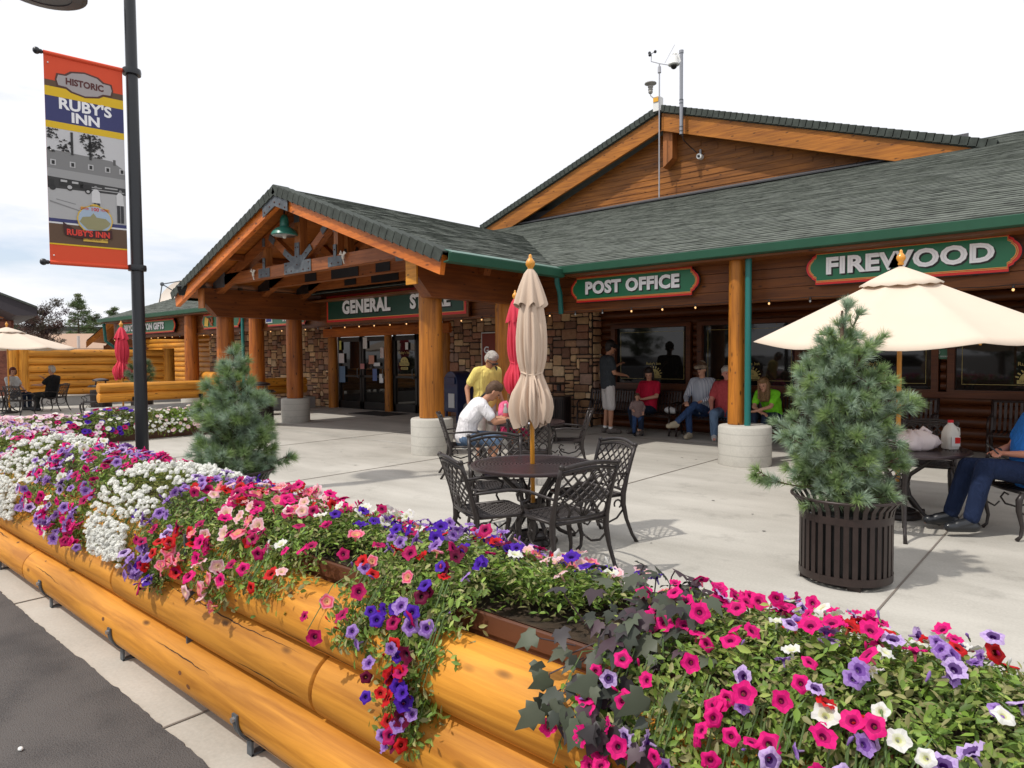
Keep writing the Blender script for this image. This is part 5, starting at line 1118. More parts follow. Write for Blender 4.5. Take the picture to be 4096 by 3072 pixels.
def pine(x, y, z0, z1, prof, seed, label, extra=(), lean=(0, 0), cnt=1.0, nl=.085, tone=1.0):
    t = thing('potted_pine', label, 'pine tree', (x, y, z0), group='potted pines on the patio')
    rs = random.Random(seed); H = z1-z0
    mb = MB(); mb.tube([(0, 0, -.1), (lean[0]*.3, lean[1]*.3, H*.4), (lean[0], lean[1], H-.08)], [.035, .024, .008], 8); mb.build('trunk', M_BARK, t, smooth=True)
    br = MB(); mats, cols = [], []
    def needles(p, d, L_, n, spread, col):
        d = d.normalized(); a = d.orthogonal().normalized(); b_ = d.cross(a)
        for i in range(n):
            th = rs.uniform(0, 6.28); sp = rs.uniform(.15, 1.0)*spread; v = (d*math.cos(sp)+(a*math.cos(th)+b_*math.sin(th))*math.sin(sp)).normalized()
            st = p-d*rs.uniform(0, .025); ln = L_*rs.uniform(.7, 1.1); w = v.orthogonal().normalized()*.0023; w = Matrix.Rotation(rs.uniform(0, 6.28), 3, v) @ w
            v = v+Vector((0, 0, -.04)); mats.append([[w[k], v[k]*ln, 0, st[k]] for k in range(3)]); f = rs.uniform(.75, 1.25)*tone
            cols.append((col[0]*f, col[1]*f, col[2]*f))
    def shoot(p, d, ln):
        # a curved shoot with needles along it and a tuft at its end
        k = max(2, int(ln/.035)); pts = [p]; q = p.copy(); dd = d.normalized()
        for i in range(k):
            dd = (dd+Vector((rs.gauss(0, .06), rs.gauss(0, .06), .05+rs.gauss(0, .04)))).normalized(); q = q+dd*(ln/k); pts.append(q.copy())
        br.tube(pts, [.0055-.003*i/k for i in range(k+1)], 5, caps=False)
        base = rs.choice([(.26, .36, .20), (.32, .43, .30), (.22, .32, .13), (.36, .46, .35), (.27, .38, .14)])
        for i, q in enumerate(pts[1:-1]):
            needles(q, dd, nl*.95, 15, 1.2, tuple(c*.85 for c in base))
        needles(pts[-1], dd, nl*1.25, 95, 1.15, base)
        return pts
    zz = 0
    for (zf, r0, ns) in prof:                      # whorls: height fraction, radius, shoots
        for i in range(int(ns*cnt)):
            a = 2*PI*(i+rs.random()*.7)/ns+zf*7; h = H*zf+rs.gauss(0, .03); rr = r0*rs.choice([.62, .8, .92, 1.0, 1.14])*rs.uniform(.92, 1.08); el = .28+.6*zf+rs.gauss(0, .12)
            o = Vector((lean[0]*zf, lean[1]*zf, h-.05)); d = Vector((math.cos(a), math.sin(a), el)); L_ = rr
            pts = shoot(o, d, max(.08, L_-.05))
            for k in range(int(3+L_*9)):
                j = rs.randrange(max(1, len(pts)//3), len(pts)); q = pts[min(j, len(pts)-2)]; sd = Vector((d.x+rs.gauss(0, .75), d.y+rs.gauss(0, .75), d.z+rs.uniform(-.35, .7))); shoot(q, sd, rs.uniform(.07, .13))
    for o, d, L_ in extra:
        pts = shoot(Vector(o), Vector(d), L_)
        for k in range(int(L_*16)): q = pts[rs.randrange(len(pts)//3, len(pts)-1)]; shoot(q, Vector(d)+Vector((rs.gauss(0, .5), rs.gauss(0, .5), rs.uniform(-.3, .4))), rs.uniform(.06, .1))
    br.build('branches', M_BARK, t)
    o = scatter('needles', [(-1, 0, 0), (1, 0, 0), (0, 1, 0)], [(0, 1, 2)], mats, cols, M_NEEDLE, None); o.parent = t
    return t
bp_ = (-1.33, 5.04)
slat_basket(bp_[0], bp_[1], .290, .585, 'slatted_basket', 'large brown slatted metal basket holding the pine on the right', group='slatted baskets holding pines')
def basket_label():
    pass
f_ = Vector((-math.sin(YAW), math.cos(YAW), 0))
L3 = lambda lat, dep, z: R0*lat+f_*dep+Vector((0, 0, z))
pine(bp_[0]-.03, bp_[1]-.03, .55, 1.93, [(.03, .38, 15), (.10, .41, 16), (.19, .42, 17), (.29, .41, 17), (.39, .38, 16), (.49, .33, 14), (.57, .27, 11), (.65, .19, 8), (.72, .13, 5), (.80, .08, 3)], 5, 'bushy blue-green pine standing in the large slatted basket on the right',
     extra=[(L3(-.15, 0, .10), L3(-1, -.2, -.02), .50), (L3(0, 0, 1.02), L3(.02, 0, 1), .32), (L3(0, 0, .98), L3(.5, 0, .9), .34), (L3(.02, 0, .90), L3(.9, -.1, .55), .34), (L3(-.02, 0, .90), L3(-.6, 0, .75), .24), (L3(-.05, -.1, .35), L3(-1, -.2, .12), .42), (L3(.05, -.1, .5), L3(1, -.3, .2), .40), (L3(.2, 0, .55), L3(1, 0, .35), .30)], lean=(.0, .0), nl=.066)
lp = cam_at(-2.42, 5.95)
slat_basket(lp.x, lp.y, .26, .58, 'slatted_basket', 'brown slatted basket of the left pine, mostly hidden behind the flowers', group='slatted baskets holding pines')
pine(lp.x, lp.y, .5, 1.66, [(.02, .36, 15), (.11, .38, 15), (.22, .37, 15), (.34, .34, 14), (.46, .31, 12), (.57, .27, 8), (.67, .20, 6), (.77, .15, 4), (.87, .09, 3)], 9, 'broad blue-green potted pine behind the flower bed on the left',
     extra=[(L3(0, 0, .95), L3(.1, 0, 1), .2), (L3(.1, 0, .1), L3(1, -.1, 0), .38), (L3(-.05, 0, .75), L3(-1, 0, .25), .26)], nl=.074)
mb = MB(); mb.box((0, 0, 0), (.045, .004, .018)); 
cd = Vector((1, 0, 0))
def tagplate():
    a = math.radians(215); o = MB(); o.box((bp_[0]+.281*math.cos(a+.35), bp_[1]+.281*math.sin(a+.35), .475), (.004, .045, .02), Matrix.Rotation(a+.35, 3, 'Z')); r = o.build('maker_plate', M_LETTER)
    b = [q for q in bpy.data.objects if q.name == 'slatted_basket'][0]; r.parent = b; r.location = (-b.location.x, -b.location.y, 0)
tagplate()

# ================================================================== PATIO FURNITURE
def arcpts(c, r, a0, a1, n, f): return [f(c[0]+r*math.cos(a), c[1]+r*math.sin(a)) for a in np.linspace(a0, a1, n)]
def make_chair():
    t = thing('patio_chair', 'x', 'chair')
    bw, bh = .235, .42
    def B(u, v):
        return Vector((-.205-.125*(v/bh)**1.15-.035*(1-(u/bw)**2), u*(1+.04*v/bh), .41+v))
    top = lambda u: bh-.03+.035*math.cos(u/bw*PI/2)
    mb = MB()
    # outline rails
    mb.tube([B(u, top(u)) for u in np.linspace(-bw, bw, 13)], .016, 6, sx=1.0); mb.tube([B(u, top(u)-.035) for u in np.linspace(-bw, bw, 13)], .012, 6)
    mb.tube([B(u, .03) for u in np.linspace(-bw, bw, 9)], .012, 6)
    # lattice bars, clipped to the panel
    def lat(sg):
        for k in np.arange(-.55, .56, .072):
            seg = []
            for v in np.linspace(.12, bh-.04, 12):
                u = k+sg*(v-.12)*.95+sg*.05*math.sin(v*6)
                if abs(u) < bw-.004 and v < top(u)-.03: seg.append(B(u, v))
                else:
                    if len(seg) > 1: mb.tube(seg, .0075, 5, caps=False)
                    seg = []
            if len(seg) > 1: mb.tube(seg, .0075, 5, caps=False)
    lat(1); lat(-1)
    # fan ornament under the lattice
    mb.tube(arcpts((0, .03), .12, .1, PI-.1, 12, B), .008, 5)
    for a in (-.9, -.45, 0, .45, .9): mb.tube([B(.015*math.sin(a), .04), B(.07*math.sin(a), .04+.05*math.cos(a)), B(.115*math.sin(a), .035+.11*math.cos(a))], .008, 5)
    for sg in (-1, 1): mb.tube(arcpts((sg*.165, .075), .045, 0, 2*PI, 12, B), .007, 5); mb.tube([B(sg*.1, .06), B(sg*.16, .13), B(sg*.225, .15)], .007, 5)
    mb.build('backrest', M_IRON, t, smooth=True)
    # seat
    mb = MB(); sx0, sx1, sw = -.215, .225, .235
    S = lambda x, y: Vector((x, y*(1-.08*(x < -.1)), .405-.012*math.cos(x*6)*math.cos(y*6)))
    mb.tube([S(sx0, -sw), S(sx1-.03, -sw-.005), S(sx1, -sw+.04), S(sx1+.012, 0), S(sx1, sw-.04), S(sx1-.03, sw+.005), S(sx0, sw)], .014, 6); mb.tube([S(sx0, -sw), S(sx0, sw)], .014, 6)
    for k in np.arange(-.62, .63, .052):
        for sg in (-1, 1):
            seg = [S(x, k+sg*(x)) for x in np.linspace(sx0, sx1, 10) if abs(k+sg*x) < sw]
            if len(seg) > 1: mb.tube(seg, .0065, 4, caps=False)
    mb.build('seat', M_IRON, t, smooth=True)
    for sg in (-1, 1):
        mb = MB(); mb.tube([B(sg*bw, top(bw)+.012), B(sg*bw, .3), B(sg*bw, .15), Vector((-.205, sg*.235, .42)), Vector((-.205, sg*.235, .33)), Vector((-.235, sg*.24, .2)), Vector((-.29, sg*.245, .07)), Vector((-.335, sg*.25, .0))], [.017, .016, .016, .024, .022, .016, .014, .016], 8); mb.sphere(B(sg*bw, top(bw)+.012), .022, 8); mb.build('rear_leg', M_IRON, t, smooth=True)
        mb = MB(); mb.tube([(.20, sg*.225, .40), (.235, sg*.23, .34), (.235, sg*.23, .25), (.205, sg*.228, .12), (.215, sg*.23, .04), (.25, sg*.232, .008)], [.02, .026, .022, .015, .013, .017], 8); mb.build('front_leg', M_IRON, t, smooth=True)
        mb = MB(); mb.tube([B(sg*bw, .17), Vector((-.15, sg*.262, .59)), Vector((.02, sg*.275, .60)), Vector((.15, sg*.27, .585)), Vector((.20, sg*.262, .55)), Vector((.185, sg*.26, .51)), Vector((.15, sg*.255, .50)), Vector((.14, sg*.25, .455)), Vector((.16, sg*.24, .41))], [.010, .011, .013, .014, .012, .010, .009, .009, .010], 6); mb.build('armrest', M_IRON, t, smooth=True)
        mb = MB(); f = lambda a, b_: Vector((a, sg*.232, b_)); mb.tube([f(-.22, .30), f(-.14, .22), f(-.04, .19), f(.06, .22), f(.10, .28), f(.07, .32), f(.035, .30)], .009, 6); mb.tube(arcpts((-.15, .335), .035, -.5, 4.2, 10, f), .008, 6); mb.tube([f(.22, .24), f(.15, .20), f(.11, .24)], .008, 6); mb.build('scroll_brace', M_IRON, t, smooth=True)
    return t
CHAIR0 = make_chair(); USED = [False]
def chair(lat, dep, hl, hd, label, group='cast metal patio chairs'):
    o = CHAIR0 if not USED[0] else copy_tree(CHAIR0); USED[0] = True
    p = cam_at(lat, dep); o.location = (p.x, p.y, 0); o.rotation_euler = (0, 0, heading(hl, hd)); tag(o, label, 'chair', group); return o
def make_table(lat, dep, R, label, h=.66, hole=True):
    p = cam_at(lat, dep); t = thing('patio_table', label, 'table', (p.x, p.y, 0), rz=.4, group='round cast metal patio tables')
    mb = MB(); r = .05; k = 0
    mb.lathe([(.025, h-.008), (.05, h-.008), (.05, h), (.025, h)], n=24, caps=False)
    while r < R-.03:
        a, b_ = r, r+.022; mb.lathe([(a, h-.008), (b_, h-.008), (b_, h), (a, h)], n=56, caps=False); mb.f.extend([]); 
        n = max(8, int(2*PI*r/.055))
        for i in range(n):
            an = 2*PI*(i+.5*(k % 2))/n; c = Vector((math.cos(an)*(b_+.005), math.sin(an)*(b_+.005), h-.005)); mb.box(c, (.014, .020, .007), Matrix.Rotation(an, 3, 'Z'))
        r += .031; k += 1
    mb.build('tabletop', M_IRONT, t)
    mb = MB(); mb.lathe([(R-.035, h-.012), (R-.02, h-.03), (R-.004, h-.026), (R, h-.012), (R-.006, h+.001), (R-.03, h+.004), (R-.038, h)], n=64, caps=False); mb.build('rim', M_IRONT, t, smooth=True, angle=50)
    for q in range(4):
        a = PI/4+q*PI/2; c, s = math.cos(a), math.sin(a); f = lambda rr, z: Vector((c*rr, s*rr, z)); mb = MB()
        mb.tube([f(R*.62, h-.02), f(R*.50, h-.10), f(.12, .42), f(.09, .33), f(.12, .22), f(.26, .07), f(.36, .02), f(.41, .012)], [.018, .018, .02, .02, .02, .017, .015, .018], 8); mb.build('leg', M_IRON, t, smooth=True)
    mb = MB(); mb.lathe([(.095, .30), (.105, .31), (.105, .34), (.095, .35)], n=24, caps=False); mb.build('collar', M_IRON, t, smooth=True, angle=40); mb = MB(); mb.lathe([(.15, .055), (.16, .06), (.16, .075), (.15, .08)], n=24, caps=False); mb.build('foot_ring', M_IRON, t, smooth=True, angle=40)
    return t, p
T1, tp1 = make_table(.17, 5.68, .525, 'empty round dark metal table in the middle of the patio with the folded tan umbrella')
T2, tp2 = make_table(.19, 9.45, .54, 'round dark metal table where the youth in the white shirt sits')
T3, tp3 = make_table(3.68, 6.5, .60, 'round dark metal table with the milk jug and shopping bag under the open umbrella')
T4, tp4 = make_table(-15.1, 20.3, .55, 'far round table where the man in black sits, at the left')
chair(-.16, 5.10, .92, .39, 'empty chair at the middle table seen from its side, nearest the flowers on the left')
chair(-.12, 6.08, .15, -1, 'empty chair behind the middle table, facing the camera')
chair(.62, 5.72, -.88, -.48, 'empty chair at the right side of the middle table, its shadow beside it')
chair(.36, 4.92, -.53, .85, 'empty chair seen from behind, on the near right side of the middle table')
chair(-.62, 8.95, 1, .15, 'chair under the youth in the white shirt', )
chair(.22, 8.28, .1, 1, 'empty chair seen from behind, between the middle table and the table of the youth')
chair(.74, 9.33, -1, .05, 'empty chair facing left at the right side of the table of the youth')
chair(.05, 10.15, 0, -1, 'chair of the girl in pink behind the rear table')
chair(4.35, 7.15, -.6, -.8, 'chair behind the table with the milk jug, its lattice back showing')
chair(3.16, 5.95, .5, .85, 'chair between the large slatted basket and the milk jug table, mostly hidden')
chair(4.42, 5.80, -1, .08, 'chair under the man in the blue shirt at the right edge')
chair(-14.0, 20.9, -1, -.05, 'far chair under the man in black')
chair(-13.95, 19.4, .1, 1, 'far empty chair seen from behind in front of the man in black')
chair(-15.9, 20.5, 1, 0, 'far chair at the left edge under the dark haired woman')
chair(-11.45, 18.6, -.9, -.4, 'far empty chair beside the end of the low log rail')

def finial(t, x, y, z, s=1):
    mb = MB(); mb.lathe([(.018*s, 0), (.03*s, .01*s), (.022*s, .03*s), (.028*s, .04*s), (.042*s, .065*s), (.040*s, .09*s), (.022*s, .115*s), (.014*s, .125*s), (.016*s, .14*s), (.006*s, .155*s)], (x, y, z), 16); mb.build('finial', M_YPOLE, t, smooth=True)
def folded_umbrella(p, label, mat, zt, zb, S=1.0, seed=1, lean=(0, 0), cat='umbrella'):
    t = thing('folded_umbrella', label, cat, (p.x, p.y, 0), group='folded patio umbrellas')
    rs = random.Random(seed); H = zt-zb; ph = rs.random()*6
    mb = MB(); mb.tube([(0, 0, .02), (lean[0], lean[1], zt)], .021*S, 12); mb.build('pole', M_YPOLE, t, smooth=True)
    mb = MB(); mb.lathe([(.20, 0), (.21, .02), (.19, .05), (.05, .08), (.035, .16)], n=28); mb.build('stand', M_IRON, t, smooth=True, angle=40)
    L_ = lambda z: (lean[0]*z/zt, lean[1]*z/zt)
    def fold(amp):
        def fn(r, z, a, i):
            f = (zt-z)/H; am = amp*min(1, f*2.2)
            k = 1+am*(.9*abs(math.sin(5.5*a+ph+f*1.3))-.55+.5*abs(math.sin(9.5*a+ph*2-f*2.0))-.3+.25*math.sin(3*a-f*3))
            return r*k, z
        return fn
    prof = [(.030, 0), (.05, .03), (.075, .12), (.102, .25), (.118, .36), (.124, .45), (.122, .53), (.114, .60), (.098, .655), (.086, .69), (.098, .72), (.122, .77), (.138, .80), (.152, .85), (.158, .90), (.148, .95), (.128, 1.0)]
    mb = MB(); P = [(r*S, zt-f*H) for r, f in prof]
    def fn(r, z, a, i):
        rr, zz = fold(.30)(r, z, a, i); f = (zt-z)/H
        if f > .70: zz += .035*S*math.sin(6*a+ph)*(f-.70)/.3+.02*S*math.sin(11*a)*(f-.7)/.3; q = min(1, (f-.70)/.12); rr *= 1+q*(.42*(abs(math.sin(5.5*a+ph*1.3+f*2))-.6)+.22*(abs(math.sin(12.5*a+ph))-.6)); zz -= .05*S*abs(math.sin(3.5*a+ph))*(f-.7)/.3
        return rr, zz
    o = mb.lathe(P, n=176, fn=fn, caps=False); c = mb.build('canopy', mat, t, smooth=True)
    v = [ve for ve in c.data.vertices]
    for ve in v: lx, ly = L_(ve.co.z); ve.co.x += lx; ve.co.y += ly
    mb = MB(); fp = [(.028, 0), (.055, .03), (.095, .12), (.120, .2), (.126, .245)]
    mb.lathe([(r*S, zt+.012-f*H) for r, f in fp], n=96, fn=lambda r, z, a, i: (r*(1+.22*math.sin(8*a+ph+.3)*(i/4)), z+.022*S*math.sin(8*a+1)*(i/4)**2), caps=False); c = mb.build('vent_flap', mat, t, smooth=True)
    for ve in c.data.vertices: lx, ly = L_(ve.co.z); ve.co.x += lx; ve.co.y += ly
    mb = MB(); zz = zt-.69*H; lx, ly = L_(zz); mb.tube([(lx+math.cos(a)*.088*S, ly+math.sin(a)*.088*S, zz+.012*math.sin(a*2)) for a in np.linspace(0, 2*PI, 25)], .010*S, 6, caps=False)
    mb.tube([(lx+.07*S, ly-.06*S, zz), (lx+.12*S, ly-.08*S, zz-.08*S), (lx+.15*S, ly-.09*S, zz-.2*S)], .007*S, 6); mb.build('tie_band', mat, t, smooth=True)
    finial(t, lean[0], lean[1], zt-.01, S)
    return t
folded_umbrella(tp1, 'folded tan canvas umbrella tied around its yellow pole in the middle table', M_TAN, 2.26, 1.03, .94, 3, lean=tuple((RT*-.012)[:2]))
folded_umbrella(cam_at(.10, 9.45), 'folded red umbrella standing in the rear table, half hidden by the tan one', M_REDC, 2.33, 1.08, .95, 5, lean=tuple((RT*-.05)[:2]))
folded_umbrella(cam_at(-11.1, 19.5), 'far folded red umbrella left of the black lamp pole', M_REDC, 2.46, 1.07, 1.3, 8)
def open_umbrella(p, R, ze, zt, label, rot=0.2, seed=1, tilt=(0, 0)):
    t = thing('open_umbrella', label, 'umbrella', (p.x, p.y, 0), rz=rot, group='open cream umbrellas')
    mb = MB(); mb.cyl((0, 0, .02), (0, 0, zt), .021, n=12); mb.build('pole', M_YPOLE, t, smooth=True, angle=40)
    mb = MB(); mb.lathe([(.20, 0), (.21, .02), (.19, .05), (.05, .08), (.035, .16)], n=28); mb.build('stand', M_IRON, t, smooth=True, angle=40)
    n = 8; ss = 8; rings = 12; mb = MB(); vs = []
    for i in range(rings+1):
        f = .02+.98*i/rings
        for j in range(n*ss):
            a = 2*PI*j/(n*ss); w = (j % ss)/ss; pan = math.sin(PI*w); apo = math.cos(PI/n)/math.cos((w-.5)*2*PI/n); r = R*f*(apo/1.0); r = R*f*((apo-.0)) / math.cos(0)
            z = zt-(zt-ze)*(f**.96)-.055*pan*f*(1-f*.55)- (.03*pan*f**5)
            r *= 1-.035*pan*f**3
            vs.append((r*math.cos(a)/1.0, r*math.sin(a), z))
    m = n*ss; fs = [(i*m+j, (i+1)*m+j, (i+1)*m+(j+1) % m, i*m+(j+1) % m) for i in range(rings) for j in range(m)]
    k = len(vs); mb.add(vs, [f for f in fs]); c = mb.build('canopy', M_CREAM, t, smooth=True); so = c.modifiers.new('cloth', 'SOLIDIFY'); so.thickness = .004
    mb = MB(); vs = []; Rv = R*.26
    for i in range(5):
        f = .04+.96*i/4
        for j in range(m): a = 2*PI*j/m; w = (j % ss)/ss; vs.append((Rv*f*math.cos(a), Rv*f*math.sin(a), zt+.028-(zt-ze)*.26*f*.98-.006*math.sin(2*PI*w*2)*f**3-(.02*f**4)))
    mb.add(vs, [(i*m+j, (i+1)*m+j, (i+1)*m+(j+1) % m, i*m+(j+1) % m) for i in range(4) for j in range(m)]); c = mb.build('vent_cap', M_CREAM, t, smooth=True); so = c.modifiers.new('cloth', 'SOLIDIFY'); so.thickness = .004
    for q in range(n):
        a = 2*PI*q/n; mb = MB(); mb.bar((.02*math.cos(a), .02*math.sin(a), zt-.04), (R*.97*math.cos(a), R*.97*math.sin(a), ze-.012), .014, .02); mb.bar((.03*math.cos(a), .03*math.sin(a), zt-.50*(zt-ze)*1.4), (R*.5*math.cos(a), R*.5*math.sin(a), (zt+ze)/2-.03), .012, .016); mb.build('rib', M_YPOLE, t)
    finial(t, 0, 0, zt+.03, .95)
    tv = Matrix.Rotation(-rot, 3, 'Z') @ (R0*tilt[0]+Vector((-math.sin(YAW), math.cos(YAW), 0))*tilt[1])
    for ch in t.children:
        if ch.name.split('.')[0] in ('canopy', 'vent_cap', 'rib'):
            for ve in ch.data.vertices: ve.co.z += tv.x*ve.co.x+tv.y*ve.co.y
    return t
open_umbrella(tp3, 1.35, 1.74, 2.36, 'large open cream umbrella over the milk jug table on the right', rot=.62, tilt=(.05, .075))
open_umbrella(cam_at(-14.72, 20.0), 1.75, 1.90, 2.5, 'far open cream umbrella at the left edge of the picture', rot=.35)

def items():
    z = .664
    q = cam_at(4.10, 6.38); mk = thing('milk_jug', 'clear plastic milk jug with red cap and red label on the right table', 'jug', (q.x, q.y, z), rz=heading(1, .1))
    prof = [(.062, .0), (.066, .01), (.068, .10), (.066, .15), (.045, .205), (.022, .235), (.020, .25)]
    mb = MB(); mb.lathe(prof, n=24, fn=lambda r, z_, a, i: (r*(1+.10*math.cos(4*a+PI)), z_)); mb.build('jug_body', plain('milk_plastic', (.74, .72, .66), .35), mk, smooth=True, angle=50)
    mb = MB(); mb.cyl((0, 0, .245), (0, 0, .27), .024, n=16); mb.build('cap', plain('cap_red', (.7, .01, .02), .4), mk)
    mb = MB(); mb.box((0, -.071, .075), (.085, .004, .09)); mb.build('label', M_WHITE, mk); mb = MB(); mb.box((.015, -.074, .085), (.05, .002, .055)); mb.build('label_print', M_RED, mk)
    mb = MB(); mb.tube([(.055, 0, .20), (.085, 0, .19), (.09, 0, .13), (.07, 0, .10)], .009, 8); mb.build('handle', MATS['milk_plastic'], mk, smooth=True)
    q = cam_at(3.72, 6.35); bg = thing('shopping_bag', 'crumpled white plastic shopping bag around the umbrella pole on the right table', 'bag', (q.x, q.y, z), rz=.6)
    mb = MB(); mb.lathe([(.12, 0), (.15, .02), (.165, .07), (.14, .12), (.09, .16), (.04, .17)], n=48, fn=lambda r, zz, a, i: (r*(1+.16*math.sin(3*a+i)+.07*math.sin(9*a+i*2))*(1.25 if abs(math.cos(a)) > .7 else .8), zz*(1+.12*math.sin(5*a+i)))); mb.build('bag_body', plain('bag_white', (.78, .68, .68), .4), bg, smooth=True)
    mb = MB(); mb.tube([(.05, 0, .13), (.11, .02, .20), (.17, .0, .15)], .02, 8); mb.build('bag_handle', MATS['bag_white'], bg, smooth=True)
    q = cam_at(-.09, 9.25); bt = thing('drink_bottle', 'clear drink bottle with red label beside the youth on the rear table', 'bottle', (q.x, q.y, z))
    mb = MB(); mb.lathe([(.03, 0), (.034, .01), (.034, .14), (.03, .18), (.014, .22), (.013, .235)], n=18); mb.build('bottle_body', plain('bottle_grey', (.40, .38, .36), .15), bt, smooth=True, angle=50); mb = MB(); mb.lathe([(.0355, .05), (.0355, .13)], n=18, caps=False); mb.build('label', plain('label_redwhite', (.62, .12, .12), .5), bt); mb = MB(); mb.cyl((0, 0, .232), (0, 0, .255), .016); mb.build('cap', M_WHITE, bt)
    q = cam_at(.22, 9.05); pp = MB(); pp.box((q.x, q.y, .672), (.24, .17, .012), Matrix.Rotation(.8, 3, 'Z')); tag(pp.build('note_pad', plain('paper', (.74, .74, .80), .8)), 'white writing pad on the rear table under the hands of the youth', 'pad')
    q = cam_at(-14.75, 20.1); bt = thing('glass_bottle', 'small clear bottle on the far table in front of the man in black', 'bottle', (q.x, q.y, z)); mb = MB(); mb.lathe([(.04, 0), (.04, .14), (.015, .2), (.015, .24)], n=14); mb.build('bottle_body', plain('bottle_pale', (.5, .48, .45), .2), bt, smooth=True, angle=50); mb = MB(); mb.cyl((0, 0, .24), (0, 0, .26), .02); mb.build('cap', M_WHITE, bt)
items()

# ------------------------------------------------------------------ benches
def bench(x0, x1, y, label):
    t = thing('slatted_bench', label, 'bench', ((x0+x1)/2, y, 0), group='dark slatted benches against the log wall')
    w = x1-x0; n = int(w/.062); sp = MB(); sb = MB()
    for i in range(n):
        x = -w/2+w*(i+.5)/n
        sb.tube([(x, -.46, .385), (x, -.44, .415), (x, -.2, .40), (x, -.05, .41)], .017, 5, sx=.35, ref=(0, 0, 1)) if False else None
        for a, b_ in (((x, -.47, .37), (x, -.44, .41)), ((x, -.44, .41), (x, -.20, .395)), ((x, -.20, .395), (x, -.05, .42))): sb.bar(a, b_, .036, .006)
        for a, b_ in (((x, -.05, .42), (x, .02, .60)), ((x, .02, .60), (x, .06, .83))): sp.bar(a, b_, .036, .006, up=(0, 1, 0))
    sb.build('seat', M_SLAT, t); sp.build('backrest', M_SLAT, t)
    mb = MB(); mb.tube([(-w/2, .062, .84), (w/2, .062, .84)], .016, 8); mb.tube([(-w/2, -.47, .37), (w/2, -.47, .37)], .014, 8); mb.build('rail', M_SLAT, t, smooth=True, angle=40)
    for x in (-w/2, w/2):
        mb = MB(); mb.tube([(x, .07, .86), (x, .02, .6), (x, -.04, .42), (x, -.0, .2), (x, .06, .01)], .02, 8); mb.build('rear_leg', M_SLAT, t, smooth=True); mb = MB(); mb.tube([(x, -.46, .40), (x, -.49, .25), (x, -.46, .1), (x, -.49, .01)], .02, 8); mb.build('front_leg', M_SLAT, t, smooth=True); mb = MB(); mb.tube([(x, .02, .62), (x, -.2, .64), (x, -.42, .62), (x, -.49, .55), (x, -.46, .40)], .017, 8); mb.build('armrest', M_SLAT, t, smooth=True)
    return t
bench(-8.45, -6.30, 12.35, 'dark slatted bench by the stone corner where the woman in red sits')
bench(-6.15, -4.0, 12.35, 'dark slatted bench under the second window where the man in the striped shirt sits')
bench(-3.85, -1.95, 12.35, 'dark slatted bench behind the right pine, where its back shows left of the milk jug')
bench(-1.25, .6, 12.35, 'dark slatted bench at the right edge below the last window')

# ------------------------------------------------------------------ bins and mailbox
def bin_(x, y, label, dome):
    t = slat_basket(x, y, .27, .78, 'litter_bin', label, 'bin', flare=False, group='dark slatted litter bins')
    mb = MB()
    if dome:
        for q in range(4): a = q*PI/2+.4; mb.cyl((.2*math.cos(a), .2*math.sin(a), .76), (.16*math.cos(a), .16*math.sin(a), .95), .012, n=8)
        mb.lathe([(.19, .93), (.22, .94), (.20, .98), (.10, 1.01), (.01, 1.02)], n=28); mb.lathe([(.29, .79), (.30, .80), (.30, .815), (.29, .825)], n=36, caps=False)
    else: mb.lathe([(.05, .80), (.05, .93), (.24, .95), (.25, .97), (.20, .985), (.01, .99)], n=30)
    mb.build('lid', M_SLAT, t, smooth=True, angle=40)
bin_(-14.75, 8.15, 'dark slatted litter bin with domed lid beside the rear left porch post', True)
bin_(-9.05, 12.02, 'dark slatted litter bin with flat lid against the stone wall, right of the tan umbrella', False)
bin_(-21.9, 7.15, 'far litter bin with pale lid behind the low log rail', True)
def mailbox():
    t = thing('mailbox', 'dark blue street mailbox behind the front right porch post', 'mailbox', (-11.75, 11.6, 0), rz=-.15); blue = plain('mailbox_blue', (.010, .022, .085), .35, coat=.3)
    mb = MB(); pr = [(-.27, .25), (.27, .25), (.27, .95)]+[(.27*math.cos(a), .95+.27*math.sin(a)) for a in np.linspace(0, PI, 14)][1:]
    mb.prism(pr, (0, -.24, 0), -.48); mb.v = [(x, y+(0.0), z) for x, y, z in mb.v]; mb.build('box', blue, t, bevel=.008)
    for sx in (-.23, .23):
        for sy in (-.2, .2): mb = MB(); mb.box((sx, sy, .13), (.06, .05, .26)); mb.build('leg', blue, t)
    mb = MB(); mb.box((0, -.262, 1.0), (.42, .03, .16)); mb.build('pull_door', blue, t, bevel=.006); mb = MB(); mb.box((.05, -.252, .52), (.24, .012, .34)); mb.build('notice', plain('notice_grey', (.55, .55, .55), .5), t)
mailbox()

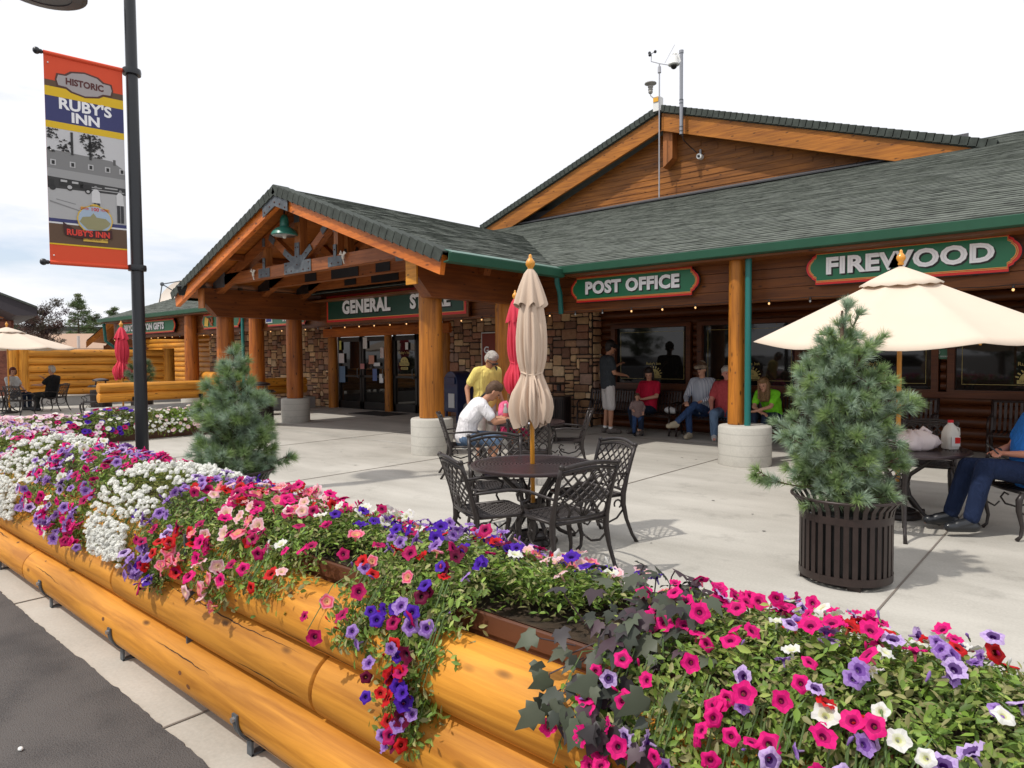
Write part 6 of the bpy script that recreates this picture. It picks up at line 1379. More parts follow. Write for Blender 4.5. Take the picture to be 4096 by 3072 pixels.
# ================================================================== LEFT BACKGROUND
def log_fence():
    A = cam_at(-16.45, 23.3); B = cam_at(-12.95, 25.5)
    t = thing('log_fence', 'tall fence of stacked honey coloured logs on a concrete ledge at the left', 'fence', (A.x, A.y, 0), world=True)
    for i in range(6): logob('log', (A.x, A.y, .47+i*.262), (B.x, B.y, .47+i*.262), .134, .13, W_LOG, t, n=20, seed=i+40)
    d = (B-A).normalized()
    for k, q in enumerate((A-d*.12, A-d*.42, B+d*.15)): logob('fence_post', (q.x, q.y, .2), (q.x, q.y, 1.96), .17 if k < 2 else .2, .17 if k < 2 else .2, W_LOG, t, n=20, seed=k+60)
    # continuation behind the lamp pole
    t2 = thing('concrete_ledge', 'grey concrete ledge below the tall log fence', 'wall', (A.x, A.y, 0), world=True)
    a, b_ = A-d*9+Vector((.35, 0, 0)), B+d*3+Vector((.35, 0, 0)); mb = MB(); mb.bar((a.x, a.y, .16), (b_.x, b_.y, .16), .9, .32); mb.build('ledge', M_LEDGE, t2); mb = MB(); mb.bar((a.x, a.y, .335), (b_.x, b_.y, .335), .94, .03); mb.build('cap', M_STRIP, t2)
log_fence()
def low_rail():
    t = thing('low_log_rail', 'low rail of two stacked golden logs on a grey concrete kerb wall', 'rail', (-18.9, 6.1, 0), world=True)
    for z in (.84, .60): logob('log', (-18.9, 6.1, z), (-19.0, 12.0, z), .125, .125, W_LOG, t, n=24, seed=int(z*100))
    for y in (6.9, 8.6, 10.3): mb = MB(); mb.box((-18.75, y, .43), (.06, .06, .22)); mb.box((-18.78, y, .55), (.05, .10, .10)); mb.build('bracket', M_BLKPL, t)
    w = thing('kerb_wall', 'low grey concrete wall carrying the two-log rail', 'wall', (-18.85, 9, 0), world=True); mb = MB(); mb.box((-18.85, 9.0, .18), (.35, 6.3, .36)); mb.build('wall', M_LEDGE, w, bevel=.01)
    for i, (p, q, r) in enumerate((((-21.6, 10.0, 1.02), (-19.9, 9.6, 1.02), .14), ((-23.2, 11.0, .72), (-18.6, 10.4, .74), .14))):
        o = logob('loose_log', p, q, r, r, W_LOG, None, n=20, seed=i+5); tag(o, ['short cut log lying on top of the log stack left of the porch', 'long log lying behind the low rail, left of the porch'][i], 'log', 'logs lying left of the porch')
low_rail()
def left_building():
    p = cam_at(-15.6, 21.5); t = thing('brick_red_building', 'red brown board building with dark overhanging roof at the left edge', 'building', (p.x, p.y, 0), world=True)
    c = lambda lat, dep, z: tuple(cam_at(lat, dep, z))
    side = wood('red_board_siding', (.16, .05, .032), (.26, .09, .055), 'X', .7, knots=False, crack=False); dk = plain('dark_eave_paint', (.022, .016, .022), .6)
    mb = MB()
    for i in range(14): mb.bar(c(-22, 25.5, .1+i*.215), c(-18.55, 25.5, .1+i*.215), .12, .205)
    mb.bar(c(-22, 25.56, 1.6), c(-18.58, 25.56, 1.6), .1, 3.0); mb.build('wall', side, t)
    mb = MB(); v = [c(-21, 22.8, 5.32), c(-15.75, 22.8, 3.28), c(-15.75, 22.8, 3.03), c(-16.45, 22.8, 3.04), c(-21, 22.8, 5.0)]; w_ = [tuple(Vector(q)+cam_at(-4.2, 5)) for q in v]
    mb.add(v+w_, [(0, 4, 3, 2, 1), (0, 1, 6, 5), (1, 2, 7, 6), (2, 3, 8, 7), (3, 4, 9, 8)]); mb.build('roof_eave', dk, t)
    mb = MB(); v = [c(-21, 22.7, 5.42), c(-15.66, 22.7, 3.33), c(-15.66, 22.7, 3.27), c(-21, 22.7, 5.33)]; w_ = [tuple(Vector(q)+cam_at(-4.5, 5.4)) for q in v]; mb.add(v+w_, [(0, 3, 2, 1), (0, 1, 5, 4), (1, 2, 6, 5), (2, 3, 7, 6)]); mb.build('roof', M_CAP, t)
    mb = MB(); mb.add([c(-22, 25.2, 3.1), c(-18.5, 25.2, 3.1), c(-18.5, 25.2, 3.9), c(-22, 25.2, 5.4)], [(0, 1, 2, 3)]); mb.build('gable_boards', W_SOFF, t)
left_building()
def tan_building():
    c = lambda lat, dep, z: tuple(cam_at(lat, dep, z))
    t = thing('tan_roof_building', 'far building with tan roof beyond the log fence', 'building', tuple(cam_at(-29, 52)), world=True)
    m = plain('tan_roofing', (.40, .26, .18), .9, noise=.08, nscale=6); mb = MB()
    v = [c(-38, 48, 2.3), c(-27.5, 50, 2.2), c(-30.5, 58, 3.75), c(-40, 57, 3.75)]; mb.add(v+[tuple(Vector(q)-Vector((0, 0, .2))) for q in v], [(0, 1, 2, 3), (0, 4, 5, 1), (1, 5, 6, 2)]); mb.build('roof', m, t)
    mb = MB(); mb.bar(c(-36, 49, 1.2), c(-25, 51, 1.2), .3, 2.4); mb.build('wall', plain('tan_stucco', (.42, .30, .22), .9), t); mb = MB(); mb.cyl(c(-31.6, 50, 2.4), c(-31.6, 50, 3.3), .10, n=10); mb.build('vent_pipe', plain('pipe_pale', (.5, .45, .42), .6), t)
    t = thing('pale_building', 'pale low building far behind the trees at the left', 'building', tuple(cam_at(-40, 66)), world=True); mb = MB(); mb.bar(c(-50, 66, 2.2), c(-37, 70, 2.2), 3, 4.4); mb.build('wall', plain('pale_wall', (.5, .48, .46), .9), t); mb = MB(); mb.bar(c(-50.5, 66, 4.6), c(-36.5, 70, 4.6), 3.4, .4); mb.build('roof', M_CAP, t)
    # side wing with a sloping gable end left of the gift shop corner
    t = thing('side_wing', 'dark gabled side wing beyond the gift shop corner', 'building', (-36, 16, 0), world=True); mb = MB()
    a, b_ = Vector(c(-18.94, 30.5, 2.36)), Vector(c(-17.6, 30.5, 3.45)); e = Vector(c(-12.4, 30.5, 3.45)); dz = Vector((0, 0, -.28)); bk = FW*6
    mb.add([a, b_, b_+dz, a+dz, a+bk, b_+bk], [(0, 1, 2, 3), (0, 4, 5, 1), (3, 2, 1, 0)]); mb.build('rake_board', W_RAKE, t)
    mb = MB(); u = Vector((0, 0, .05)); mb.add([a+u, b_+u, b_+bk+u, a+bk+u, e+u, e+bk+u], [(0, 1, 2, 3), (1, 4, 5, 2)]); mb.build('roof', M_CAP, t)
    mb = MB(); p, q = Vector(c(-18.5, 31.2, 1.1)), Vector(c(-12, 31.2, 1.1)); mb.bar(p, q, .3, 2.2); mb.add([p+Vector((0, 0, 1.1)), q+Vector((0, 0, 1.1)), Vector(c(-12, 31.2, 3.3)), Vector(c(-17.6, 31.2, 3.2))], [(0, 1, 2, 3)]); mb.build('wall', W_SIDE, t)
    # satellite dish behind the ridge
    t = thing('satellite_dish', 'large tilted pale satellite dish behind the store roof', 'dish', tuple(cam_at(-19.6, 40)), world=True); cc = Vector(c(-19.55, 40, 5.25)); mb = MB()
    d = (Vector(c(-19.9, 39, 5.9))-cc).normalized(); x = d.orthogonal().normalized(); y = d.cross(x); R_ = 1.15; vs = [cc-d*.3]; 
    for i in range(1, 7):
        for j in range(24): a_ = 2*PI*j/24; r = R_*i/6; vs.append(cc+(x*math.cos(a_)+y*math.sin(a_))*r+d*(-.3+.3*(i/6)**2))
    fs = [(0, 1+j, 1+(j+1) % 24) for j in range(24)]+[(1+i*24+j, 1+(i+1)*24+j, 1+(i+1)*24+(j+1) % 24, 1+i*24+(j+1) % 24) for i in range(5) for j in range(24)]
    mb.add(vs, fs); mb.build('dish', plain('dish_cream', (.66, .58, .50), .6), t, smooth=True); mb = MB(); f = cc+d*1.1; mb.cyl(cc+x*R_, f, .03, n=6); mb.cyl(cc-x*R_*.5+y*R_*.8, f, .03, n=6); mb.cyl(cc-x*R_*.5-y*R_*.8, f, .03, n=6); mb.sphere(f, .12, 8); mb.build('feed_arm', M_STEEL, t); mb = MB(); mb.cyl(cc-d*.3, (cc.x, cc.y, 0), .08); mb.build('mast', M_STEEL, t)
tan_building()
def tree(lat, dep, H, W, label, cols, seed, kind='pine', trunk=None, zc=.25):
    p = cam_at(lat, dep); t = thing({'pine': 'ponderosa_pine'}.get(kind, 'purple_leaf_tree'), label, 'tree', (p.x, p.y, 0), group='trees beyond the patio')
    rs = random.Random(seed); mb = MB(); pts = [Vector((rs.gauss(0, .03)*H*.3*i/6, rs.gauss(0, .03)*H*.3*i/6, H*.98*i/6)) for i in range(7)]; mb.tube(pts, [H*.022*(1-.9*i/6) for i in range(7)], 8)
    mats, cs = [], []
    for i in range(46 if kind == 'pine' else 34):
        f = zc+(1-zc)*(i+rs.random())/(46 if kind == 'pine' else 34); a = rs.uniform(0, 6.28)
        env = math.sin(PI*min(1, (1.02-f)/(1-zc)*.62+.08)) if kind == 'pine' else math.sin(PI*min(1, (1.05-f)/(1-zc)*.8+.1)); r = W/2*max(.08, env)*rs.uniform(.45, 1.1)
        k = min(6, int(f*6)); st = pts[k]; st = Vector((pts[k].x, pts[k].y, H*f*.97-(.0 if kind == 'pine' else H*.08))); e = st+Vector((math.cos(a)*r, math.sin(a)*r, r*rs.uniform(-.05, .35) if kind == 'pine' else r*rs.uniform(.4, 1.1))); mb.tube([st, (st+e)/2+Vector((0, 0, -.04*r)), e], [H*.006, H*.004, H*.002], 5)
        base = rs.choice(cols)
        for q in range(rs.randint(5, 8)):
            g = rs.uniform(.35, 1.05); c = st+(e-st)*g+Vector((rs.gauss(0, .12)*r, rs.gauss(0, .12)*r, rs.gauss(0, .06)*r+.03*H)); sz = rs.uniform(.5, 1)*W*.085
            for _ in range(48):
                v = Vector((rs.gauss(0, 1), rs.gauss(0, 1), rs.gauss(0, .55))); v = v*sz*.6; o = c+v; R_ = rot_to(Vector((rs.gauss(0, 1), rs.gauss(0, 1), .8+rs.gauss(0, .5)))); s = W*.042*rs.uniform(.5, 1.2)
                mats.append([[R_[k2][0]*s*.7, R_[k2][1]*s, R_[k2][2]*s, o[k2]] for k2 in range(3)]); fq = rs.uniform(.65, 1.4); cs.append(tuple(b_*fq for b_ in base))
    mb.build('trunk', M_BARK, t, smooth=True); scatter('crown', LEAF_V, LEAF_F, mats, cs, M_LEAF, None).parent = t
GP = [(.085, .13, .05), (.11, .16, .06), (.14, .18, .07), (.10, .13, .06)]
tree(-37.9, 60, 7.0, 3.4, 'tallest ponderosa pine in the middle of the far trees', GP, 3, zc=.12)
tree(-39.0, 64, 5.7, 2.8, 'smaller pine just right of the tallest far pine', GP, 4, zc=.2)
tree(-36.0, 62, 6.2, 2.6, 'pine top peeking above the gift shop roof', GP, 5, zc=.4)
tree(-40.6, 56, 5.0, 1.6, 'small dark green tree between the left building and the purple tree', [(.05, .10, .05)], 6, zc=.2)
PUR = [(.075, .045, .045), (.11, .06, .05), (.085, .07, .05), (.06, .03, .04)]
tree(-21.9, 32, 4.0, 2.7, 'purple leaved ornamental tree behind the far cream umbrella', PUR, 8, 'purple', zc=.42)
sp = cam_at(-10.45, 19.3)
slat_basket(sp.x, sp.y, .28, .5, 'slatted_basket', 'far basket of the small pine behind the lamp pole', group='slatted baskets holding pines')
pine(sp.x, sp.y, .45, 1.62, [(.05, .46, 8), (.2, .5, 8), (.4, .44, 7), (.6, .36, 6), (.8, .22, 5)], 21, 'far dark green potted pine just right of the lamp pole', nl=.13, cnt=.8, tone=.62)

# ================================================================== PEOPLE
SKIN = plain('skin', (.52, .27, .18), .55, noise=.06, nscale=9)
def cone(mb, p0, p1, r0, r1, fx=1.0, fdir=(0, 1, 0)):
    """rounded tapered limb; fx widens it along fdir"""
    p0 = Vector(p0); p1 = Vector(p1); d = p1-p0; L_ = max(d.length, 1e-4); d = d/L_; a = Vector(fdir); a = a-d*a.dot(d)
    if a.length < .05: a = d.orthogonal()
    a.normalize(); b_ = d.cross(a); n = 14; vs = []; k = 0
    prof = [(-r0*math.cos(t), r0*math.sin(t)) for t in np.linspace(.25, PI/2, 4)]+[(L_+r1*math.sin(t), r1*math.cos(t)) for t in np.linspace(0, PI/2-.25, 4)]
    for z, r in prof:
        for j in range(n): an = 2*PI*j/n; vs.append(p0+d*z+(a*math.cos(an)*fx+b_*math.sin(an))*r)
    k = len(prof); fs = [(i*n+j, i*n+(j+1) % n, (i+1)*n+(j+1) % n, (i+1)*n+j) for i in range(k-1) for j in range(n)]+[tuple(range(n-1, -1, -1)), tuple((k-1)*n+j for j in range(n))]
    mb.add(vs, fs)
def remesh(mb, name, mat, parent, vox, sm=4):
    me = mb.mesh(name, mat); o = bpy.data.objects.new(name, me); COL.objects.link(o)
    r = o.modifiers.new('r', 'REMESH'); r.mode = 'VOXEL'; r.voxel_size = vox; r.use_smooth_shade = True
    s_ = o.modifiers.new('s', 'SMOOTH'); s_.factor = .5; s_.iterations = sm
    dg = bpy.context.evaluated_depsgraph_get(); dg.update(); ev = o.evaluated_get(dg); nm = bpy.data.meshes.new_from_object(ev); o.modifiers.clear(); old = o.data; o.data = nm; nm.name = name; bpy.data.meshes.remove(old)
    if not nm.materials: nm.materials.append(mat)
    o.parent = parent; return o
def hand(mb, w, fd, up, s=1.0, curl=.5):
    """palm and five separate fingers; fd points along the fingers, up is the back of the hand"""
    w = Vector(w); fd = Vector(fd).normalized(); up = Vector(up); up = (up-fd*up.dot(fd)).normalized(); sd = fd.cross(up)
    c = w+fd*.045*s; cone(mb, w+fd*.015*s, w+fd*.075*s, .022*s, .020*s, 1.75, sd)
    for i, (o, ln) in enumerate(((-.030, .058), (-.010, .072), (.010, .078), (.030, .068))):
        p = w+fd*.085*s+sd*o*s; d1 = (fd-up*curl*.5+sd*o*2).normalized(); q = p+d1*ln*.5*s; d2 = (fd-up*curl*1.6).normalized(); e = q+d2*ln*.5*s
        cone(mb, p, q, .0095*s, .0085*s); cone(mb, q, e, .0085*s, .007*s)
    p = w+fd*.035*s+sd*.032*s; q = p+(fd*.6+sd*.8-up*.2).normalized()*.038*s; cone(mb, p, q, .011*s, .0095*s); cone(mb, q, q+(fd+sd*.15-up*.4).normalized()*.03*s, .0095*s, .008*s)
def person(label, loc, rz, J, top, bottom, hair, sleeve='short', legs='long', shoe=None, S=1.0, skin=None, hairlen=0, cap=None, glasses=False, vox=.0105, build=1.0, extra=None, gaze=(1, 0, 0), socks=None, grp=None, female=False, hairmat_extra=None):
    t = thing('person', label, 'person', loc, rz); t.scale = (S, S, S); skin = skin or SKIN
    if grp: t['group'] = grp
    V = {k: Vector(v) for k, v in J.items()}; g = Vector(gaze).normalized(); b = build
    hp = (V['hl']+V['hr'])/2; sh = (V['sl']+V['sr'])/2; acr = (V['sl']-V['sr']).normalized(); hacr = (V['hl']-V['hr']).normalized()
    hd = V['head']; neck = V['neck']; up = (hd-neck).normalized(); up = (up*.5+Vector((0, 0, 1))*.5).normalized(); up = (up-g*up.dot(g)).normalized(); sd = up.cross(g)
    mid = (hp+sh)/2
    if 'mid' in V: mid = V['mid']
    # ---- body, one continuous surface
    mb = MB(); A = mb
    cone(A, hp, mid, .115*b, .112*b, 1.35, hacr); cone(A, mid, sh-(sh-mid)*.18, .112*b, .118*b, 1.45, acr); cone(A, V['sr']-(V['sr']-sh)*.25, V['sl']-(V['sl']-sh)*.25, .062, .062)
    cone(A, sh, neck, .06, .052); cone(A, neck, hd-up*.04, .052, .055)
    cone(A, hd+up*.035-g*.012, hd-up*.015-g*.004, .088, .080, .9, sd); cone(A, hd-up*.02+g*.012, hd-up*.088+g*.038, .066, .036, 1.0, sd)
    cone(A, hd-up*.012+g*.088, hd-up*.038+g*.104, .009, .013); 
    for e in (-1, 1): cone(A, hd+sd*e*.084-up*.0-g*.004, hd+sd*e*.090-up*.035-g*.0, .012, .009)
    cone(A, hd+up*.010+g*.080-sd*.03, hd+up*.010+g*.080+sd*.03, .010, .010)
    for q in 'lr':
        cone(A, V['s'+q], V['e'+q], .050*b, .040*b); cone(A, V['e'+q], V['w'+q], .040*b, .027)
        f = J.get('f'+q) or (V['w'+q]-V['e'+q]); hand(A, V['w'+q], f, J.get('u'+q) or (0, 0, 1), curl=J.get('c'+q, .6))
        cone(A, V['h'+q], V['k'+q], .080*b, .054*b); cone(A, V['k'+q], V['a'+q], .055*b, .036*b)
        tdir = (V['t'+q]-V['a'+q]); cone(A, V['a'+q], V['t'+q], .036, .028)
    o = remesh(mb, 'body', skin, t, vox)
    # ---- face details
    mb = MB()
    for e in (-1, 1): mb.sphere(hd+g*.079+sd*e*.031+up*.002, .0105, 8)
    mb.build('eyes', plain('eye_dark', (.03, .02, .018), .3), t, smooth=True)
    mb = MB(); mb.sphere(hd+g*.083-up*.060, .012, 8, (1, 1, .5)); cone(mb, hd+g*.083-up*.060-sd*.014, hd+g*.083-up*.060+sd*.014, .006, .006); mb.build('mouth', plain('lips', (.36, .10, .09), .5), t, smooth=True)
    # ---- hair
    if hair is not None:
        mb = MB(); cone(mb, hd+up*.055-g*.022, hd+up*.005-g*.038, .092, .084, .96, sd); cone(mb, hd+up*.080+g*.02, hd+up*.062-g*.04, .066, .07, 1.15, sd)
        if hairlen:
            for e in (-1, -.4, .4, 1): cone(mb, hd+sd*e*.062-g*.04, hd+sd*e*.075-g*.05-Vector((0, 0, hairlen))-g*.02, .044, .030)
            for e in (-1, 1): cone(mb, hd+sd*e*.082+up*.03, hd+sd*e*.085+g*.01-Vector((0, 0, hairlen*.8)), .026, .018)
        else: cone(mb, hd-up*.045-g*.055, hd-up*.01-g*.055, .045, .05, 1.2, sd)
        rs = random.Random(len(label))
        for i in range(26): a = rs.uniform(0, 6.28); v = Vector((math.cos(a), math.sin(a), rs.uniform(.2, 1))).normalized(); c = hd+up*.045-g*.018+(sd*v.x+g*v.y*.8+up*v.z)*.082; cone(mb, c, c+(sd*rs.gauss(0, 1)+g*rs.gauss(0, 1))*.014, .018, .012)
        remesh(mb, 'hair', hair, t, .008, 2)
    if cap is not None:
        mb = MB(); cone(mb, hd+up*.055-g*.006, hd+up*.085-g*.01, .098, .074); cone(mb, hd+up*.045+g*.07, hd+up*.035+g*.155, .038, .03, 1.9, sd); 
        mb.v = mb.v; o = remesh(mb, 'cap', cap, t, .008, 2)
    if glasses:
        mb = MB()
        for e in (-1, 1): mb.box(hd+g*.098+sd*e*.032+up*.002, (.012, .048, .028), Matrix((g, sd, up)).transposed()); mb.tube([hd+g*.095+sd*e*.055+up*.006, hd+sd*e*.092+up*.004], .004, 5)
        mb.tube([hd+g*.1-sd*.02+up*.006, hd+g*.1+sd*.02+up*.006], .004, 5); mb.build('sunglasses', M_BLK, t)
    # ---- shirt
    mb = MB(); o_ = .014
    cone(mb, hp+(mid-hp)*.02, mid, .128*b+o_, .122*b+o_, 1.36, hacr); cone(mb, mid, sh-(sh-mid)*.18, .122*b+o_, .122*b+o_, 1.5, acr); cone(mb, V['sr']-(V['sr']-sh)*.2, V['sl']-(V['sl']-sh)*.2, .066+o_, .066+o_); cone(mb, sh, sh+(neck-sh)*.35, .075, .066)
    for q in 'lr':
        e = V['s'+q]+(V['e'+q]-V['s'+q])*(.62 if sleeve == 'short' else 1.0); cone(mb, V['s'+q], e, .060*b+o_, .056*b+o_*(1 if sleeve == 'short' else .3))
        if sleeve == 'long': cone(mb, V['e'+q], V['w'+q]-(V['w'+q]-V['e'+q])*.06, .046*b+o_*.4, .034+o_*.3)
    o = remesh(mb, 'shirt', top, t, vox)
    # ---- trousers
    mb = MB(); cone(mb, hp-(mid-hp)*.02, hp+(mid-hp)*.22, .128*b+.008, .120*b+.006, 1.36, hacr)
    for q in 'lr':
        h, k, a = V['h'+q], V['k'+q], V['a'+q]
        if legs == 'long': cone(mb, h, k, .094*b, .070*b); cone(mb, k, a+(k-a)*.10, .068*b, .056*b)
        else: cone(mb, h, h+(k-h)*.96, .098*b, .086*b)
    o = remesh(mb, 'shorts' if legs != 'long' else 'trousers', bottom, t, vox)
    # ---- shoes
    for q in 'lr':
        a, tt = V['a'+q], V['t'+q]; d = (tt-a); d.z = 0 if abs(d.z) < .25 else d.z; d = d.normalized(); mb = MB()
        dn = Vector((0, 0, -1)) if abs(d.z) < .3 else d.cross(acr); dn = -dn if dn.z > 0 else dn
        h0 = a+dn*.030-d*.030; cone(mb, h0, h0+d*.20+dn*.008, .052, .042, .95, acr); cone(mb, h0+d*.03-dn*.035, h0+d*.13-dn*.01, .046, .044); remesh(mb, 'shoe', shoe or M_BLK, t, .009, 2)
        if socks: mb = MB(); mb.cyl(a+(V['k'+q]-a)*.02, a+(V['k'+q]-a)*.14, .043, .044, 12); mb.build('sock', socks, t, smooth=True, angle=50)
    if extra: extra(t, V)
    return t
def J_stand(**k):
    d = dict(hl=(0, .09, .93), hr=(0, -.09, .93), sl=(-.02, .175, 1.42), sr=(-.02, -.175, 1.42), neck=(0, 0, 1.49), head=(.03, 0, 1.645), el=(-.03, .24, 1.15), er=(-.03, -.24, 1.15), wl=(.05, .25, .90), wr=(.05, -.25, .90), kl=(.02, .10, .50), kr=(.02, -.10, .50), al=(-.02, .10, .085), ar=(-.02, -.10, .085), tl=(.12, .11, .05), tr=(.12, -.11, .05)); d.update(k); return d
def J_sit(**k):
    d = dict(hl=(0, .09, .50), hr=(0, -.09, .50), sl=(-.06, .175, .98), sr=(-.06, -.175, .98), neck=(-.04, 0, 1.06), head=(-.01, 0, 1.205), el=(.06, .22, .74), er=(.06, -.22, .74), wl=(.27, .12, .62), wr=(.27, -.12, .62), kl=(.43, .11, .50), kr=(.43, -.11, .50), al=(.42, .11, .09), ar=(.42, -.11, .09), tl=(.56, .12, .05), tr=(.56, -.12, .05)); d.update(k); return d
def fabric(name, col, rough=.85, n=.12):
    if name in MATS: return MATS[name]
    m = plain(name, col, rough, spec=.2); nt = m.node_tree; N = nt.nodes.new; L = nt.links.new; b = nt.nodes['Principled BSDF']; tc = N('ShaderNodeTexCoord'); mp = N('ShaderNodeMapping'); mp.inputs['Scale'].default_value = (1, 1, .45); mp.inputs['Rotation'].default_value = (.4, .3, 0); L(tc.outputs['Object'], mp.inputs[0])
    w = N('ShaderNodeTexNoise'); w.inputs['Scale'].default_value = 11; w.inputs['Detail'].default_value = 3; w.inputs['Distortion'].default_value = 1.5; L(mp.outputs[0], w.inputs['Vector'])
    bp = N('ShaderNodeBump'); bp.inputs['Strength'].default_value = .9; bp.inputs['Distance'].default_value = .035; L(w.outputs['Fac'], bp.inputs['Height']); L(bp.outputs[0], b.inputs['Normal'])
    r = N('ShaderNodeValToRGB'); r.color_ramp.elements[0].position = .3; r.color_ramp.elements[1].position = .7; r.color_ramp.elements[0].color = (*[c*(1-n) for c in col], 1); r.color_ramp.elements[1].color = (*[min(1, c*(1+n*.6)) for c in col], 1); L(w.outputs['Fac'], r.inputs[0]); L(r.outputs[0], b.inputs['Base Color']); return m
DEN = fabric('denim_blue', (.035, .07, .17), n=.3); DEND = fabric('denim_dark', (.018, .028, .055), n=.3); DENL = fabric('denim_light', (.13, .20, .32), n=.3)
BRN = plain('hair_brown', (.09, .045, .022), .7, noise=.4, nscale=60); DRK = plain('hair_dark', (.018, .011, .009), .6, noise=.4, nscale=60); GRY = plain('hair_grey', (.42, .39, .35), .8, noise=.3, nscale=50); LBR = plain('hair_light_brown', (.20, .11, .045), .6, noise=.5, nscale=40); RED_H = plain('hair_auburn', (.13, .028, .018), .6, noise=.3, nscale=50)
TANSK = plain('skin_tan', (.46, .22, .13), .55, noise=.06, nscale=9); SHOEB = plain('shoe_beige', (.42, .36, .26), .8); SHOEW = plain('shoe_white', (.62, .62, .62), .7); SHOEG = plain('shoe_grey', (.13, .11, .10), .7, noise=.5, nscale=40)
SOCKW = plain('sock_white', (.75, .75, .75), .9)
def stripes(name, c0, c1, sc_, axis='y', rough=.8, second=None):
    m, nt, b, N, L = newmat(name); tc = N('ShaderNodeTexCoord'); w = N('ShaderNodeTexWave'); w.bands_direction = {'x': 'X', 'y': 'Y', 'z': 'Z'}[axis]; w.inputs['Scale'].default_value = sc_; w.inputs['Distortion'].default_value = .35; L(tc.outputs['Object'], w.inputs['Vector'])
    r = N('ShaderNodeValToRGB'); r.color_ramp.elements[0].position = .3; r.color_ramp.elements[1].position = .45; r.color_ramp.elements[0].color = (*c0, 1); r.color_ramp.elements[1].color = (*c1, 1); L(w.outputs['Fac'], r.inputs[0]); last = r.outputs[0]
    if second:
        w2 = N('ShaderNodeTexWave'); w2.bands_direction = second; w2.inputs['Scale'].default_value = sc_; L(tc.outputs['Object'], w2.inputs['Vector']); mx = N('ShaderNodeMixRGB'); mx.blend_type = 'MULTIPLY'; mx.inputs[0].default_value = .8; L(last, mx.inputs[1]); r2 = N('ShaderNodeValToRGB'); r2.color_ramp.elements[0].position = .3; r2.color_ramp.elements[0].color = (.2, .15, .2, 1); r2.color_ramp.elements[1].position = .45; L(w2.outputs['Fac'], r2.inputs[0]); L(r2.outputs[0], mx.inputs[2]); last = mx.outputs[0]
    L(last, b.inputs['Base Color']); b.inputs['Roughness'].default_value = rough; return m

# standing man in the dark tee by the stone corner
person('standing man in dark grey tee, black cap and white shorts, hands raised, by the bench', (-7.52, 11.62, 0), heading(1, .25), J_stand(el=(.02, .23, 1.14), er=(.03, -.25, 1.16), wl=(.25, .14, 1.30), wr=(.27, -.13, 1.12), ul=(-1, .2, .3), ur=(0, -.2, 1), head=(.06, 0, 1.64), tl=(.13, .12, .05), tr=(.14, -.13, .05), ar=(.01, -.10, .085)),
       fabric('tee_charcoal', (.045, .052, .060)), fabric('shorts_white', (.60, .57, .56)), DRK, legs='short', shoe=SHOEG, S=1.05, cap=fabric('cap_black', (.015, .014, .015)), skin=TANSK, socks=SOCKW, gaze=(1, .0, -.12))
# woman in red on the bench with toddler
person('woman in a red tee and jeans sitting on the bench with folded hands, dark hair', (-6.93, 12.17, 0), heading(-.72, -.7), J_sit(hl=(0, .1, .47), hr=(0, -.1, .47), el=(.05, .24, .75), er=(.06, -.22, .72), wl=(.23, .06, .70), wr=(.25, -.10, .72), al=(.52, .20, .10), tl=(.66, .24, .13), ar=(.30, -.13, .09), tr=(.44, -.15, .05), fl=(.3, -1, 0), fr=(.2, 1, 0), head=(.0, .02, 1.19), kl=(.44, .14, .52)),
       fabric('tee_crimson', (.50, .012, .045)), DEND, DRK, shoe=SHOEG, hairlen=.10, S=1.0, gaze=(.9, .45, -.35))
person('toddler in plaid shirt and blue dungarees standing in front of the woman in red', (-6.85, 11.62, 0), heading(.1, -1), J_stand(hl=(0, .10, .80), hr=(0, -.10, .80), sl=(-.02, .16, 1.20), sr=(-.02, -.16, 1.20), neck=(0, 0, 1.25), head=(.02, 0, 1.44), el=(.03, .25, 1.03), er=(.03, -.25, 1.03), wl=(.12, .20, .90), wr=(.16, -.22, .98), kl=(.01, .11, .45), kr=(.01, -.11, .45), al=(0, .12, .09), ar=(0, -.12, .09), tl=(.13, .14, .05), tr=(.13, -.14, .05)),
       stripes('plaid_shirt', (.10, .015, .02), (.45, .35, .32), 9, 'z', second='Y'), DEN, BRN, sleeve='long', shoe=M_BLK, S=.53, build=1.15)
# man in striped shirt, legs crossed
person('man in striped shirt, tan cap and sunglasses sitting with one leg crossed over', (-5.78, 12.17, 0), heading(-.60, -.8), J_sit(hl=(0, .1, .48), hr=(0, -.1, .48), kl=(.42, .04, .62), al=(.70, -.20, .30), tl=(.84, -.26, .27), kr=(.42, -.08, .50), ar=(.40, -.06, .09), tr=(.54, -.06, .05), el=(.08, .25, .75), er=(.10, -.25, .73), wl=(.30, .12, .68), wr=(.40, -.12, .66), sl=(-.06, .18, 1.02), sr=(-.06, -.18, 1.02), neck=(-.03, 0, 1.10), head=(.0, 0, 1.25)),
       stripes('striped_shirt', (.06, .10, .20), (.62, .64, .68), 13, 'y'), DEN, BRN, sleeve='long', shoe=SHOEB, cap=fabric('cap_tan', (.30, .24, .18)), glasses=True, S=1.04, gaze=(1, -.25, -.05), build=.95)
person('heavy man in a coral polo and jeans seated behind the log post, grey hair', (-5.27, 12.15, 0), heading(-.45, -.9), J_sit(hl=(0, .1, .48), hr=(0, -.1, .48), el=(.05, .27, .72), er=(.12, -.26, .70), wl=(.3, .16, .58), wr=(.36, -.20, .55), al=(.40, .14, .09), ar=(.36, -.16, .09), kl=(.44, .15, .50), kr=(.44, -.15, .50), head=(.02, 0, 1.20)),
       fabric('polo_coral', (.46, .07, .08)), DENL, GRY, shoe=SHOEW, S=1.02, build=1.18, gaze=(1, .5, -.1), skin=plain('skin_flushed', (.58, .25, .19), .55))
